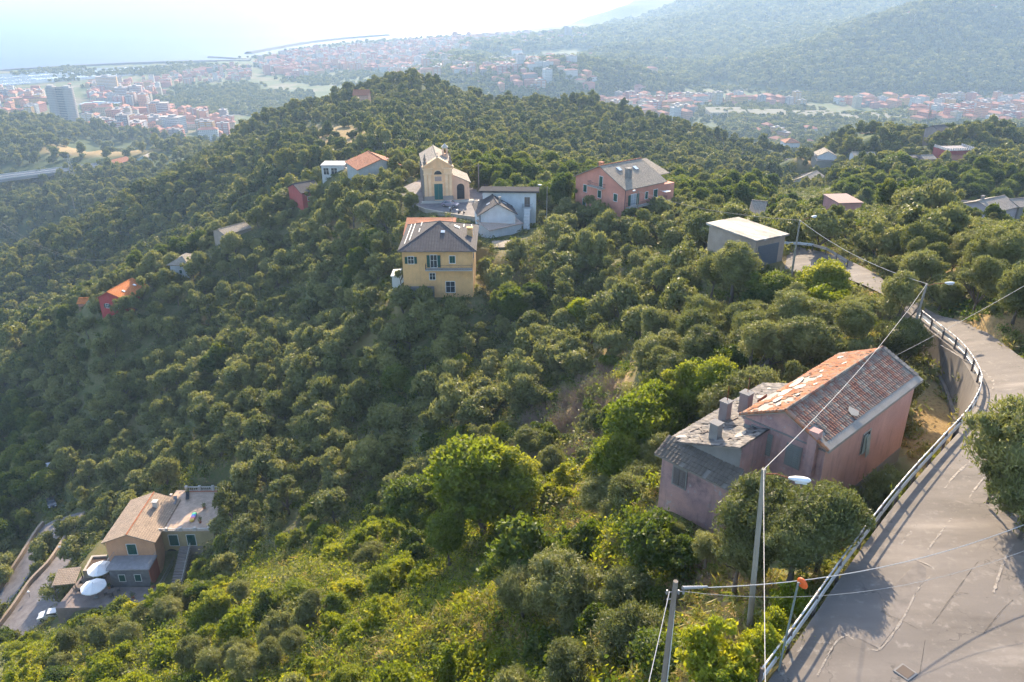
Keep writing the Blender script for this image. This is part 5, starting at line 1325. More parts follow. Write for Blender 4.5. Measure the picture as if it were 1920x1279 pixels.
b = MB(); b.tube(tpm, tpm + Vector((.14, .05, -.12)), .02, n=5); b.build('bracket', [GREY], mr)
# cables
CAB = flat('pale_cable', (.42, .40, .38), .7); CABD = flat('dark_cable', (.16, .15, .14), .7)
def cable(label, a, c, sag, r=.022, mat=None, n=16):
    a, c = Vector(a), Vector(c); pts = [a.lerp(c, k / n) - Vector((0, 0, sag * 4 * (k / n) * (1 - k / n))) for k in range(n + 1)]
    b = MB(); b.path(pts, r, 5); o = b.build('cable', [mat or CAB]); tag(o, label, 'cable', 'overhead cables'); return o
cable('pale cable from the nearest lamp post over the derelict roof to the bend', t1_, t2_, .9, .018)
cable('twisted cable hanging from the nearest lamp post straight down the picture', t1_, at_d(1437, 1420, 22), .15, .014)
cable('cable from the lamp post at the bend to the lamp post by the garage', t2_, t3_, .8, .028)
cable('faint cable from the garage lamp post toward the pink apartment house', t3_, t4_, 1.0, .03, CABD)
wtop = Vector(wt)
m0 = wtop + Vector((.3, .02, -.35)); m1 = wtop + (Vector(at_d(1360, 1085, 33)) - wtop) * .45
cable('thick white cable crossing low over the near road from the ivy clad pole', m0, at_d(1960, 968, 40), 1.1, .022)
b = MB(); pA = Vector(m0); pB = pA.lerp(Vector(at_d(1960, 968, 40)), .055) - Vector((0, 0, .2)); b.tube(pA, pB, .075, .05, 8); o = b.build('cable_joint', [GREY], wp); o.location = -Vector(wf)
cable('thin cable sloping from the ivy clad pole to the bottom edge', wtop + Vector((-.2, 0, -.5)), at_d(1205, 1330, 27), .05, .018)
cable('second thin cable from the ivy clad pole toward the road', wtop + Vector((0, 0, -.45)), at_d(1990, 1005, 38), 1.6, .008)
cable('grey cable running up to the right edge above the bend', at_d(1560, 725, 78), at_d(2000, 490, 60), .4, .02)

# ------------------------------------------------------------------ cars and scooters
TYRE = flat('tyre_rubber', (.02, .02, .02), .9); RIM = flat('rim', (.4, .4, .4), .4, .5, .6)
def car(label, loc, rz, col, L=4.2):
    t = thing('parked_car', label, 'car', loc, rz, 'parked cars'); w = .85; k = L / 4.2
    prof = [(-2.05, .35), (-2.1, .6), (-2.0, .85), (-1.65, .95), (-1.5, 1.0), (-1.05, 1.4), (.35, 1.45), (1.0, 1.02), (1.75, .88), (2.05, .68), (2.1, .4), (2.0, .28), (-1.95, .25)]
    b = MB(); n = len(prof)
    def pt(i, s):
        x, z = prof[i]; ww = w * (.80 if z > 1.2 else .97 if z > .9 else 1)
        if abs(x) > 1.9: ww *= .9
        return (x * k, s * ww, z)
    for i in range(n):
        j = (i + 1) % n; b.face([pt(i, -1), pt(j, -1), pt(j, 1), pt(i, 1)], 0, .5)
    for s in (-1, 1): 
        f = [pt(i, s) for i in range(n)]; b.face(f if s < 0 else f[::-1], 0, .5)
    m, nt, out = mk('car_paint'); N = NT(nt); p = principled(N, out, col, .25, .5); p.inputs['Coat Weight'].default_value = .6
    b.build('body', [m], t)
    b = MB()
    for s in (-1, 1):
        y = s * (w * .9 + .012)
        q = [(-1.35 * k, s * (w * .965 + .006), 1.0), (.85 * k, s * (w * .965 + .006), 1.0), (.3 * k, s * (w * .82 + .012), 1.37), (-1.0 * k, s * (w * .82 + .012), 1.34)]
        b.face(q if s < 0 else q[::-1])
    for (x0, z0, x1, z1) in ((.42, 1.42, .95, 1.06), (-1.45, 1.06, -1.1, 1.36)):
        e = .02 if x0 > 0 else -.02
        f = [(x0 * k + e, -.66, z0 + .02), (x1 * k + e, -.72, z1 + .02), (x1 * k + e, .72, z1 + .02), (x0 * k + e, .66, z0 + .02)]; b.face(f if x0 > 0 else f[::-1])
    b.build('glazing', [GLASS], t)
    for x in (-1.3, 1.3):
        for s in (-1, 1):
            b = MB(); b.tube((x * k, s * .62, .31), (x * k, s * .87, .31), .31, .31, 14); wl = b.build('wheel', [TYRE], t); b = MB(); b.tube((x * k, s * .86, .31), (x * k, s * .885, .31), .19, .19, 10); b.build('rim', [RIM], wl)
    for s in (-1, 1):
        b = MB(); b.box(1.93 * k, s * .6 - .16, .62, 2.07 * k, s * .6 + .16, .76); b.build('headlight', [flat('lamp_glass', (.55, .58, .6), .2, .6)], t)
        b = MB(); b.box(-2.09 * k, s * .62 - .14, .66, -1.98 * k, s * .62 + .14, .86); b.build('tail_light', [flat('tail_red', (.3, .02, .02), .3)], t)
    return t
def on(px, py, z): p = at(px, py, z); return (p[0], p[1], z)
car('mauve silver car parked in front of the church steps', on(844, 387, 184.0), math.radians(-18), (.30, .26, .31))
c1 = at(98, 1160, 132.6); car('white car parked on the lower driveway at the bottom left', (c1[0], c1[1], g1(c1[0], c1[1]) + .13), math.radians(195), (.75, .76, .78))
c2 = at(97, 945, 127.3); car('black car parked beside the upper driveway', (c2[0], c2[1], g1(c2[0], c2[1]) + .02), math.radians(-55), (.02, .022, .028))
def scooter(label, loc, rz):
    t = thing('scooter', label, 'scooter', loc, rz, 'scooters on the church square')
    b = MB(); b.box(-.55, -.12, .35, .15, .12, .62); b.box(.1, -.14, .25, .5, .14, .35); b.tube((.5, 0, .3), (.68, 0, 1.0), .05, n=6); b.box(.5, -.2, .4, .56, .2, .85); b.build('body', [flat('scooter_body', (.12, .11, .12), .4)], t)
    b = MB(); b.box(-.7, -.14, .62, .05, .14, .76); b.build('seat', [TYRE], t)
    for x in (-.5, .72): b = MB(); b.tube((x, -.06, .25), (x, .06, .25), .25, .25, 12); b.build('wheel', [TYRE], t)
    b = MB(); b.tube((.66, -.32, 1.0), (.66, .32, 1.0), .025, n=5); b.build('handlebar', [IRON], t)
    b = MB(); b.box(-1.0, -.18, .76, -.62, .18, 1.08); b.build('top_box', [flat('top_box_white', (.55, .56, .58), .4)], t)
scooter('dark scooter nearest the car on the church square', on(846, 395, 184.0), math.radians(70)); scooter('dark scooter close to the square parapet, right of the other', on(864, 401, 184.0), math.radians(10))
scooter('scooter parked against the green fence by the white gabled house', on(899, 382, 184.0), math.radians(80))

# ------------------------------------------------------------------ villa at the lower left
VPK = plaster('villa_orange_plaster', (.58, .32, .19), (.3, .2, .14), .25); VYE = plaster('villa_ochre_plaster', (.40, .32, .18), (.22, .18, .12), .3); RUBBLE = flat('grey_rubble_stone', (.16, .16, .17), .9, .1, 0, .5); REDW = plaster('villa_red_plaster', (.38, .12, .08)); 
VB = 142.6
vl = thing('stone_villa', 'villa with an orange gabled wing, stone front block and roof terrace at the lower left', 'house', (-68.1, 107.2, VB), math.radians(1.4))
VROOF = tilemat('speckled_villa_tiles', (.36, .27, .2), (.44, .34, .25), (.22, .16, .12), course=.38, width=.26, dirt=(.16, .13, .1), amt=.55)
walls(vl, 8.1, 11.2, 6.7, VPK, 'y', 1.5); vr = gable_roof(vl, 8.1, 11.2, 6.7, 1.5, VROOF, 'y', ov=.45, rmat=TERRA)
MF = wallm('F', 8.1, 11.2)
window(vl, MF, 4.2, 3.95, 1.5, 2.1, name='balcony_door')
b = MB(); b.box(1.4, -3.3, -2, 7.9, -.01, 3.55, 0); b.build('front_block', [RUBBLE], vl)
b = MB(); b.box(7.9, -3.3, -2, 8.0, -.01, 3.5); b.build('red_side_wall', [REDW], vl)
b = MB(); b.box(1.1, -3.6, 3.55, 8.2, -.01, 3.75); tr_ = b.build('front_terrace', [flat('grey_terrace_floor', (.3, .28, .28), .85, .1, 0, .3)], vl)
M3 = T(0, -3.3, 0); window(vl, M3, 3.3, 1.1, .95, 1.3); window(vl, M3, 5.9, 1.1, .95, 1.3)
railing(vl, T(8.15, -3.5, 0) @ RZ(PI / 2), 0, 3.4, 0, 3.75, .9, GREY, sides=False); railing(vl, T(1.15, -3.5, 0) @ RZ(PI / 2), 0, 3.4, 0, 3.75, .9, GREY, sides=False)
b = MB(); b.box(8.1, 3.0, -2, 17.0, 14.6, 6.35, 0); b.build('terrace_wing', [VYE], vl)
b = MB(); b.box(6.6, 2.8, 6.35, 17.2, 14.8, 6.5); b.build('terrace_floor', [flat('speckled_terrace_paving', (.46, .34, .26), .9, .1, 0, .45)], vl)
b = MB(); b.box(6.55, 2.9, 6.5, 7.2, 12, 6.56); b.box(8.5, 14.1, 6.5, 17.2, 14.8, 6.56); b.build('terracotta_border', [flat('terracotta_border', (.42, .17, .1), .9)], vl)
def balustrade(par, p, q, z, h=.85):
    b = MB(); d = Vector((q[0] - p[0], q[1] - p[1], 0)); L = d.length; a = math.atan2(d.y, d.x); b.push(T(p[0], p[1], z) @ RZ(a))
    b.box(0, -.1, h - .12, L, .1, h); b.box(0, -.1, 0, L, .1, .12)
    for k in range(int(L / .35)): b.tube((.2 + k * .35, 0, .12), (.2 + k * .35, 0, h - .12), .06, .05, 6)
    for k in range(int(L / 2.4) + 1): x = min(L, k * 2.4); b.box(x - .22, -.22, 0, x + .22, .22, h + .18)
    return b.build('balustrade', [flat('pale_balustrade', (.5, .46, .42), .85)], par)
balustrade(vl, (8.6, 14.6), (17.1, 14.6), 6.5); balustrade(vl, (6.6, 2.9), (6.6, 12.5), 6.5, .6); balustrade(vl, (6.8, 2.9), (17.0, 2.9), 6.5, .45)
MV = T(0, 3.0, 0)
window(vl, MV, 10.0, 3.3, 1.5, 2.2, name='balcony_door'); window(vl, MV, 13.0, 3.3, 1.4, 2.2, name='balcony_door')
archo(vl, 9.3, -.1, 2.0, 2.7, 2.96, name='dark_archway')
b = MB()
for k in range(14): b.box(10.9, 2.7 - .42 * (k + 1), 3.1 - .24 * (k + 1) - 1.5, 12.6, 2.7 - .42 * k, 3.1 - .24 * k)
b.box(10.9, 2.7, 0, 14.9, 2.99, 3.1)
stv = b.build('garden_stair', [flat('stair_stone', (.26, .22, .2), .9)], vl)
for xx in (12.8,):
    b = MB(); 
    for k in range(14): b.tube((xx, 2.6 - .42 * k, 3.1 - .24 * k), (xx, 2.6 - .42 * k, 4.0 - .24 * k), .06, .06, 6)
    b.tube((xx, 2.7, 4.05), (xx, -3.0, .85), .07, n=6); b.build('stair_handrail', [flat('pale_balustrade', (.5, .46, .42), .85)], stv)
railing(vl, T(9.6, -4.4, 0) @ RZ(PI / 2), 0, 7, 0, .2, 1.0, GREY, sides=False)
ch_ = chimney(vr, 5.6, 8.2, 6.5, 8.6, .8, flat('pale_balustrade', (.5, .46, .42), .85))
# rear terrace planter wall left of the villa, tiled canopy, lawn furniture
pl_ = thing('raised_planter', 'raised stone planter bed to the left of the villa', 'planter', (-72.2, 105.8, VB + .2), .1)
b = MB()
for q in ((0, 0, 3.4, .35), (0, 3.6, 3.4, 3.95), (0, .35, .35, 3.6), (3.05, .35, 3.4, 3.6)): b.box(q[0], q[1], -1.5, q[2], q[3], 1.5)
b.build('planter_wall', [flat('pale_planter', (.42, .36, .3), .9)], pl_); b = MB(); b.box(.35, .35, 0, 3.05, 3.6, 1.25); b.build('soil', [flat('dark_soil', (.08, .05, .035), .95)], pl_)
cn = thing('tiled_canopy', 'low tiled canopy roof left of the two white parasols', 'canopy', (-75.2, 101.8, VB), .15)
b = MB(); b.slab([(0, 0, 2.1), (3.6, 0, 2.1), (3.6, 3.4, 2.7), (0, 3.4, 2.7)], .14); b.build('roof', [VROOF], cn)
for x, y in ((.2, .2), (3.4, .2), (.2, 3.2), (3.4, 3.2)): b = MB(); b.tube((x, y, -1), (x, y, 2.1 + y * .17), .08, n=6); b.build('post', [WOOD], cn)
PT = on(215, 1100, VB); 
b = MB(); b.prism([(-73.5, 98.8), (-57, 99.3), (-57.5, 103.7), (-66.8, 103.7), (-66.8, 106.8), (-73, 106.5)], VB - 3, VB + .12); pt_ = b.build('villa_patio', [flat('patio_paving', (.22, .18, .165), .9, .1, 0, .35)]); tag(pt_, kind='structure')
def parasol(label, px, py):
    X, Y, Z = at(px, py, VB + 2.75); t = thing('parasol', label, 'parasol', (X, Y, VB + .1), .2, 'white parasols on the villa patio')
    b = MB(); R = 2.0; n = 8
    for k in range(n):
        a0, a1 = 2 * PI * k / n, 2 * PI * (k + 1) / n; am = (a0 + a1) / 2
        P = [(R * math.cos(a0), R * math.sin(a0), 2.25), (R * .96 * math.cos(am), R * .96 * math.sin(am), 2.2), (R * math.cos(a1), R * math.sin(a1), 2.25)]
        b.face([P[0], P[1], (0, 0, 2.95)], 0, .5); b.face([P[1], P[2], (0, 0, 2.95)], 0, .5)
        b.face([(p[0], p[1], p[2] - .14) for p in P[:2]] + [P[1], P[0]], 0, .5); b.face([(p[0], p[1], p[2] - .14) for p in P[1:]] + [P[2], P[1]], 0, .5)
    b.build('canopy', [flat('white_canvas', (.74, .73, .72), .8, .1, 0, .05)], t)
    b = MB(); b.tube((0, 0, 0), (0, 0, 3.05), .04, n=6); b.build('pole', [WOOD], t); b = MB(); b.box(-.35, -.35, 0, .35, .35, .12); b.build('base', [CONC], t)
    b = MB()
    for k in range(n): a = 2 * PI * k / n; b.tube((0, 0, 2.85), (R * .97 * math.cos(a), R * .97 * math.sin(a), 2.2), .018, n=4)
    b.build('ribs', [WOOD], t)
parasol('white octagonal parasol beside the villa stone block, the upper one', 186, 1062); parasol('white octagonal parasol at the patio edge, the lower one', 174, 1096)
def lawnchair(label, x, y, z, rz, col, name='sun_lounger'):
    t = thing(name, label, 'lounger', (x, y, z), rz); b = MB(); b.box(-.3, -.9, .3, .3, .4, .38); b.build('seat', [flat(name + str(col[0]), col, .7)], t)
    b = MB(); b.face([(-.3, .4, .38), (.3, .4, .38), (.3, .95, .8), (-.3, .95, .8)]); b.face([(-.3, .95, .76), (.3, .95, .76), (.3, .4, .34), (-.3, .4, .34)]); b.build('backrest', [flat(name + str(col[0]), col, .7)], t)
    for sx in (-.26, .26):
        for sy in (-.8, .35): b = MB(); b.tube((sx, sy, 0), (sx, sy, .3), .025, n=5); b.build('leg', [GREY], t)
Mv = vl.matrix_basis
for lab, lx, ly, r, col in (('black sun lounger on the villa roof terrace, the right one of the pair', 9.6, 12.2, .3, (.02, .02, .025)), ('grey sun lounger on the villa roof terrace, the left one of the pair', 7.8, 10.8, .2, (.12, .13, .15))):
    p = Mv @ Vector((lx, ly, 6.58)); lawnchair(lab, p.x, p.y, p.z, r, col)
p = Mv @ Vector((12.6, 6.2, 6.52)); tt = thing('inflatable_toy', 'rainbow striped inflatable toy on the villa roof terrace', 'toy', tuple(p), .1)
for k, cc in enumerate(((.7, .45, .1), (.75, .2, .15), (.55, .25, .6), (.1, .35, .7), (.1, .6, .3))):
    b = MB(); b.push(T(0, k * .42 - .8, .25)); b.revolve([(0, -.25), (.38, -.15), (.42, 0), (.38, .15), (0, .25)], 12); b.build('stripe', [flat('toy%d' % k, cc, .4)], tt)
# driveway walls
DW = flat('drive_wall_stone', (.3, .235, .18), .9, .1, 0, .3)
def lowwall(P, h, w, label, mat=None, base=-1.0, cat='wall', name='garden_wall'):
    b = MB()
    for k in range(len(P) - 1):
        d, nrm = offs(P, k); d2, n2 = offs(P, k + 1); nrm *= w / 2; n2 *= w / 2; a, c = Vector(P[k]), Vector(P[k + 1])
        lo, hi = Vector((0, 0, base)), Vector((0, 0, h))
        b.face([a - nrm + hi, c - n2 + hi, c + n2 + hi, a + nrm + hi]); b.face([a - nrm + lo, c - n2 + lo, c - n2 + hi, a - nrm + hi]); b.face([c + n2 + lo, a + nrm + lo, a + nrm + hi, c + n2 + hi])
    o = b.build(name, [mat or DW]); tag(o, label, cat); return o
lowwall([p + np.array([-.3, .2, 0]) for p in STRIPS['driveway_lower'][0]], .9, .45, 'tan stone wall along the left side of the lower driveway')
lowwall([p + np.array([-.3, .2, 0]) for p in STRIPS['driveway_upper'][0][:22]], .9, .45, 'tan stone wall along the left side of the upper driveway')
for i, (px, py, z) in enumerate(((60, 1018, 127.5), (113, 1030, 131), (53, 1110, 131.5))):
    X, Y, Z = at(px, py, z + 1.2); g_ = g1(X, Y); t = thing('garden_lamp', ['small white globe lamp by the upper driveway wall', 'small white globe lamp between the two driveways', 'small white globe lamp by the lower driveway wall'][i], 'lamp', (X, Y, g_), 0, 'globe lamps on the driveway')
    b = MB(); b.tube((0, 0, -.2), (0, 0, 1.1), .04, n=6); b.build('post', [IRON], t); b = MB(); b.push(T(0, 0, 1.3)); b.revolve([(0, -.22), (.16, -.16), (.22, 0), (.16, .16), (0, .22)], 12); b.build('globe', [flat('white_globe', (.8, .8, .78), .4)], t)
X, Y, Z = at(65, 892, 126.5); t = thing('white_shed_roof', 'small shed with a pale sheet roof among the dark trees above the black car', 'shed', (X, Y, g1(X, Y)), .4)
walls(t, 3.4, 3, 2.1, CONC); b = MB(); b.slab([(-.3, -.3, 2.15), (3.7, -.3, 2.15), (3.7, 3.3, 2.6), (-.3, 3.3, 2.6)], .08); b.build('roof', [flat('pale_sheet', (.42, .45, .5), .6)], t)

# things on the patio and terrace of the villa
def vp(x, y, z): return tuple(vl.matrix_basis @ Vector((x, y, z)))
for i, (x, y) in enumerate(((2.2, -5.2), (-3.4, -4.0))):
    t = thing('garden_table', ['round garden table on the patio in front of the villa stone block', 'round garden table under the white parasols'][i], 'table', vp(x, y, .12)); b = MB(); b.tube((0, 0, .7), (0, 0, .75), .55, .55, 14); b.build('tabletop', [WOOD], t); b = MB(); b.tube((0, 0, 0), (0, 0, .7), .05, n=6); b.build('pedestal', [IRON], t)
    for k in range(4):
        a = k * PI / 2 + .4; c_ = thing('garden_chair', f'{["first", "second", "third", "fourth"][k]} dark garden chair round the table {["in front of the villa stone block", "under the white parasols"][i]}', 'chair', vp(x + math.cos(a) * .95, y + math.sin(a) * .95, .12), a, 'garden chairs on the villa patio')
        b = MB(); b.box(-.22, -.22, .42, .22, .22, .47); b.build('seat', [IRON], c_); b = MB(); b.box(.18, -.22, .47, .22, .22, .9); b.build('backrest', [IRON], c_)
        for sx in (-.19, .19):
            for sy in (-.19, .19): b = MB(); b.tube((sx, sy, 0), (sx, sy, .42), .02, n=4); b.build('leg', [IRON], c_)
for i, (x, y, z) in enumerate(((1.2, -3.9, .12), (8.3, -3.9, .12), (6.0, -6.3, .12), (14.2, 5.0, 6.52), (13.6, 9.0, 6.52), (9.2, 13.4, 6.52))):
    t = thing('potted_plant', ['potted shrub at the left corner of the stone block', 'potted shrub at the right corner of the stone block', 'potted shrub at the front edge of the patio', 'potted shrub near the right edge of the roof terrace', 'potted shrub halfway along the roof terrace', 'potted shrub by the rear balustrade of the roof terrace'][i], 'plant', vp(x, y, z), 0, 'potted shrubs round the villa')
    b = MB(); b.revolve([(0, 0), (.2, 0), (.28, .4), (.24, .42), (0, .38)], 10); b.build('pot', [flat('terracotta_border', (.42, .17, .1), .9)], t)
    R_ = np.random.default_rng(i); C = R_.normal(0, .22, (160, 3)) + np.array([0, 0, .8]); V, Fq = leaves(C, C - np.array([0, 0, .7]), .16, .1, R_); o = bpy.data.objects.new('foliage', arr_mesh('foliage', V, Fq, [BROAD])); COL.objects.link(o); o.parent = t
# ------------------------------------------------------------------ scattered houses
def hs(name, label, pL, pR, z, base, D, wallc, roofm, kind='x', rise=1.6, ov=.4, wins=(), lw=(), rw=(), rc=.5, yaw=None, W=None, chim=None):
    def _err(dz):
        q = at(*pL, z + dz); return abs(g1(q[0] + q[0] / q[1] * 4, q[1] + 4) - (base + dz)) + .25 * abs(dz)
    dz = min(np.linspace(-12, 12, 25), key=_err); z += dz; base += dz
    a, c = at(*pL, z), at(*pR, z) if pR else None
    if c: (o_, yw, W_) = fr(a, c)
    else: o_, yw, W_ = (a[0], a[1]), yaw, W
    t = thing(name, label, 'house', (*o_, base), yw); h = z - base; wm = plaster('wall_%s' % name, wallc)
    if kind in ('x', 'y'):
        walls(t, W_, D, h, wm, kind, rise, rc=rc, zb=-7); rf = gable_roof(t, W_, D, h, rise, roofm, kind, ov=ov, rc=rc)
    elif kind == 'hip': walls(t, W_, D, h, wm, zb=-7); rf = hip_roof(t, W_, D, h, rise, roofm, ov=ov, rl=max(0, abs(W_ - D)))
    else:
        walls(t, W_, D, h, wm, zb=-7); b = MB(); b.box(-ov, -ov, h, W_ + ov, D + ov, h + .25); rf = b.build('roof', [roofm], t)
    for (x, zz, w, hh, sh) in wins: window(t, wallm('F', W_, D), x * W_, zz, w, hh, sh)
    for (x, zz, w, hh, sh) in lw: window(t, wallm('L', W_, D), x * D, zz, w, hh, sh)
    for (x, zz, w, hh, sh) in rw: window(t, wallm('R', W_, D), x * D, zz, w, hh, sh)
    if chim: chimney(rf, chim[0] * W_, chim[1] * D, h, h + rise + chim[2], .7, CONC)
    return t, W_
oh, _w = hs('long_orange_house', 'grey walled house with a long orange tiled roof left of the church', (672, 318), (751, 310), 186.6, 181, 12, (.36, .38, .37), TERRA, 'y', 2.3, .5, [(.2, 1.6, 1.2, 1.3, 'closed')], rc=.55)
skylight(oh, (_w * .8, 4, 6.9), (.4, 0, 1), .8, 1)
b = MB(); b.tube((_w * .9, 9, 5), (_w * .9, 9, 10.5), .15, .1, 6); b.build('stove_pipe', [IRON], oh)
hs('flat_white_outbuilding', 'low pale outbuilding with two dark openings on the ridge behind the long orange house', (602, 311), (645, 311), 181.5, 178.2, 6, (.45, .47, .48), flat('pale_flat_roof', (.35, .35, .36), .8), 'flat', 0, .2, [(.2, .6, 1.6, 2.0, 'none'), (.55, .6, 1.8, 2.0, 'none')])
hs('peach_outbuilding', 'small peach outbuilding between the pale outbuilding and the long orange house', (648, 316), (670, 324), 181.5, 178.5, 4, (.6, .42, .26), flat('pale_flat_roof2', (.5, .42, .38), .8), 'flat', 0, .2)
hs('red_cottage_dark_roof', 'red cottage with a dark grey roof half hidden by olives at the left of the ridge', (566, 361), (600, 355), 176.5, 171.5, 9, (.42, .10, .09), SLATE, 'x', 1.8, .6, [(.35, 2.2, .9, 1.2, 'closed')])
rd, _w = hs('red_house', 'red house with a bright orange gabled roof on the left slope', (184, 557.5), (235, 561.5), 153.7, 148.4, 10.5, (.36, .055, .06), ORANGE, 'y', 1.9, .5, [(.28, 2.3, .9, 1.2, 'open'), (.68, 2.3, .9, 1.2, 'open')], rc=.42)
skylight(rd, (_w * .72, 3, 6.45), (.4, 0, 1), .7, .9); skylight(rd, (_w * .72, 8, 6.45), (.4, 0, 1), .7, .9)
b = MB(); b.slab([(_w, .2, 2.6), (_w + 2.0, .2, 2.2), (_w + 2.0, 3.0, 2.2), (_w, 3.0, 2.6)], .1); b.tube((_w + 1.8, .4, -1), (_w + 1.8, .4, 2.2), .07, n=6); b.build('porch_roof', [ORANGE], rd)
hs('orange_hut', 'tiny hut with an orange roof left of the red house', (146, 569), (168, 568), 149.8, 147, 4, (.4, .2, .15), ORANGE, 'x', .8, .3)
hs('grey_roofed_cottage', 'white cottage with a pale grey hipped roof beside the wooden pole on the left slope', (318, 496), (352, 497), 160.8, 156.5, 8.5, (.5, .52, .54), LICHEN, 'hip', 1.7, .6, [(.55, 1.6, .8, 1.1, 'closed')])
hs('low_ridge_house', 'long low house with a flat brown grey roof on the left ridge crest', (422, 440), (470, 427), 166.5, 163.5, 6, (.3, .26, .22), LICHEN, 'x', 1.0, .4)
hs('pale_farmhouse', 'pale mauve farmhouse with a lichened pitched roof at the right edge', (1864, 397), (1910, 386.5), 178.5, 170, 9.5, (.5, .43, .46), PALEROOF, 'x', 1.8, .5, [(.6, 5.6, .6, .6, 'none')], [(.3, 4.5, .9, 1.5, 'closed')], chim=(.2, .55, .9))
hs('farmhouse_wing', 'lower wing with a pale pitched roof attached left of the pale farmhouse', (1812, 391), (1842, 392), 177.2, 170, 7, (.52, .45, .46), PALEROOF, 'x', 1.2, .4, [(.4, 4.0, .9, 1.6, 'closed')])
hs('stone_barn', 'grey stone barn cut by the right edge beside the pale farmhouse', (1912, 388), (1945, 385), 177.5, 170, 7, (.26, .25, .24), PALEROOF, 'x', 1.2, .4)
cr, _w = hs('crenellated_house', 'dark red house with white battlements on the right hill', (1777, 283.5), (1829, 282), 163.8, 155, 11, (.36, .075, .08), flat('pale_terrace', (.22, .2, .2), .9), 'flat', 0, .1, [(.25, 5.6, .9, 1.3, 'none'), (.75, 5.6, .9, 1.3, 'none')])
b = MB()
for k in range(12): b.box(k * _w / 12 + .1, -.15, 8.9, k * _w / 12 + .75, .15, 10.1)
for k in range(8): b.box(_w - .15, k * 11 / 8 + .1, 8.9, _w + .15, k * 11 / 8 + .8, 10.1); b.box(-.15, k * 11 / 8 + .1, 8.9, .15, k * 11 / 8 + .8, 10.1)
b.build('battlements', [flat('crenel_white', (.45, .44, .44), .8)], cr)
hs('red_roofed_annex', 'white annex with a red tiled roof in front of the crenellated house', (1778, 299), (1806, 300), 158.6, 153, 6, (.55, .54, .55), TERRA, 'x', 1.5, .4, [(.8, 2.5, .8, .8, 'none')])
hs('dark_shed_row', 'dark grey shed left of the crenellated house', (1712, 296), (1730, 296), 157, 153, 6, (.13, .12, .13), SLATE, 'flat', 0, .3)
hs('mauve_shed', 'mauve shed with a pale lean-to roof between the dark shed and the red roofed annex', (1734, 299), (1756, 298), 157, 152, 7, (.35, .26, .3), PALEROOF, 'x', 1.2, .4)
hs('pink_cottage', 'small pinkish cottage with a pale roof on the green spur', (1481, 305), (1505, 305), 143, 138, 9, (.50, .36, .34), PALEROOF, 'x', 1.2, .4, [(.5, 2, .9, 1.2, 'closed')])
hs('white_hill_house', 'white house with brown gabled roof higher on the green spur', (1534, 292), (1569, 293), 149.5, 143, 10, (.66, .64, .64), LICHEN, 'y', 2.4, .4, [(.3, 3, 1.0, 1.4, 'none'), (.7, 3, 1.0, 1.4, 'none')])
hs('stone_hill_house', 'stone house with a low brown roof just below the white hill house', (1532, 302), (1566, 302), 147, 141, 9, (.32, .3, .26), LICHEN, 'x', 1.8, .4)
hs('little_yellow_house', 'little yellow house with a pale pyramid roof and two round windows', (1490, 333.5), (1513, 338), 145.6, 140.5, 9, (.62, .54, .28), PALEROOF, 'y', 2.0, .5, [(.3, 2.4, .8, .8, 'none'), (.72, 2.4, .8, .8, 'none')])
hs('cream_house', 'cream house with a steep stone roof right of the little yellow house', (1520, 342), (1545, 330), 145, 140, 8, (.5, .42, .36), PALEROOF, 'x', 2.0, .4)
hs('terrace_hut', 'flat roofed hut with dark openings below the little yellow house', (1476, 341), (1500, 342), 142, 138, 6, (.5, .42, .42), flat('pale_terrace', (.22, .2, .2), .9), 'flat', 0, .2, [(.5, .5, 2.2, 2, 'none')])
hs('white_long_house', 'long white house with grey roofs half hidden by trees on the right hill', (1602, 294), (1642, 295), 152, 147, 9, (.56, .57, .6), LICHEN, 'x', 1.6, .4, [(.2, 1.5, 1, 1.6, 'none')])
hs('salmon_flat_house', 'salmon and white flat roofed house rising over the olive crowns on the right', (1574, 382), (1616, 381), 187, 180, 8, (.55, .28, .26), flat('pink_terrace', (.3, .19, .17), .9), 'flat', 0, .3, [(.2, 3, 1.2, 1.6, 'none'), (.7, 3, 1.2, 1.6, 'none')])
hs('hidden_brown_house', 'low house with a brown tiled roof behind the olives left of the garage lamp', (1408, 400), (1428, 402), 194, 190, 7, (.3, .24, .2), LICHEN, 'x', 1.5, .5)
hs('white_valley_villa', 'white villa with a red hipped roof down in the right valley', (1473, 268), (1500, 268), 86, 72, 16, (.62, .58, .58), TERRA, 'hip', 3.5, .8, [(.2, 8, 1.6, 2, 'none'), (.5, 8, 1.6, 2, 'none'), (.8, 8, 1.6, 2, 'none'), (.35, 3, 1.6, 2, 'none'), (.65, 3, 1.6, 2, 'none')])
hs('hilltop_chalet', 'brown roofed chalet near the crest of the right hill by the lattice mast', (1762, 246), (1782, 244), 163, 156, 9, (.35, .28, .26), SLATE, 'x', 2, .5)
hs('upper_white_house', 'small white house with a pink roof high on the middle spur', (1618, 257), (1640, 257), 130, 122, 10, (.6, .56, .56), TERRA, 'x', 2, .5)
hs('lower_white_house', 'small white house just below the one with the pink roof', (1622, 264), (1642, 264), 126, 119, 8, (.62, .6, .6), PALEROOF, 'x', 1.5, .4)
hs('roofed_clearing_house', 'reddish roof among the trees near the top of the dark wooded hill', (662, 178), (690, 178), 168, 160, 9, (.5, .3, .22), TERRA, 'x', 2.5, .5)
hs('motorway_cottage', 'cottage with an orange brown roof where the motorway meets the wooded ridge', (215, 308), (246, 300), 72, 62, 12, (.4, .32, .3), TERRA, 'x', 3, .5)
hs('green_gable_house', 'pale green gabled house right of the motorway cottage', (255, 298), (284, 298), 76, 66, 12, (.42, .5, .46), PALEROOF, 'y', 3, .5)

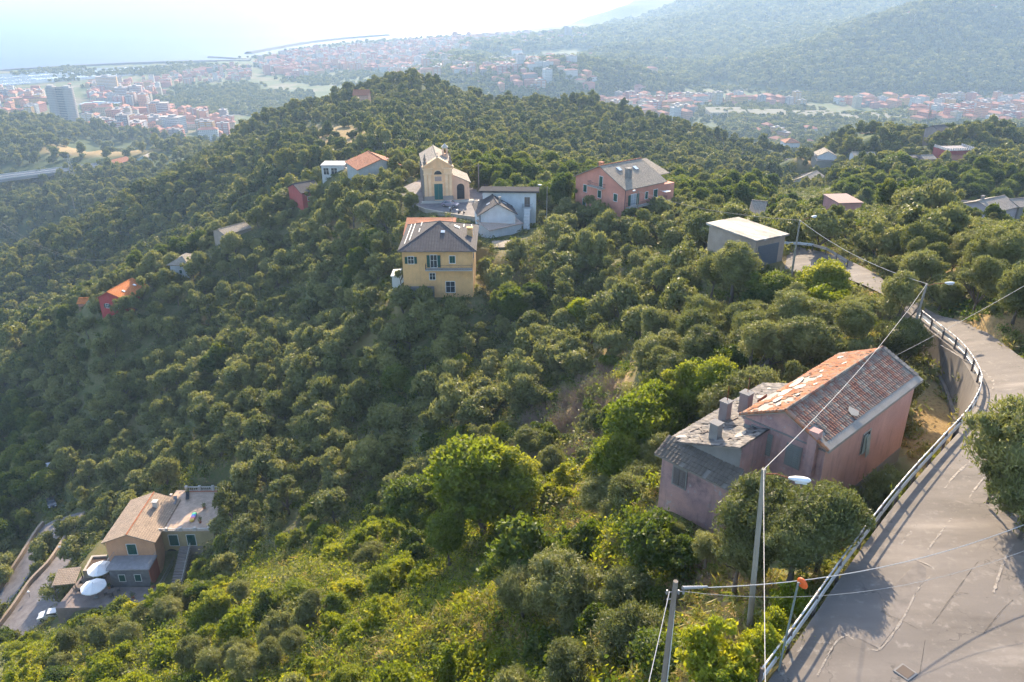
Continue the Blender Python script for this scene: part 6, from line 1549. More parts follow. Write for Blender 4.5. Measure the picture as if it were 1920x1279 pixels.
# ------------------------------------------------------------------ poles, pylon, masts on the hills
def upole(label, px, py, d, h, cross=True, lean=0.0, name='utility_pole', mat=None, r=.13):
    best = min(np.linspace(d * .75, d * 1.5, 40), key=lambda q: abs(at_d(px, py, q)[2] - g1(*at_d(px, py, q)[:2]) - h))
    X, Y, Z = at_d(px, py, best); g_ = g1(X, Y)
    t = thing(name, label, 'utility pole', (X, Y, g_)); b = MB(); b.tube((0, 0, -1), (lean, 0, h), r * 1.2, r, 7); b.build('pole', [mat or WPOLE], t)
    if cross: b = MB(); b.tube((lean - .9, 0, h - .5), (lean + .9, 0, h - .5), .06, n=5); b.build('crossbar', [mat or WPOLE], t)
    return (X + lean, Y, g_ + h)
u1 = upole('wooden pole with a crossbar left of the grey roofed cottage', 309, 461, 205, 7, lean=-.6, r=.2)
u2 = upole('double leaning pole above the red house', 263, 500, 215, 5, False); 
u3 = upole('wooden pole in front of the pale outbuilding on the ridge', 613, 312, 205, 7, r=.14)
u4 = upole('pale pole among olives left of the church', 721, 318, 205, 5, False)
u5 = upole('utility pole behind the church among the green trees', 897, 308, 240, 7, r=.16)
u6 = upole('old wooden mast on the dark wooded slope at the left', 134, 366, 430, 12, True, 0, r=.3)
b = MB(); 
for dy in (0, 1.2): cable('faint power line from the cottage pole into the left valley' if dy else 'second faint power line from the cottage pole into the left valley', u1, (-230, 330 + dy * 4, 150 - dy), 14, .035, CABD)
def lattice(label, px, py_top, d, H, W):
    X, Y, Z = at_d(px, py_top, d); g_ = g1(X, Y); H = max(H, Z - g_); t = thing('lattice_pylon', label, 'pylon', (X, Y, g_ - .5), .4); b = MB(); n = 9
    def c(k, s): w = W / 2 * (1 - .85 * k / n); return Vector((s[0] * w, s[1] * w, H * k / n))
    S4 = [(-1, -1), (1, -1), (1, 1), (-1, 1)]
    for k in range(n):
        for i in range(4):
            a, e = S4[i], S4[(i + 1) % 4]; b.tube(c(k, a), c(k + 1, a), .12, n=4, cap=False); b.tube(c(k, a), c(k + 1, e), .07, n=3, cap=False); b.tube(c(k, e), c(k + 1, a), .07, n=3, cap=False)
    b.build('lattice', [GREY], t); b = MB()
    for k, w in ((.97, 3), (.86, 4), (.75, 3)): b.tube((-w, 0, H * k), (w, 0, H * k), .15, n=4)
    b.build('cross_arms', [GREY], t)
lattice('tall grey lattice pylon on the right hill in front of the valley town', 1746, 203, 480, 20, 5)
lattice('faint lattice pylon on the left valley slope above the motorway', 126, 288, 700, 20, 5)

# ------------------------------------------------------------------ the motorway viaduct and the valley bridge
def viaduct(name, label, pts, w, piers, deckt=2.4, railh=1.2, pr=2.0):
    t = thing(name, label, 'viaduct', (0, 0, 0)); P = resample(pts, 26)
    b = MB()
    for k in range(25):
        d, nr = offs(P, k); d2, n2 = offs(P, k + 1); nr *= w / 2; n2 *= w / 2; a, c = Vector(P[k]), Vector(P[k + 1]); dn = Vector((0, 0, -deckt))
        b.face([a - nr, c - n2, c + n2, a + nr], 0); b.face([a - nr + dn, c - n2 + dn, c - n2, a - nr], 1); b.face([c + n2 + dn, a + nr + dn, a + nr, c + n2], 1); b.face([a + nr + dn, c + n2 + dn, c - n2 + dn, a - nr + dn], 1)
    b.build('deck', [flat('motorway_asphalt', (.2, .2, .21), .9), CONC], t)
    b = MB()
    for s in (-1, -.04, .04, 1):
        for k in range(25):
            d, nr = offs(P, k); d2, n2 = offs(P, k + 1); a, c = Vector(P[k]) + nr * (w / 2 * s), Vector(P[k + 1]) + n2 * (w / 2 * s); u = Vector((0, 0, railh)); e = nr * .2
            b.face([a, c, c + u, a + u]); b.face([a + u + e, c + u + e, c + e, a + e]); b.face([a + u, c + u, c + u + e, a + u + e])
    b.build('parapets', [flat('parapet_grey', (.38, .38, .38), .8)], t)
    for f in piers:
        p = P[int(f * 25)]; g_ = g1(p[0], p[1]); b = MB(); b.push(T(p[0], p[1], 0)); b.box(-pr, -pr * .7, g_ - 2, pr, pr * .7, p[2] - deckt); b.box(-pr * 1.8, -pr * .8, p[2] - deckt - 1.8, pr * 1.8, pr * .8, p[2] - deckt - .01); b.build('pier', [CONC], t)
viaduct('motorway_viaduct', 'grey two lane motorway viaduct crossing the left valley', [at(-140, 352, 64), at(0, 333, 64), at(65, 325, 64), at(130, 317, 64), at(190, 310, 63.5), at(300, 292, 61)], 20, (.2, .54, .75), 2.4)
viaduct('valley_bridge', 'pale road bridge on piers in front of the hazy hillside behind the wooded hill', [at(1000, 160, 38), at(1050, 150, 38), at(1100, 139.5, 40)], 14, (.3, .6, .85), 3)

# ------------------------------------------------------------------ the town
PAL = {'pink': (.50, .22, .17), 'salmon': (.54, .27, .16), 'cream': (.5, .41, .28), 'white': (.52, .50, .47), 'ochre': (.5, .31, .12), 'grey': (.28, .26, .26)}
def townwall(nm, col):
    m, nt, out = mk('town_wall_' + nm); N = NT(nt); uv = N.n('ShaderNodeTexCoord').outputs['UV']
    br = N.n('ShaderNodeTexBrick'); br.offset = 0; br.inputs['Scale'].default_value = 1; br.inputs['Mortar Size'].default_value = .85; br.inputs['Mortar Smooth'].default_value = 0; br.inputs['Brick Width'].default_value = 3.0; br.inputs['Row Height'].default_value = 3.1
    br.inputs['Color1'].default_value = (.06, .07, .08, 1); br.inputs['Color2'].default_value = (.10, .11, .11, 1); br.inputs['Mortar'].default_value = (*col, 1); N.l(uv, br.inputs['Vector'])
    principled(N, out, br.outputs['Color'], .85, .2); return m
TW = {k: townwall(k, v) for k, v in PAL.items()}
TR = flat('town_terracotta', (.36, .155, .105), .9, .1, 0, .25); TF = flat('town_flat_roof', (.30, .27, .26), .8, .2, 0, .25); BALC = flat('balcony_white', (.55, .54, .53), .7)
SH = {'hipped block': (18, 12, 13, 'hip', 3), 'long hipped block': (30, 13, 16, 'hip', 3), 'small hipped house': (13, 11, 7, 'hip', 2.6), 'flat roofed block': (22, 14, 19, 'flat', 0), 'tall flat block': (18, 15, 27, 'flat', 0), 'low long house': (26, 11, 8, 'hip', 2.4)}
TM = {}
for sn, (W, D, h, rk, rs) in SH.items():
    for cn_ in PAL:
        b = MB(); b.push(T(-W / 2, -D / 2, 0))
        for p, q in (((0, 0), (W, 0)), ((W, 0), (W, D)), ((W, D), (0, D)), ((0, D), (0, 0))): b.face([(p[0], p[1], -3), (q[0], q[1], -3), (q[0], q[1], h), (p[0], p[1], h)], 0)
        if rk == 'hip':
            o = .7; A, B_, C, Dd = (-o, -o, h), (W + o, -o, h), (W + o, D + o, h), (-o, D + o, h); r0, r1 = (D / 2, D / 2, h + rs), (W - D / 2, D / 2, h + rs)
            b.face([A, B_, r1, r0], 1); b.face([B_, C, r1], 1); b.face([C, Dd, r0, r1], 1); b.face([Dd, A, r0], 1); b.face([Dd, C, B_, A], 1)
        else:
            b.face([(0, 0, h), (W, 0, h), (W, D, h), (0, D, h)], 2); b.box(-.3, -.3, h, W + .3, 0, h + .9, 2); b.box(-.3, D, h, W + .3, D + .3, h + .9, 2); b.box(W * .35, D * .3, h, W * .6, D * .7, h + 2.8, 2)
            nf = int(h / 3.1)
            for k in range(1, nf): b.box(W * .1, -1.3, k * 3.1 + .3, W * .42, 0, k * 3.1 + 1.2, 3); b.box(W * .58, -1.3, k * 3.1 + .3, W * .9, 0, k * 3.1 + 1.2, 3)
        TM[(sn, cn_)] = b.mesh('town_building', [TW[cn_], TR, TF, BALC])
zones = [([(-60, 180), (60, 170), (230, 153), (420, 126), (470, 125), (470, 150), (330, 165), (300, 185), (300, 200), (400, 215), (440, 232), (420, 262), (330, 268), (230, 262), (150, 240), (60, 222), (-60, 222)], 1.0),
         ([(480, 118), (560, 100), (740, 82), (860, 84), (830, 120), (800, 150), (640, 130), (560, 150), (500, 140)], 1.0), ([(800, 118), (1080, 118), (1130, 150), (1130, 175), (980, 180), (800, 150)], .75),
         ([(1120, 180), (1300, 185), (1500, 192), (1920, 188), (2000, 200), (2000, 240), (1700, 236), (1640, 212), (1320, 205), (1290, 240), (1120, 200)], 1.0), ([(760, 78), (950, 66), (1080, 60), (1100, 80), (950, 92), (860, 98)], .7), ([(1400, 245), (1560, 250), (1560, 285), (1450, 285)], .25)]
x, y = candidates(1080, 3900, lambda v: 26, .78); 
z = HF(x, y); px, py, d = project(x, y, z); ok = np.zeros(len(x), bool)
for P, p_ in zones: ok |= inpx(px, py, P) & (rng.random(len(x)) < p_)
avoid = inpx(px, py, [(80, 165), (165, 165), (165, 235), (80, 235)]) | inpx(px, py, [(1320, 198), (1715, 205), (1715, 240), (1320, 232)]) | inpx(px, py, [(190, 195), (300, 205), (270, 212), (180, 205)])
gv = fbm(x, y, 150, 3)
ok &= ~avoid & (z > 1.5) & (gv < .42) & seen(x, y, z + 14); ok &= ~(inpx(px, py, [(300, 165), (440, 150), (500, 155), (560, 160), (560, 200), (440, 225), (400, 212), (300, 200)]) & (rng.random(len(x)) < .93))
I = np.nonzero(ok)[0]; sn_ = list(SH); cn_ = list(PAL); keys = [(a, c) for a in sn_ for c in cn_]
prob = dict(zip(sn_, (.28, .2, .17, .17, .06, .12))); cpr = dict(zip(cn_, (.27, .22, .2, .14, .09, .08)))
kp = np.array([prob[a] * cpr[c] for a, c in keys]); kp /= kp.sum()
kid = rng.choice(len(keys), len(I), p=kp); ang = np.where(rng.random(len(I)) < .5, 0, PI / 2) + .35 + .5 * fbm(x[I], y[I], 700, 2) + rng.normal(0, .06, len(I)); scl = rng.uniform(.7, 1.05, len(I)) * np.where((py[I] < 180) & (px[I] < 480), .72, 1)
A = np.stack([np.full(len(I), 6), kid, x[I], y[I], z[I], scl, ang], 1); dd_ = d[I]; vz = (px[I] > 0) & (px[I] < 1920) & (py[I] > 0)
od = np.argsort(dd_ / (scl * np.sqrt([SH[keys[k][0]][2] * SH[keys[k][0]][0] for k in kid])) + 1e5 * (~vz)); 
TLM = [('pale round cornered tower', 120, 215), ('long factory sheds', 1480, 222), ('marina on the left shore', 150, 152), ('bare field with the pale track', 450, 165), ('far twin tower', 1065, 60), ('valley bridge', 1050, 165), ('low blue roofed halls', 240, 205), ('right lattice pylon', 1745, 225), ('left breakwater tip', 420, 118), ('right breakwater', 640, 90), ('red brick row', 260, 215), ('mouth of the valley', 1200, 195)]
first = {}; bk = {}
done = set(); items_idx = list(od[:NTOWN]) if 'NTOWN' in globals() else list(od[:290])
for i in items_idx:
    k = int(kid[i]); o = inst_obj('town_building', TM[keys[k]], A[i]); o.scale = (A[i][5],) * 3; first.setdefault(k, o); done.add(int(i)); o['category'] = 'building'; o['group'] = 'buildings of the coastal town'
    qx, qy = px[I[i]], py[I[i]]; lm = min(TLM, key=lambda l: math.hypot(l[1] - qx, (l[2] - qy) * 3)); rel = 'left of' if lm[1] > qx + 25 else 'right of' if lm[1] < qx - 25 else ('beyond' if qy < lm[2] else 'this side of')
    bk.setdefault((keys[k][1], keys[k][0], rel, lm[0]), []).append((math.hypot(lm[1] - qx, (lm[2] - qy) * 3), o))
for (c_, s_n, rel, l_), L in bk.items():
    L.sort(key=lambda t: t[0])
    for n_, (_d, o) in enumerate(L): o['label'] = (f'{c_} {s_n} {rel} the {l_}' if len(L) == 1 else f'{ORD[min(n_, 11)]} {c_} {s_n} {rel} the {l_}')
rest = [i for i in range(len(I)) if i not in done and int(kid[i]) in first]
ks_ = sorted(first); mp_ = {k: j for j, k in enumerate(ks_)}; B = A[rest].copy(); B[:, 1] = [mp_[int(k)] for k in B[:, 1]]
mass('town_mass', B, [first[k] for k in ks_], 'pink and cream mass of the farther town blocks')
print('TOWN', len(I))
# tower
tx, ty, _ = at(124, 226, 4); tw = thing('apartment_tower', 'tall pale apartment tower with rounded corners rising over the left of town', 'tower', (tx, ty, 4), math.radians(12))
TWM = flat('tower_concrete', (.27, .25, .235), .9, .05); TWD = flat('tower_recess', (.08, .09, .10), .9, .05); TWL = flat('tower_band', (.34, .32, .30), .9, .05)
def rr(cx, cy, w, dp, r, n=5):
    P = []
    for (sx, sy, a0) in ((1, -1, -PI / 2), (1, 1, 0), (-1, 1, PI / 2), (-1, -1, PI)):
        for k in range(n + 1): a = a0 + PI / 2 * k / n; P.append((cx + sx * (w / 2 - r) + r * math.cos(a), cy + sy * (dp / 2 - r) + r * math.sin(a)))
    return P
b = MB(); b.prism(rr(-13, 0, 16, 20, 6), -2, 58, 0); b.prism(rr(13, 2, 16, 20, 6), -2, 56, 0); b.box(-8, -5, -2, 8, 9, 57, 1); b.build('tower_body', [TWM, TWD], tw)
for k in range(19):
    b = MB(); z_ = 2.5 + k * 2.9; b.prism(rr(-13, 0, 17.2, 21.2, 6.6), z_, z_ + 1.0); b.prism(rr(13, 2, 17.2, 21.2, 6.6), z_, z_ + 1.0); b.box(-7, -6.2, z_, 7, -5, z_ + 1.0); b.build('balcony_band', [TWL], tw)
b = MB(); b.box(-18, -6, 58, -9, 6, 61); b.box(8, -4, 56, 17, 6, 59); b.build('roof_plant', [TWL], tw)
def block(name, label, px, py, W, D, h, rz, wm, zb=4, parts=True, roof=TF, cat='building', bands=0, bandm=BALC):
    X, Y, _z = at(px, py, zb); t = thing(name, label, cat, (X, Y, zb), rz); b = MB(); b.box(-W / 2, -D / 2, -3, W / 2, D / 2, h, 0); b.build('walls', [wm], t)
    b = MB(); b.box(-W / 2 - .5, -D / 2 - .5, h, W / 2 + .5, D / 2 + .5, h + 1.0); b.box(-W * .2, -D * .2, h + 1, W * .1, D * .25, h + 3.5); b.build('roof', [roof], t)
    for k in range(bands): b = MB(); z_ = 3.4 + k * 3.1; b.box(-W / 2 + 1, -D / 2 - 1.4, z_, W / 2 - 1, -D / 2, z_ + 1.0); b.build('balcony_band', [bandm], t)
    return t
block('office_block', 'ochre yellow slab block behind the pale tower', 204, 170, 42, 16, 30, .3, TW['ochre'], bands=9)
block('apartment_block', 'brown apartment block with white balconies, left one near the field', 232, 190, 24, 16, 27, .25, flat('brown_wall', (.3, .22, .19), .9), bands=8)
block('apartment_block', 'brown apartment block with white balconies, right one near the field', 258, 188, 24, 16, 28, .25, flat('brown_wall2', (.3, .2, .18), .9), bands=8)
block('apartment_block', 'reddish grey apartment block with white balcony bands above the green wedge', 300, 220, 36, 17, 25, .2, flat('red_grey_wall', (.26, .17, .17), .9), bands=7)
block('apartment_block', 'large white block with balcony rows at the foot of the wooded ridge', 330, 250, 32, 20, 26, -.25, TW['white'], bands=7)
block('apartment_block', 'taupe block left of the large white one at the foot of the ridge', 300, 245, 26, 18, 22, .1, flat('taupe_wall', (.38, .32, .3), .9), bands=0)
block('apartment_block', 'cream grey block at the left end of the row below the ridge', 236, 256, 30, 18, 20, .15, flat('cream_grey_wall', (.42, .37, .35), .9))
block('apartment_block', 'lilac grey block with a lit cream side in the row below the ridge', 262, 254, 24, 18, 22, .15, flat('lilac_wall', (.4, .38, .42), .9))
block('brick_row', 'long low red brick row left of the reddish grey block', 245, 213, 70, 14, 10, .12, flat('brick_red_wall', (.42, .16, .11), .9), roof=TR)
block('sports_hall', 'low hall with a blue grey roof right of the pale tower', 190, 200, 70, 30, 6, .1, CONC, roof=flat('blue_grey_roof', (.28, .36, .42), .5))
block('school_block', 'long ochre block left of the pale tower', 62, 195, 80, 16, 12, .15, TW['ochre'], roof=TR)
FS = flat('factory_roof', (.33, .29, .21), .95, .03); FWm = TW['cream']
for i, (x0, x1, y0, w) in enumerate(((1332, 1399, 220, 0), (1413, 1481, 224, 0), (1500, 1569, 227, 0), (1585, 1611, 231, 0), (1633, 1662, 231, 0), (1666, 1702, 233, 0))):
    a, c = at(x0, y0, 12), at(x1, y0, 12); (o_, yw, W_) = fr(a, c); t = thing('factory_shed', ['pale saw roofed factory shed at the left end of the row in the right valley', 'second factory shed from the left in the right valley', 'third factory shed from the left in the right valley', 'narrow fourth factory shed from the left in the right valley', 'narrow fifth factory shed from the left in the right valley', 'white factory hall at the right end of the shed row'][i], 'factory', (*o_, 12), yw, 'factory sheds in the right valley')
    walls(t, W_, 45, 8, FWm); b = MB(); nseg = 3
    for k in range(nseg): y0_, y1_ = -.5 + 46 * k / nseg, -.5 + 46 * (k + 1) / nseg; b.slab([(-.6, y0_, 8.1), (W_ + .6, y0_, 8.1), (W_ + .6, y1_, 11.0), (-.6, y1_, 11.0)], .3)
    b.build('roof', [FS], t)
X, Y, _z = at_d(1065, 60, 2950); t = thing('twin_tower', 'far hazy twin tower block on the skyline beyond the town', 'tower', (X, Y, g1(X, Y)), .2); b = MB(); b.box(-12, -8, -5, 0, 8, 50); b.box(1.5, -8, -5, 13, 8, 46); b.build('tower_body', [TW['grey']], t)

# ------------------------------------------------------------------ harbour
def breakwater(label, pts, w, h):
    P = resample([at(px, py, 0) for px, py in pts], 24); b = MB()
    for k in range(23):
        d, nr = offs(P, k); d2, n2 = offs(P, k + 1); jt = random.uniform(.85, 1.15); a, c = Vector(P[k]), Vector(P[k + 1]); H = Vector((0, 0, h))
        q = [a - nr * w, c - n2 * w, c - n2 * w * .5 + H, a - nr * w * .5 + H, c + n2 * w * .5 + H, a + nr * w * .5 + H, c + n2 * w, a + nr * w]
        b.face([q[0], q[1], q[2], q[3]]); b.face([q[3], q[2], q[4], q[5]]); b.face([q[5], q[4], q[6], q[7]])
    o = b.build('breakwater', [flat('dark_boulders', (.12, .12, .125), .95, .1, 0, .5)]); tag(o, label, 'breakwater')
breakwater('long dark breakwater closing off the marina on the left shore', [(-80, 144), (0, 135), (100, 128.5), (200, 123), (300, 119), (400, 116.5), (470, 116)], 14, 6)
breakwater('thin breakwater spit right of the marina', [(392, 108), (430, 110), (470, 113)], 8, 4)
breakwater('long curved breakwater of the second harbour beyond the town', [(466, 101), (520, 91), (580, 81), (650, 73), (728, 67)], 16, 7)
b = MB(); b.face([(*at(px, py, 4.8)[:2], 4.8) for px, py in ((-80, 168), (0, 162), (60, 157), (150, 150), (240, 142), (330, 132), (300, 123), (200, 127), (100, 132.5), (0, 139), (-80, 149))]); o = b.build('harbour_water', [flat('harbour_water_surface', (.05, .09, .13), .6, .1)]); tag(o, kind='structure')
BT_ = {}
for nm, L, sail in (('motor_boat', 11, 0), ('sailing_boat', 12, 1)):
    b = MB(); w = L * .15
    hull = [(-L / 2, -w), (L * .2, -w), (L / 2, 0), (L * .2, w), (-L / 2, w)]; b.prism([(p[0] * .93, p[1] * .85) for p in hull], -.2, .5, 0); b.prism(hull, .5, 1.3, 0); b.box(-L * .25, -w * .6, 1.3, L * .12, w * .6, 2.4, 0)
    if sail: b.tube((0, 0, 1.3), (0, 0, L * 1.2), .12, .08, 5, 1)
    BT_[nm] = b.mesh(nm, [flat('boat_white', (.8, .8, .8), .4), GREY])
cnt = 0; rows = [((0, 160), (60, 155)), ((10, 153), (110, 146.5)), ((0, 148), (120, 138)), ((70, 150), (170, 143)), ((120, 141), (215, 133)), ((130, 148), (230, 139)), ((60, 144), (190, 133.5)), ((210, 134), (300, 127)), ((230, 129), (330, 124.5))]
for ri, (p, q) in enumerate(rows):
    A_, C_ = Vector(at(*p, 4.8)), Vector(at(*q, 4.8)); n = int((C_ - A_).length / 7.5)
    for k in range(n):
        if random.random() < .25: continue
        nm = 'sailing_boat' if random.random() < .4 else 'motor_boat'; o = bpy.data.objects.new(nm, BT_[nm]); COL.objects.link(o); pnt = A_.lerp(C_, k / n); o.location = (pnt.x, pnt.y, 4.8); o.rotation_euler.z = 1.3 + random.uniform(-.1, .1); o.scale = (random.uniform(.7, 1.5),) * 3
        tag(o, f'white {nm.replace("_", " ")} moored in the {ORD[ri].replace(" closest", "").replace("closest", "first")} berth row from the left of the marina', 'boat', 'boats moored in the left marina'); cnt += 1
print('BOATS', cnt)
# far-hill houses
HM = [('white', (.6, .58, .56)), ('peach', (.55, .38, .28)), ('pink', (.5, .28, .26))]
def farhouse(px, py, d, W, col, label):
    X, Y, Z = at_d(px, py, d); g_ = float(HF(np.array([X]), np.array([Y]))[0]); t = thing('hillside_house', label, 'house', (X, Y, g_), random.uniform(-.5, .5)); wm = plaster('far_wall%s' % col[0], col[1])
    walls(t, W, W * .7, W * .45, wm); hip_roof(t, W, W * .7, W * .45, W * .15, TR, .6, rl=W * .25)
fh = [(1165, 112, 2200, 30, 1), (1242, 108, 2300, 22, 0), (1405, 52, 2700, 26, 1), (1430, 58, 2650, 24, 0), (1370, 96, 2200, 18, 0), (1500, 24, 2800, 24, 0), (1560, 62, 2500, 22, 0), (1690, 83, 2050, 24, 0), (1760, 35, 2300, 20, 0), (1710, 22, 2700, 26, 0), (1670, 40, 2500, 26, 2), (1700, 45, 2450, 22, 0), (1300, 78, 2500, 20, 1), (1213, 160, 1800, 26, 1), (1140, 152, 1850, 30, 0), (1190, 175, 1700, 26, 2), (1630, 72, 2400, 18, 0), (1545, 80, 2300, 16, 0), (1850, 60, 2100, 22, 0), (1100, 96, 2400, 24, 0), (1020, 88, 2500, 30, 0), (960, 82, 2600, 34, 0)]
for i, (a, b_, c_, w, k) in enumerate(fh):
    side = 'above the factory sheds' if 1320 < a < 1700 else 'above the valley bridge' if a < 1200 else 'over the mouth of the valley' if a <= 1320 else 'above the right end of the valley town'
    hgt_ = 'high up' if b_ < 50 else 'halfway up' if b_ < 90 else 'low down'
    key = (k, hgt_, side); _hc = globals().setdefault('_HC', {}); _hc[key] = _hc.get(key, 0) + 1
    farhouse(a, b_, c_, w, HM[k], f'{["", "second ", "third ", "fourth ", "fifth "][_hc[key] - 1]}{HM[k][0]} house {hgt_} on the slope {side}')
# ---- where things may not grow
KEEP = []   # plan polygons + margin
for nm, (L_, R_) in STRIPS.items(): KEEP.append((np.concatenate([L_, R_[::-1]])[:, :2], 1.2 if nm == 'road' else .6))
def footprint(o, W, D, mg=1.6):
    c, s_ = math.cos(o.rotation_euler.z), math.sin(o.rotation_euler.z); x, y = o.location[:2]
    return (np.array([(x + c * a - s_ * b_, y + s_ * a + c * b_) for a, b_ in ((0, 0), (W, 0), (W, D), (0, D))]), mg)
KEEP += [(np.array([(p[0], p[1]) for p in SQ]), .8), footprint(yh, YW, YD), footprint(ann, 9.5, 7, 1), footprint(pk, PWd, PD + 3), footprint(wb, WW, 8), footprint(wg, GW, 9), footprint(ws, SW, 5, .8), footprint(garage, W_ * 0 + 5.5, 8.5), footprint(tank, 2.4, 3.6, 1)]
_c = [(ruin.matrix_basis @ Vector(p))[:2] for p in ((-4.6, 3.8, 0), (-.3, 3.8, 0), (-.3, -.2, 0), (15, -2.2, 0), (15, 7, 0), (10, 10.4, 0), (-4.6, 10.4, 0))]
KEEP.append((np.array(_c), 1.2))
for o_h in [o for o in bpy.data.objects if o.get('category') in ('house', 'shed') and o.location.y < 700 and o.location.x ** 2 > 0 and o not in (ruin, yh, ann, pk, wb, wg, ws, tank)]:
    w_ = [c for c in o_h.children if c.name.split('.')[0] in ('walls', 'roof')]
    bb = np.array([(o_h.matrix_basis @ Vector(v.co))[:2] for c in w_ for v in c.data.vertices])
    if len(bb): 
        loc = np.array([v.co[:2] for c in w_ for v in c.data.vertices]); KEEP.append(footprint(o_h, loc[:, 0].max(), loc[:, 1].max(), 1.0))
KEEP.append((np.array([(-78, 95.5), (-55, 96), (-49.5, 103), (-49.5, 124), (-72, 122), (-78, 108)]), .3))
KEEP.append((np.array([(p[0], p[1]) for p in (at(1725, 830, 201), at(1790, 775, 201.6), at(1740, 690, 201), at(1700, 700, 201))]), .8))
# sight lines the photograph shows open: (x0,y0,x1,y1, depth of what is seen there)
CLEAR = [(748, 412, 892, 515, 138), (754, 545, 775, 560, 138), (756, 300, 886, 408, 190), (893, 350, 1012, 442, 182), (1078, 298, 1247, 385, 165), (1345, 410, 1472, 440, 104), (1395, 440, 1412, 452, 104), (1412, 448, 1468, 484, 107),
         (1238, 655, 1735, 880, 47), (1245, 850, 1330, 955, 48), (1545, 640, 1722, 905, 46), (1640, 860, 1720, 900, 44), (1730, 640, 1850, 860, 60), (1560, 930, 1920, 1279, 30), (1450, 1130, 1600, 1279, 29), (1735, 590, 1920, 700, 66), (1480, 462, 1556, 502, 100),
         (190, 918, 368, 1020, 128), (190, 1000, 345, 1090, 125), (150, 1040, 212, 1118, 122), (62, 1126, 128, 1178, 137), (105, 965, 150, 985, 145), (60, 1050, 120, 1140, 130), (76, 924, 120, 960, 182), (56, 882, 82, 905, 180), (20, 1050, 92, 1010, 130),
         (188, 523, 252, 588, 215), (668, 280, 768, 322, 190), (598, 305, 665, 332, 190), (1808, 372, 1920, 410, 150), (1570, 376, 1622, 392, 180),
         (1460, 325, 1560, 365, 300), (1478, 290, 1570, 325, 300), (1700, 275, 1835, 305, 300), (570, 235, 690, 290, 300), (1395, 880, 1500, 1180, 33), (1240, 1085, 1285, 1230, 30), (620, 380, 665, 450, 150), (1475, 400, 1535, 500, 80), (1715, 525, 1790, 640, 66),
         (1300, 1030, 1400, 1279, 30), (1640, 470, 1920, 620, 70), (0, 318, 190, 345, 640)]
for o_h in [o for o in bpy.data.objects if o.get('category') == 'house' and o not in (ruin, vl) and 100 < o.location.y < 900]:
    w_ = [c for c in o_h.children if c.name.split('.')[0] in ('walls', 'roof')]
    Q = np.array([o_h.matrix_basis @ Vector(v.co) for c in w_ for v in c.data.vertices if v.co.z > .5 or c.name[0] == 'r'])
    a_, b_, c_ = project(Q[:, 0], Q[:, 1], Q[:, 2]); y0, y1 = b_.min(), b_.max(); fr_ = .38 if o_h.name in ('red_cottage_dark_roof', 'low_ridge_house', 'grey_roofed_cottage', 'orange_hut', 'hidden_brown_house', 'roofed_clearing_house') else .65
    CLEAR.append((a_.min(), y0, a_.max(), y0 + (y1 - y0) * fr_, c_.min()))
    gg = g1(*o_h.location[:2]); 
    if abs(gg - o_h.location.z) > 2.5: print('HOUSE', o_h.name, round(gg - o_h.location.z, 1), [round(q) for q in CLEAR[-1]])
CLEARd = np.array(CLEAR, float)
TREES = []
def admissible(x, y, z, H, R):
    ok = np.ones(len(x), bool)
    for P, mg in KEEP:
        m = (x > P[:, 0].min() - mg) & (x < P[:, 0].max() + mg) & (y > P[:, 1].min() - mg) & (y < P[:, 1].max() + mg)
        if m.any():
            ins, dist = inpoly(x[m], y[m], P); t = ok[m]; t &= ~(ins | (dist < mg)); ok[m] = t
    px, py, d = project(x, y, z + H * .62)
    rp = R * F / d
    for (x0, y0, x1, y1, dd) in CLEARd:
        cx = np.clip(px, min(x0, x1), max(x0, x1)); cyy = np.clip(py, min(y0, y1), max(y0, y1))
        ok &= ~((np.hypot(px - cx, py - cyy) < rp * .85) & (d < dd))
    return ok
SPUR = [(-200, 1150), (0, 1190), (130, 1150), (300, 1070), (430, 1010), (560, 1010), (640, 985), (760, 870), (850, 800), (1020, 830), (1120, 880), (1200, 800), (1230, 720), (1400, 690), (1300, 800), (1240, 840), (1245, 960), (1380, 1000), (1500, 1050), (1600, 1000), (1500, 1200), (1420, 1300), (1300, 1500), (-200, 1500)]
PLACED = []   # (kindkey, proto index, x, y, z, scale, rot, depth)
def take(kind, x, y, H, W, ok, smin, smax, nproto, sink=.25):
    sc = rng.uniform(smin, smax, len(x)); z = HF(x, y) - sink
    ok = ok & admissible(x, y, z, H * sc, W * .5 * sc)
    for i in np.nonzero(ok)[0]: PLACED.append((kind, int(rng.integers(nproto)), float(x[i]), float(y[i]), float(z[i]), float(sc[i]), float(rng.uniform(0, 6.28))))
# olive grove and near slopes
x, y = candidates(24, 262, 4.5)
z = HF(x, y); px, py, d = project(x, y, z)
inf = (px > -180) & (px < 2150) & (py < 1420) & (py > 200)
spur = inpx(px, py, SPUR); pz = vnoise(x / 9, y / 9)
right = inpx(px, py, [(1500, 380), (2200, 300), (2200, 700), (1930, 640), (1800, 590), (1640, 520), (1560, 440)])
gully = inpx(px, py, [(1020, 740), (1150, 680), (1200, 760), (1130, 860), (1020, 880), (940, 860)])
clearing = inpx(px, py, [(560, 232), (690, 225), (700, 265), (640, 300), (560, 290)])
westwood = inpx(px, py, [(-200, 740), (60, 760), (110, 900), (60, 1010), (-200, 1180)])
far_ol = (py < 1000) & ~spur
base = inf & ~clearing
thin = rng.random(len(x))
broad_mask = ((vnoise(x / 17 + 5, y / 17) > .30) & (d > 70)) | (westwood & (thin < .75)) | ((d > 185) & (px > 880) & (py < 420) & (thin < .7)) | ((px > 1350) & (d > 150) & (thin < .5))
take('olive', x, y, 5, 4.8, base & ~spur & ~gully & ~broad_mask & (~right | (thin < .8)) & (thin < .9), .7, 1.22, 8)
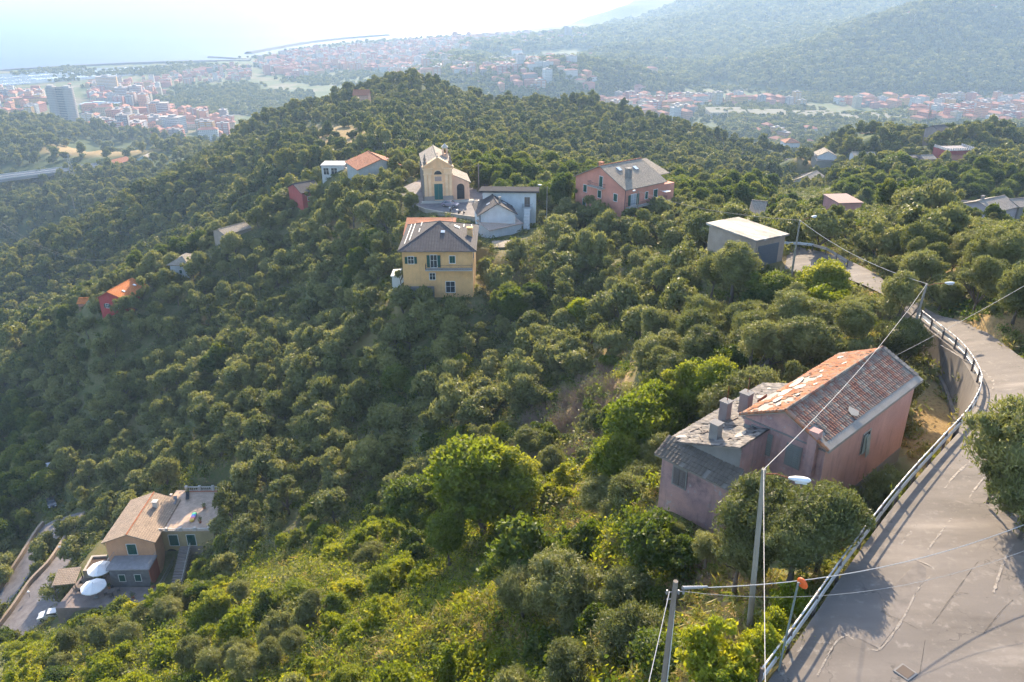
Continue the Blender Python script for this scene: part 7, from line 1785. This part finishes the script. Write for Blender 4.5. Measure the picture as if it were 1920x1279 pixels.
take('broad', x, y, 6.5, 6, base & ~spur & ~gully & broad_mask & (thin < .8), .62, .95, 3)
# the sunlit spur: mixed olives, bushes and green trees
x, y = candidates(24, 125, 3.1)
z = HF(x, y); px, py, d = project(x, y, z); spur = inpx(px, py, SPUR); inf = (px > -150) & (px < 1700) & (py < 1450)
dryg = inpx(px, py, [(1290, 1060), (1420, 1010), (1560, 1010), (1480, 1150), (1400, 1279), (1280, 1279), (1310, 1180)]) | inpx(px, py, [(1030, 940), (1120, 1000), (1030, 1090), (900, 1190), (790, 1290), (560, 1290), (700, 1190), (800, 1110), (900, 1040)]) | inpx(px, py, [(430, 1080), (560, 1040), (720, 1090), (620, 1150), (520, 1140)])
pn = vnoise(x / 7 + 3, y / 7) + .5; th = rng.random(len(x))
s_ = inf & spur & ~dryg
take('olive', x, y, 5, 4.8, s_ & (pn > .52) & (th < .6), .5, .85, 8)
take('green_bush', x, y, 2.6, 3.4, s_ & (pn <= .52) & (pn > .42) & (th < .8), .6, 1.2, 3)
take('bush', x, y, 2.6, 3.4, s_ & (pn <= .42) & (th < .75), .5, 1.1, 3)
take('lime', x, y, 6.5, 6, s_ & (pn <= .42) & (th >= .84) & (th < .9), .35, .6, 3)
take('bush', x, y, 2.6, 3.4, inf & dryg & (th < .10), .4, .8, 3)
x, y = candidates(60, 130, 3.6); z = HF(x, y); px, py, d = project(x, y, z)
take('green_bush', x, y, 2.6, 3.4, inpx(px, py, [(1020, 740), (1150, 680), (1200, 760), (1130, 860), (1020, 880), (940, 860)]) & (rng.random(len(x)) < .5), .5, 1.0, 3)
x, y = candidates(40, 262, 3.4); z = HF(x, y); px, py, d = project(x, y, z); th = rng.random(len(x))
take('olive', x, y, 5, 4.8, (px > -100) & (px < 2050) & (py > 200) & (py < 1300) & (th < .28) & ~inpx(px, py, SPUR) & ~inpx(px, py, [(560, 232), (690, 225), (700, 265), (640, 300), (560, 290)]), .3, .55, 8)
# specific trees
def put(kind, proto, px, py, d, sc, dz=0):
    """py is the crown centre in the photograph"""
    H = {'olive': 5, 'broad': 6.5, 'green_bush': 2.6, 'bush': 2.6, 'lime': 6.5}[kind]
    X, Y, Z = at_d(px, py, d); zt = Z - H * sc * .6
    PLACED.append((kind, proto, X, Y, min(zt, float(HF(np.array([X]), np.array([Y]))[0]) + 1.5) if dz == 0 else zt, sc, random.random() * 6))
_spec = [('lime', 1, 905, 895, 76, 1.5), ('lime', 0, 850, 870, 84, .9), ('lime', 2, 960, 900, 74, 1.0), ('lime', 1, 1240, 770, 74, .8), ('lime', 0, 560, 1120, 84, .6), ('lime', 2, 300, 1130, 96, .6), ('lime', 2, 1290, 745, 74, .85), ('lime', 0, 1350, 725, 72, .75), ('lime', 0, 1205, 815, 72, .95), ('lime', 1, 1160, 850, 70, .7), ('lime', 2, 875, 700, 135, 1.1),
         ('olive', 1, 1447, 885, 42, 1.0), ('olive', 0, 1400, 950, 41.5, .75), ('olive', 3, 1505, 895, 42.5, .65), ('olive', 2, 1555, 955, 41, .85), ('olive', 0, 1600, 925, 42.5, .5), ('olive', 1, 1500, 985, 40, .7), ('green_bush', 0, 1235, 990, 50, 1.25), ('green_bush', 1, 1290, 1010, 49, .8), ('olive', 0, 1330, 1000, 47, .5), ('olive', 2, 1275, 945, 50, .35),
         ('olive', 1, 1918, 850, 43, 1.12), ('olive', 2, 1935, 945, 41, .9), ('olive', 3, 1868, 890, 44, .45), ('olive', 0, 1893, 775, 45, .55),
         ('broad', 0, 595, 965, 118, .9), ('lime', 1, 395, 1150, 86, .75), ('bush', 0, 450, 1180, 80, 1.3), ('bush', 0, 1090, 575, 130, 1.5), ('bush', 1, 1560, 550, 88, 1.5), ('lime', 1, 1545, 515, 92, .9),
         ('broad', 0, 1055, 365, 185, 1.1), ('broad', 1, 1030, 355, 195, .9), ('broad', 2, 1680, 320, 300, 2.1), ('broad', 1, 1640, 335, 290, 1.7), ('broad', 0, 1610, 345, 280, 1.5), ('broad', 2, 1740, 330, 300, 1.7), ('broad', 1, 1790, 335, 290, 1.6),
         ('olive', 1, 660, 385, 200, 1.2), ('olive', 0, 700, 375, 200, 1.2), ('olive', 2, 730, 400, 190, 1.1), ('bush', 2, 1340, 1235, 34, .9), ('green_bush', 0, 1250, 1215, 40, 1.0), ('olive', 2, 1180, 1190, 44, .95), ('olive', 1, 1060, 1110, 54, 1.15), ('olive', 0, 980, 1090, 56, .9), ('green_bush', 2, 985, 1060, 60, 1.8), ('lime', 0, 840, 985, 72, .7), ('broad', 1, 770, 890, 88, .9),
         ('olive', 0, 575, 392, 228, 1.0), ('olive', 2, 600, 386, 228, .9), ('olive', 1, 548, 385, 229, .9), ('olive', 0, 440, 458, 226, .95), ('olive', 1, 470, 452, 226, .9), ('olive', 2, 412, 462, 226, .8), ('olive', 0, 325, 518, 218, .85), ('olive', 1, 352, 512, 219, .85), ('olive', 2, 378, 505, 220, .9), ('olive', 2, 155, 590, 222, .9), ('olive', 0, 245, 590, 216, .8), ('olive', 1, 848, 512, 134, .85), ('olive', 0, 790, 545, 131, .95), ('olive', 2, 830, 560, 130, .8), ('olive', 3, 872, 550, 132, .7), ('olive', 1, 1383, 462, 100, 1.15), ('olive', 2, 1345, 455, 103, .95), ('green_bush', 1, 1415, 497, 96, .8), ('olive', 0, 1180, 1100, 48, .7), ('green_bush', 1, 1100, 1010, 60, 1.5), ('bush', 1, 1190, 1010, 57, 1.2), ('bush', 2, 1475, 1130, 38, .5), ('bush', 0, 1430, 1200, 34, .6), ('bush', 1, 1390, 1250, 33, .7), ('bush', 0, 1450, 1165, 36, .45), ('bush', 2, 1365, 1275, 32, .6)]
for s in _spec: put(*s)
PLACED = np.array([(hash_, *r) for hash_, *r in [({'olive': 0, 'broad': 1, 'green_bush': 2, 'bush': 3, 'lime': 4}[p[0]], *p[1:]) for p in PLACED]], float)
# drop near duplicates standing in one another
keepi = np.ones(len(PLACED), bool); order = np.argsort(-np.arange(len(PLACED)))
xy = PLACED[:, 2:4]
rad = PLACED[:, 5] * np.array([4.8, 6, 3.4, 3.4, 6])[PLACED[:, 0].astype(int)] * .5
for i in range(len(PLACED) - len(_spec), len(PLACED)):
    dd = np.hypot(*(xy - xy[i]).T); near = (dd < (rad[i] + rad) * .62); near[len(PLACED) - len(_spec):] = False
    keepi &= ~near
PLACED = PLACED[keepi]
ppx, ppy, pd = project(PLACED[:, 2], PLACED[:, 3], PLACED[:, 4] + PLACED[:, 5] * 3)
hh = np.array([5, 6.5, 2.6, 2.6, 6.5])[PLACED[:, 0].astype(int)]
vis = seen(PLACED[:, 2], PLACED[:, 3], PLACED[:, 4] + hh * PLACED[:, 5] + 1.0)
inview = (ppx > -20) & (ppx < 1940) & (ppy > -20) & (ppy < 1300)
# the far woods
FW = []
def fsp(yv): return max(6.2, yv * .0135)
x, y = candidates(225, 1250, fsp, .80); z = HF(x, y); px, py, d = project(x, y, z)
inf = (px > -120) & (px < 2050) & (py > 60)
clr = inpx(px, py, [(560, 232), (690, 225), (700, 265), (640, 300), (560, 290)]) | inpx(px, py, [(0, 318), (200, 300), (330, 280), (330, 300), (210, 318), (0, 342)]) | inpx(px, py, [(100, 270), (240, 262), (300, 285), (160, 305), (60, 300)])
th = rng.random(len(x)); pl = (z < 14) & (y > 950)
ok = inf & (z > 1) & ((d > 262) | (x < -130)) & ((~clr) | (th < .12)) & ((~pl) | (vnoise(x / 70, y / 70) + .5 + th * .4 > .85)) & (th < .96)
sc = rng.uniform(.72, 1.12, len(x)) * np.clip(fsp(1) / 9 + y * 0, 0, 9) * np.maximum(1, y * .0135 / 7.2) * 1.05
hilltop = np.exp(-((px - 730) / 90) ** 2 - ((py - 150) / 40) ** 2) * (d < 700)
sc = sc * (1 + .1 * hilltop)
ok &= admissible(x, y, z, 8 * sc, 4.4 * sc); ok &= seen(x, y, z + 9 * sc)
for i in np.nonzero(ok)[0]: FW.append((4, rng.integers(5), x[i], y[i], z[i] - .4, sc[i], rng.uniform(0, 6.28)))
x, y = candidates(150, 800, lambda v: max(3.4, v * .011), .80); z = HF(x, y); px, py, d = project(x, y, z); sc = rng.uniform(.24, .4, len(x))
ok = (px > -60) & (px < 2000) & (py > 60) & (d > 255) & (rng.random(len(x)) < .55) & admissible(x, y, z, 8 * sc, 4.4 * sc) & seen(x, y, z + 3) & ~inpx(px, py, [(575, 238), (685, 232), (690, 258), (640, 285), (575, 275)])
for i in np.nonzero(ok)[0]: FW.append((4, rng.integers(5), x[i], y[i], z[i] - .3, sc[i], rng.uniform(0, 6.28)))
FW = np.array(FW)
# very far slopes and groves of the plain
x, y = candidates(1250, 4300, lambda v: v * .0062, .78); z = HF(x, y); px, py, d = project(x, y, z)
inf = (px > -60) & (px < 2000) & (py > -25)
pl = z < 12; th = rng.random(len(x)); f1 = fbm(x, y, 160, 3)
green = np.exp(-((px - 420) / 120) ** 2 - ((py - 185) / 26) ** 2)
ok = inf & (z > 1) & np.where(pl, (f1 + .5 * green + th * .45 + .22 * (px > 1100) > .46), th < .93) & (fbm(x + 900, y, 300, 3) * 1.0 < .62)
sc = rng.uniform(.7, 1.2, len(x)) * (y * .0066 / 11)
sc = np.where(pl, np.minimum(sc, 1) * .75, sc); ok &= seen(x, y, z + 9 * sc)
VF = np.array([(5, rng.integers(3), x[i], y[i], z[i] - 1.2, sc[i], rng.uniform(0, 6.28)) for i in np.nonzero(ok)[0]])

# ---- objects: individual trees first, the rest of each kind as one mass
LM = [('derelict pink house', 22, 50, 1), ('yellow house', -14, 146, 1), ('church', -24, 196, 1), ('pink apartment house', 25, 176, 1), ('white gabled house', -3, 172, 1), ('flat roofed garage', 34, 98, 1), ('stone villa', -62, 112, 1), ('red house with the orange roof', -112, 195, 1),
      ('tall lamp post by the road', 11, 30, 1), ('ivy clad cable pole', 8.5, 24, 1), ('lamp post at the road bend', 43, 72, 1), ('lamp post near the garage', 30, 80, 1), ('white car on the drive', -81, 106, 1), ('black car', -108, 132, 1), ('orange roofed long house', -38, 215, 1), ('crenellated red house', 165, 280, 1), ('pale farmhouse at the right edge', 100, 155, 1), ('little yellow house', 140, 330, 1), ('grey roofed cottage on the ridge', -78, 178, 1), ('overgrown gully', 8, 84, 1)]
def label_trees(items, noun, group):
    """items: list of (obj, x, y, scale); the label says which side of which landmark and how near"""
    buckets = {}
    for o, x, y, s in items:
        best = min(LM, key=lambda l: math.hypot(l[1] - x, l[2] - y)); dx, dy = x - best[1], y - best[2]
        # sides as the photograph shows them
        if abs(dx) > abs(dy): rel = 'right of' if dx > 0 else 'left of'
        else: rel = 'behind' if dy > 0 else 'in front of'
        buckets.setdefault((rel, best[0]), []).append((math.hypot(dx, dy), o, s))
    for (rel, lm), L in buckets.items():
        L.sort(key=lambda t: t[0])
        for k, (dist, o, s) in enumerate(L):
            if k < len(ORD): lab = f'{ORD[k]} {noun} {rel} the {lm}'
            else: lab = f'{noun} far out in the rows {rel} the {lm}' if 'olive' in noun else f'{noun} further off {rel} the {lm}'
            o['label'] = lab; o['category'] = noun.split()[-2] + ' tree' if noun.endswith('tree') and 'olive' in noun else noun.split()[-1]; o['group'] = group
def individuals(kk, near, mid, noun, group, massname, dnear=105, nmax=299):
    sel = np.nonzero(PLACED[:, 0] == kk)[0]
    size = PLACED[sel, 5] / pd[sel] * (vis[sel] & inview[sel])
    sel = sel[np.argsort(-size)]; A, B = sel[:nmax], sel[nmax:]
    A = A[(vis[A] & inview[A])] if len(B) == 0 else A
    items = []; srcs = {}
    for i in A:
        r = PLACED[i]
        if pd[i] < dnear:
            k = int(r[1]) % len(near.crown)
            o = bpy.data.objects.new(near.name, None); COL.objects.link(o); o.empty_display_size = .1; o.location = r[2:5]; o.rotation_euler.z = r[6]; o.scale = (r[5] * random.uniform(.88, 1.14), r[5] * random.uniform(.88, 1.14), r[5] * random.uniform(.85, 1.15))
            for nm, me in (('trunk', near.trunk[k]), ('crown', near.crown[k])):
                c = bpy.data.objects.new(nm, me); COL.objects.link(c); c.parent = o
        else:
            k = int(r[1]) % len(mid.one); o = inst_obj(mid.name, mid.one[k], r); srcs.setdefault(k, o)
        items.append((o, r[2], r[3], r[5]))
    if len(B):
        Bm = PLACED[B]; Bm = Bm[vis[B] | (rng.random(len(B)) < .3)]
        av = sorted(srcs) if srcs else []
        if not av:
            r = PLACED[int(B[0])]; k = int(r[1]) % len(mid.one); o = inst_obj(mid.name, mid.one[k], r); srcs[k] = o; items.append((o, r[2], r[3], r[5])); av = [k]
            for k2 in range(len(mid.one)):
                c = [q for q in B[1:] if int(PLACED[int(q)][1]) % len(mid.one) == k2 and k2 != k]
                if c: r = PLACED[int(c[0])]; o = inst_obj(mid.name, mid.one[k2], r); srcs[k2] = o; items.append((o, r[2], r[3], r[5]))
            av = sorted(srcs)
        if len(Bm): Bm[:, 1] = (Bm[:, 1].astype(int)) % len(av); mass(massname, Bm, [srcs[k] for k in av])
    label_trees(items, noun, group)
    return srcs
individuals(0, OL_N, OL_M, 'grey green olive tree', 'olive trees of the terraced hillside', 'olive_grove')
individuals(1, BR_N, BR_N, 'green broadleaf tree', 'broadleaf trees among the olives', 'broadleaf_wood', 140)
individuals(2, BG_N, BG_N, 'dark green round bush', 'dark green bushes on the near slope', 'green_scrub', 400, 145)
individuals(3, BU_N, BU_N, 'bright yellow green bush', 'bright bushes on the near slope', 'bright_scrub', 400, 145)
individuals(4, LI_N, LI_N, 'lime green broadleaf tree', 'lime green trees on the near slope', 'lime_wood', 400)
# far woods: the largest 60 in view stand alone, the rest is the wood
fpx, fpy, fd = project(FW[:, 2], FW[:, 3], FW[:, 4] + 6); o_ = np.argsort(-(FW[:, 5] / fd) * ((fpx > 0) & (fpx < 1920) & (fpy > 0)))
NF = 150
items = []; srcs = {}
for i in o_[:NF]:
    r = FW[i]; o = inst_obj('woodland_tree', BR_F.one[int(r[1])], r); srcs.setdefault(int(r[1]), o); items.append((o, r[2], r[3], r[5]))
label_trees(items, 'tall woodland tree', 'large trees of the woods behind the ridge')
_av = sorted(srcs); _fw = FW[o_[NF:]]; _fw[:, 1] = _fw[:, 1].astype(int) % len(_av)
mass('woodland', _fw, [srcs[k] for k in _av], 'dense dark green woodland covering the hills behind the church')
# one distant grove clump per shape stands for its kind and feeds the far slopes
vs_ = []
for k in range(3):
    i = np.nonzero(VF[:, 1] == k)[0][0]; r = VF[i]; o = inst_obj('tree_clump', FAR.one[k], r); vs_.append(o)
    tag(o, kind='stuff')
mass('far_woods', VF, vs_, 'hazy woods on the far slopes and between the town blocks')

# ---- low growth: grass tufts and brambles on the near ground
def tuft(seed, n, h, r, ll, lw):
    R = np.random.default_rng(seed); C = np.stack([R.normal(0, r * .5, n), R.normal(0, r * .5, n), R.uniform(0, h, n)], 1)
    V, Fq = leaves(C, unit(np.stack([C[:, 0], C[:, 1], np.full(n, .25)], 1)), ll, lw, R); return V, Fq
def src(name, me, x, y, s=1):
    o = bpy.data.objects.new(name, me); COL.objects.link(o); o.location = (x, y, float(HF(np.array([x]), np.array([y]))[0])); o.scale = (s,) * 3; tag(o, kind='stuff'); return o
t1 = arr_mesh('grass_tuft', *tuft(1, 60, .45, .5, .5, .07), [TUFT]); t2 = arr_mesh('grass_tuft', *tuft(2, 70, .35, .6, .4, .08), [TUFT])
t3 = arr_mesh('bramble', *tuft(3, 170, .7, 1.0, .24, .16), [BRIGHT]); t4 = arr_mesh('bramble', *tuft(4, 170, .6, 1.1, .24, .16), [BROAD])
tw_ = MB(); R_ = random.Random(5)
for k in range(70):
    a = R_.uniform(0, 2 * PI); e = R_.uniform(.2, 1.3); l = R_.uniform(.7, 1.6); p = Vector((R_.uniform(-.4, .4), R_.uniform(-.4, .4), 0)); q = p + Vector((math.cos(a) * math.cos(e), math.sin(a) * math.cos(e), math.sin(e))) * l
    tw_.tube(p, q, .018, .008, 3, cap=False)
    for j in range(2):
        t = R_.uniform(.4, .9); s = p.lerp(q, t); tw_.tube(s, s + Vector((R_.uniform(-.4, .4), R_.uniform(-.4, .4), R_.uniform(0, .4))), .009, .005, 3, cap=False)
t5 = tw_.mesh('dry_twigs', [TWIG])
gs = [src('grass_patch', t1, 15, 33), src('grass_patch', t2, 14, 36)]; bs = [src('bramble_patch', t3, 5, 48), src('bramble_patch', t4, -8, 55)]
x, y = candidates(22, 150, lambda v: .62 + max(0, v - 45) * .016, .8); z = HF(x, y); px, py, d = project(x, y, z); inf = (px > -60) & (px < 2000) & (py < 1340)
def offroad(x, y, mg=.15):
    ok = np.ones(len(x), bool)
    for P, _m in KEEP:
        m = (x > P[:, 0].min() - mg) & (x < P[:, 0].max() + mg) & (y > P[:, 1].min() - mg) & (y < P[:, 1].max() + mg)
        if m.any(): ins, dist = inpoly(x[m], y[m], P); t = ok[m]; t &= ~(ins | (dist < mg)); ok[m] = t
    return ok
gn = fbm(x, y, 6, 3); ok = inf & offroad(x, y) & (gn + rng.random(len(x)) * .7 > .22)
GT = np.array([(0, rng.integers(2), x[i], y[i], z[i], rng.uniform(.6, 1.5), rng.uniform(0, 6.28)) for i in np.nonzero(ok)[0]]); mass('long_grass', GT, gs, 'long green and straw coloured grass on the near banks')
x, y = candidates(22, 135, lambda v: 1.0 + max(0, v - 45) * .012, .8); z = HF(x, y); px, py, d = project(x, y, z); inf = (px > -60) & (px < 1750) & (py < 1340)
sp_ = inpx(px, py, SPUR); dg = inpx(px, py, [(1290, 1060), (1420, 1010), (1560, 1010), (1480, 1150), (1360, 1300), (1260, 1300), (1310, 1180)])
verge = inpx(px, py, [(1540, 1080), (1600, 1030), (1520, 1180), (1440, 1300), (1350, 1330), (1440, 1150)])
bn = fbm(x + 50, y, 9, 3); ok = inf & offroad(x, y, .5) & ((sp_ & ~dg & (bn + rng.random(len(x)) * .8 > .05)) | (verge & (rng.random(len(x)) < .9)) | (~sp_ & (bn > .25)))
BT = np.array([(0, (0 if (rng.random() < .62 or verge[i]) else 1), x[i], y[i], z[i] - .05, rng.uniform(.5, 1.3) * (.6 if verge[i] else 1), rng.uniform(0, 6.28)) for i in np.nonzero(ok)[0]]); mass('bramble_carpet', BT, bs, 'bright green bramble carpet over the sunlit spur')
x, y = candidates(24, 140, 1.3, .8); z = HF(x, y); px, py, d = project(x, y, z)
dz_ = inpx(px, py, [(1020, 740), (1150, 680), (1190, 760), (1110, 860), (1020, 880), (950, 860)]) | (inpx(px, py, [(1280, 1010), (1500, 960), (1560, 1010), (1480, 1120), (1330, 1160), (1240, 1130)]) & (rng.random(len(x)) < .35))
ok = dz_ & offroad(x, y, .5) & (rng.random(len(x)) < .8); tws = src('dry_scrub_patch', t5, 13, 41, .8)
DT = np.array([(0, 0, x[i], y[i], z[i] - .15, rng.uniform(.6, 1.3), rng.uniform(0, 6.28)) for i in np.nonzero(ok)[0]]); mass('dry_scrub', DT, [tws], 'brown dry scrub filling the overgrown gully and the bank below the house')
x, y = candidates(60, 275, lambda v: 2.1 + max(0, v - 120) * .006, .86); z = HF(x, y); px, py, d = project(x, y, z)
ok = (px > -120) & (px < 2050) & (py > 200) & (py < 1320) & offroad(x, y, .3) & (rng.random(len(x)) < .8) & ~inpx(px, py, [(560, 232), (690, 225), (700, 265), (640, 300), (560, 290)])
t6 = arr_mesh('scrub_tuft', *tuft(6, 150, .75, 1.1, .34, .16), [OLIVE]); sc_ = src('scrub_patch', t6, -6, 62)
HT = np.array([(0, (1 if rng.random() < .45 else 2), x[i], y[i], z[i] - .08, rng.uniform(.7, 1.6), rng.uniform(0, 6.28)) for i in np.nonzero(ok)[0]]); mass('hillside_scrub', HT, bs + [sc_], 'low green scrub between the olive trees')
# dry bare shrubs
def dryshrub(px, py, z, s, lab):
    X, Y, Z = at(px, py, z); o = bpy.data.objects.new('dry_shrub', t5); COL.objects.link(o); o.location = (X, Y, g1(X, Y)); o.scale = (s, s, s); tag(o, lab, 'shrub', 'bare dry shrubs')
for a in ((1725, 625, 203.2, 1.5, 'bare brown dry shrub round the foot of the lamp post at the road bend'), (1690, 615, 202.5, 1.2, 'bare brown dry shrub left of the lamp post at the road bend'), (1480, 1010, 201, 1.6, 'bare dry shrub under the olive tree in front of the derelict house'), (1430, 985, 201, 1.4, 'bare dry shrub beside the flaking wall of the derelict house'),
          (1060, 790, 184, 2.2, 'lower left dry shrub in the overgrown gully'), (1105, 760, 185, 2.4, 'upper right dry shrub in the overgrown gully'), (1370, 1215, 205, 1.0, 'small pale dry shrub between the two poles')): dryshrub(*a)
print('TREES', len(PLACED), len(FW), len(VF), len(GT), len(BT))
# ------------------------------------------------------------------ haze
b = MB(); b.box(-9000, -60, -9, 9000, 24000, 640)
m, nt, out = mk('air_haze')
v = nt.nodes.new('ShaderNodeVolumePrincipled')
v.inputs['Color'].default_value = (.42, .60, .86, 1)
v.inputs['Density'].default_value = .00016
v.inputs['Anisotropy'].default_value = .2
nt.links.new(v.outputs[0], out.inputs['Volume'])
hz = b.build('haze', m); tag(hz, kind='stuff')
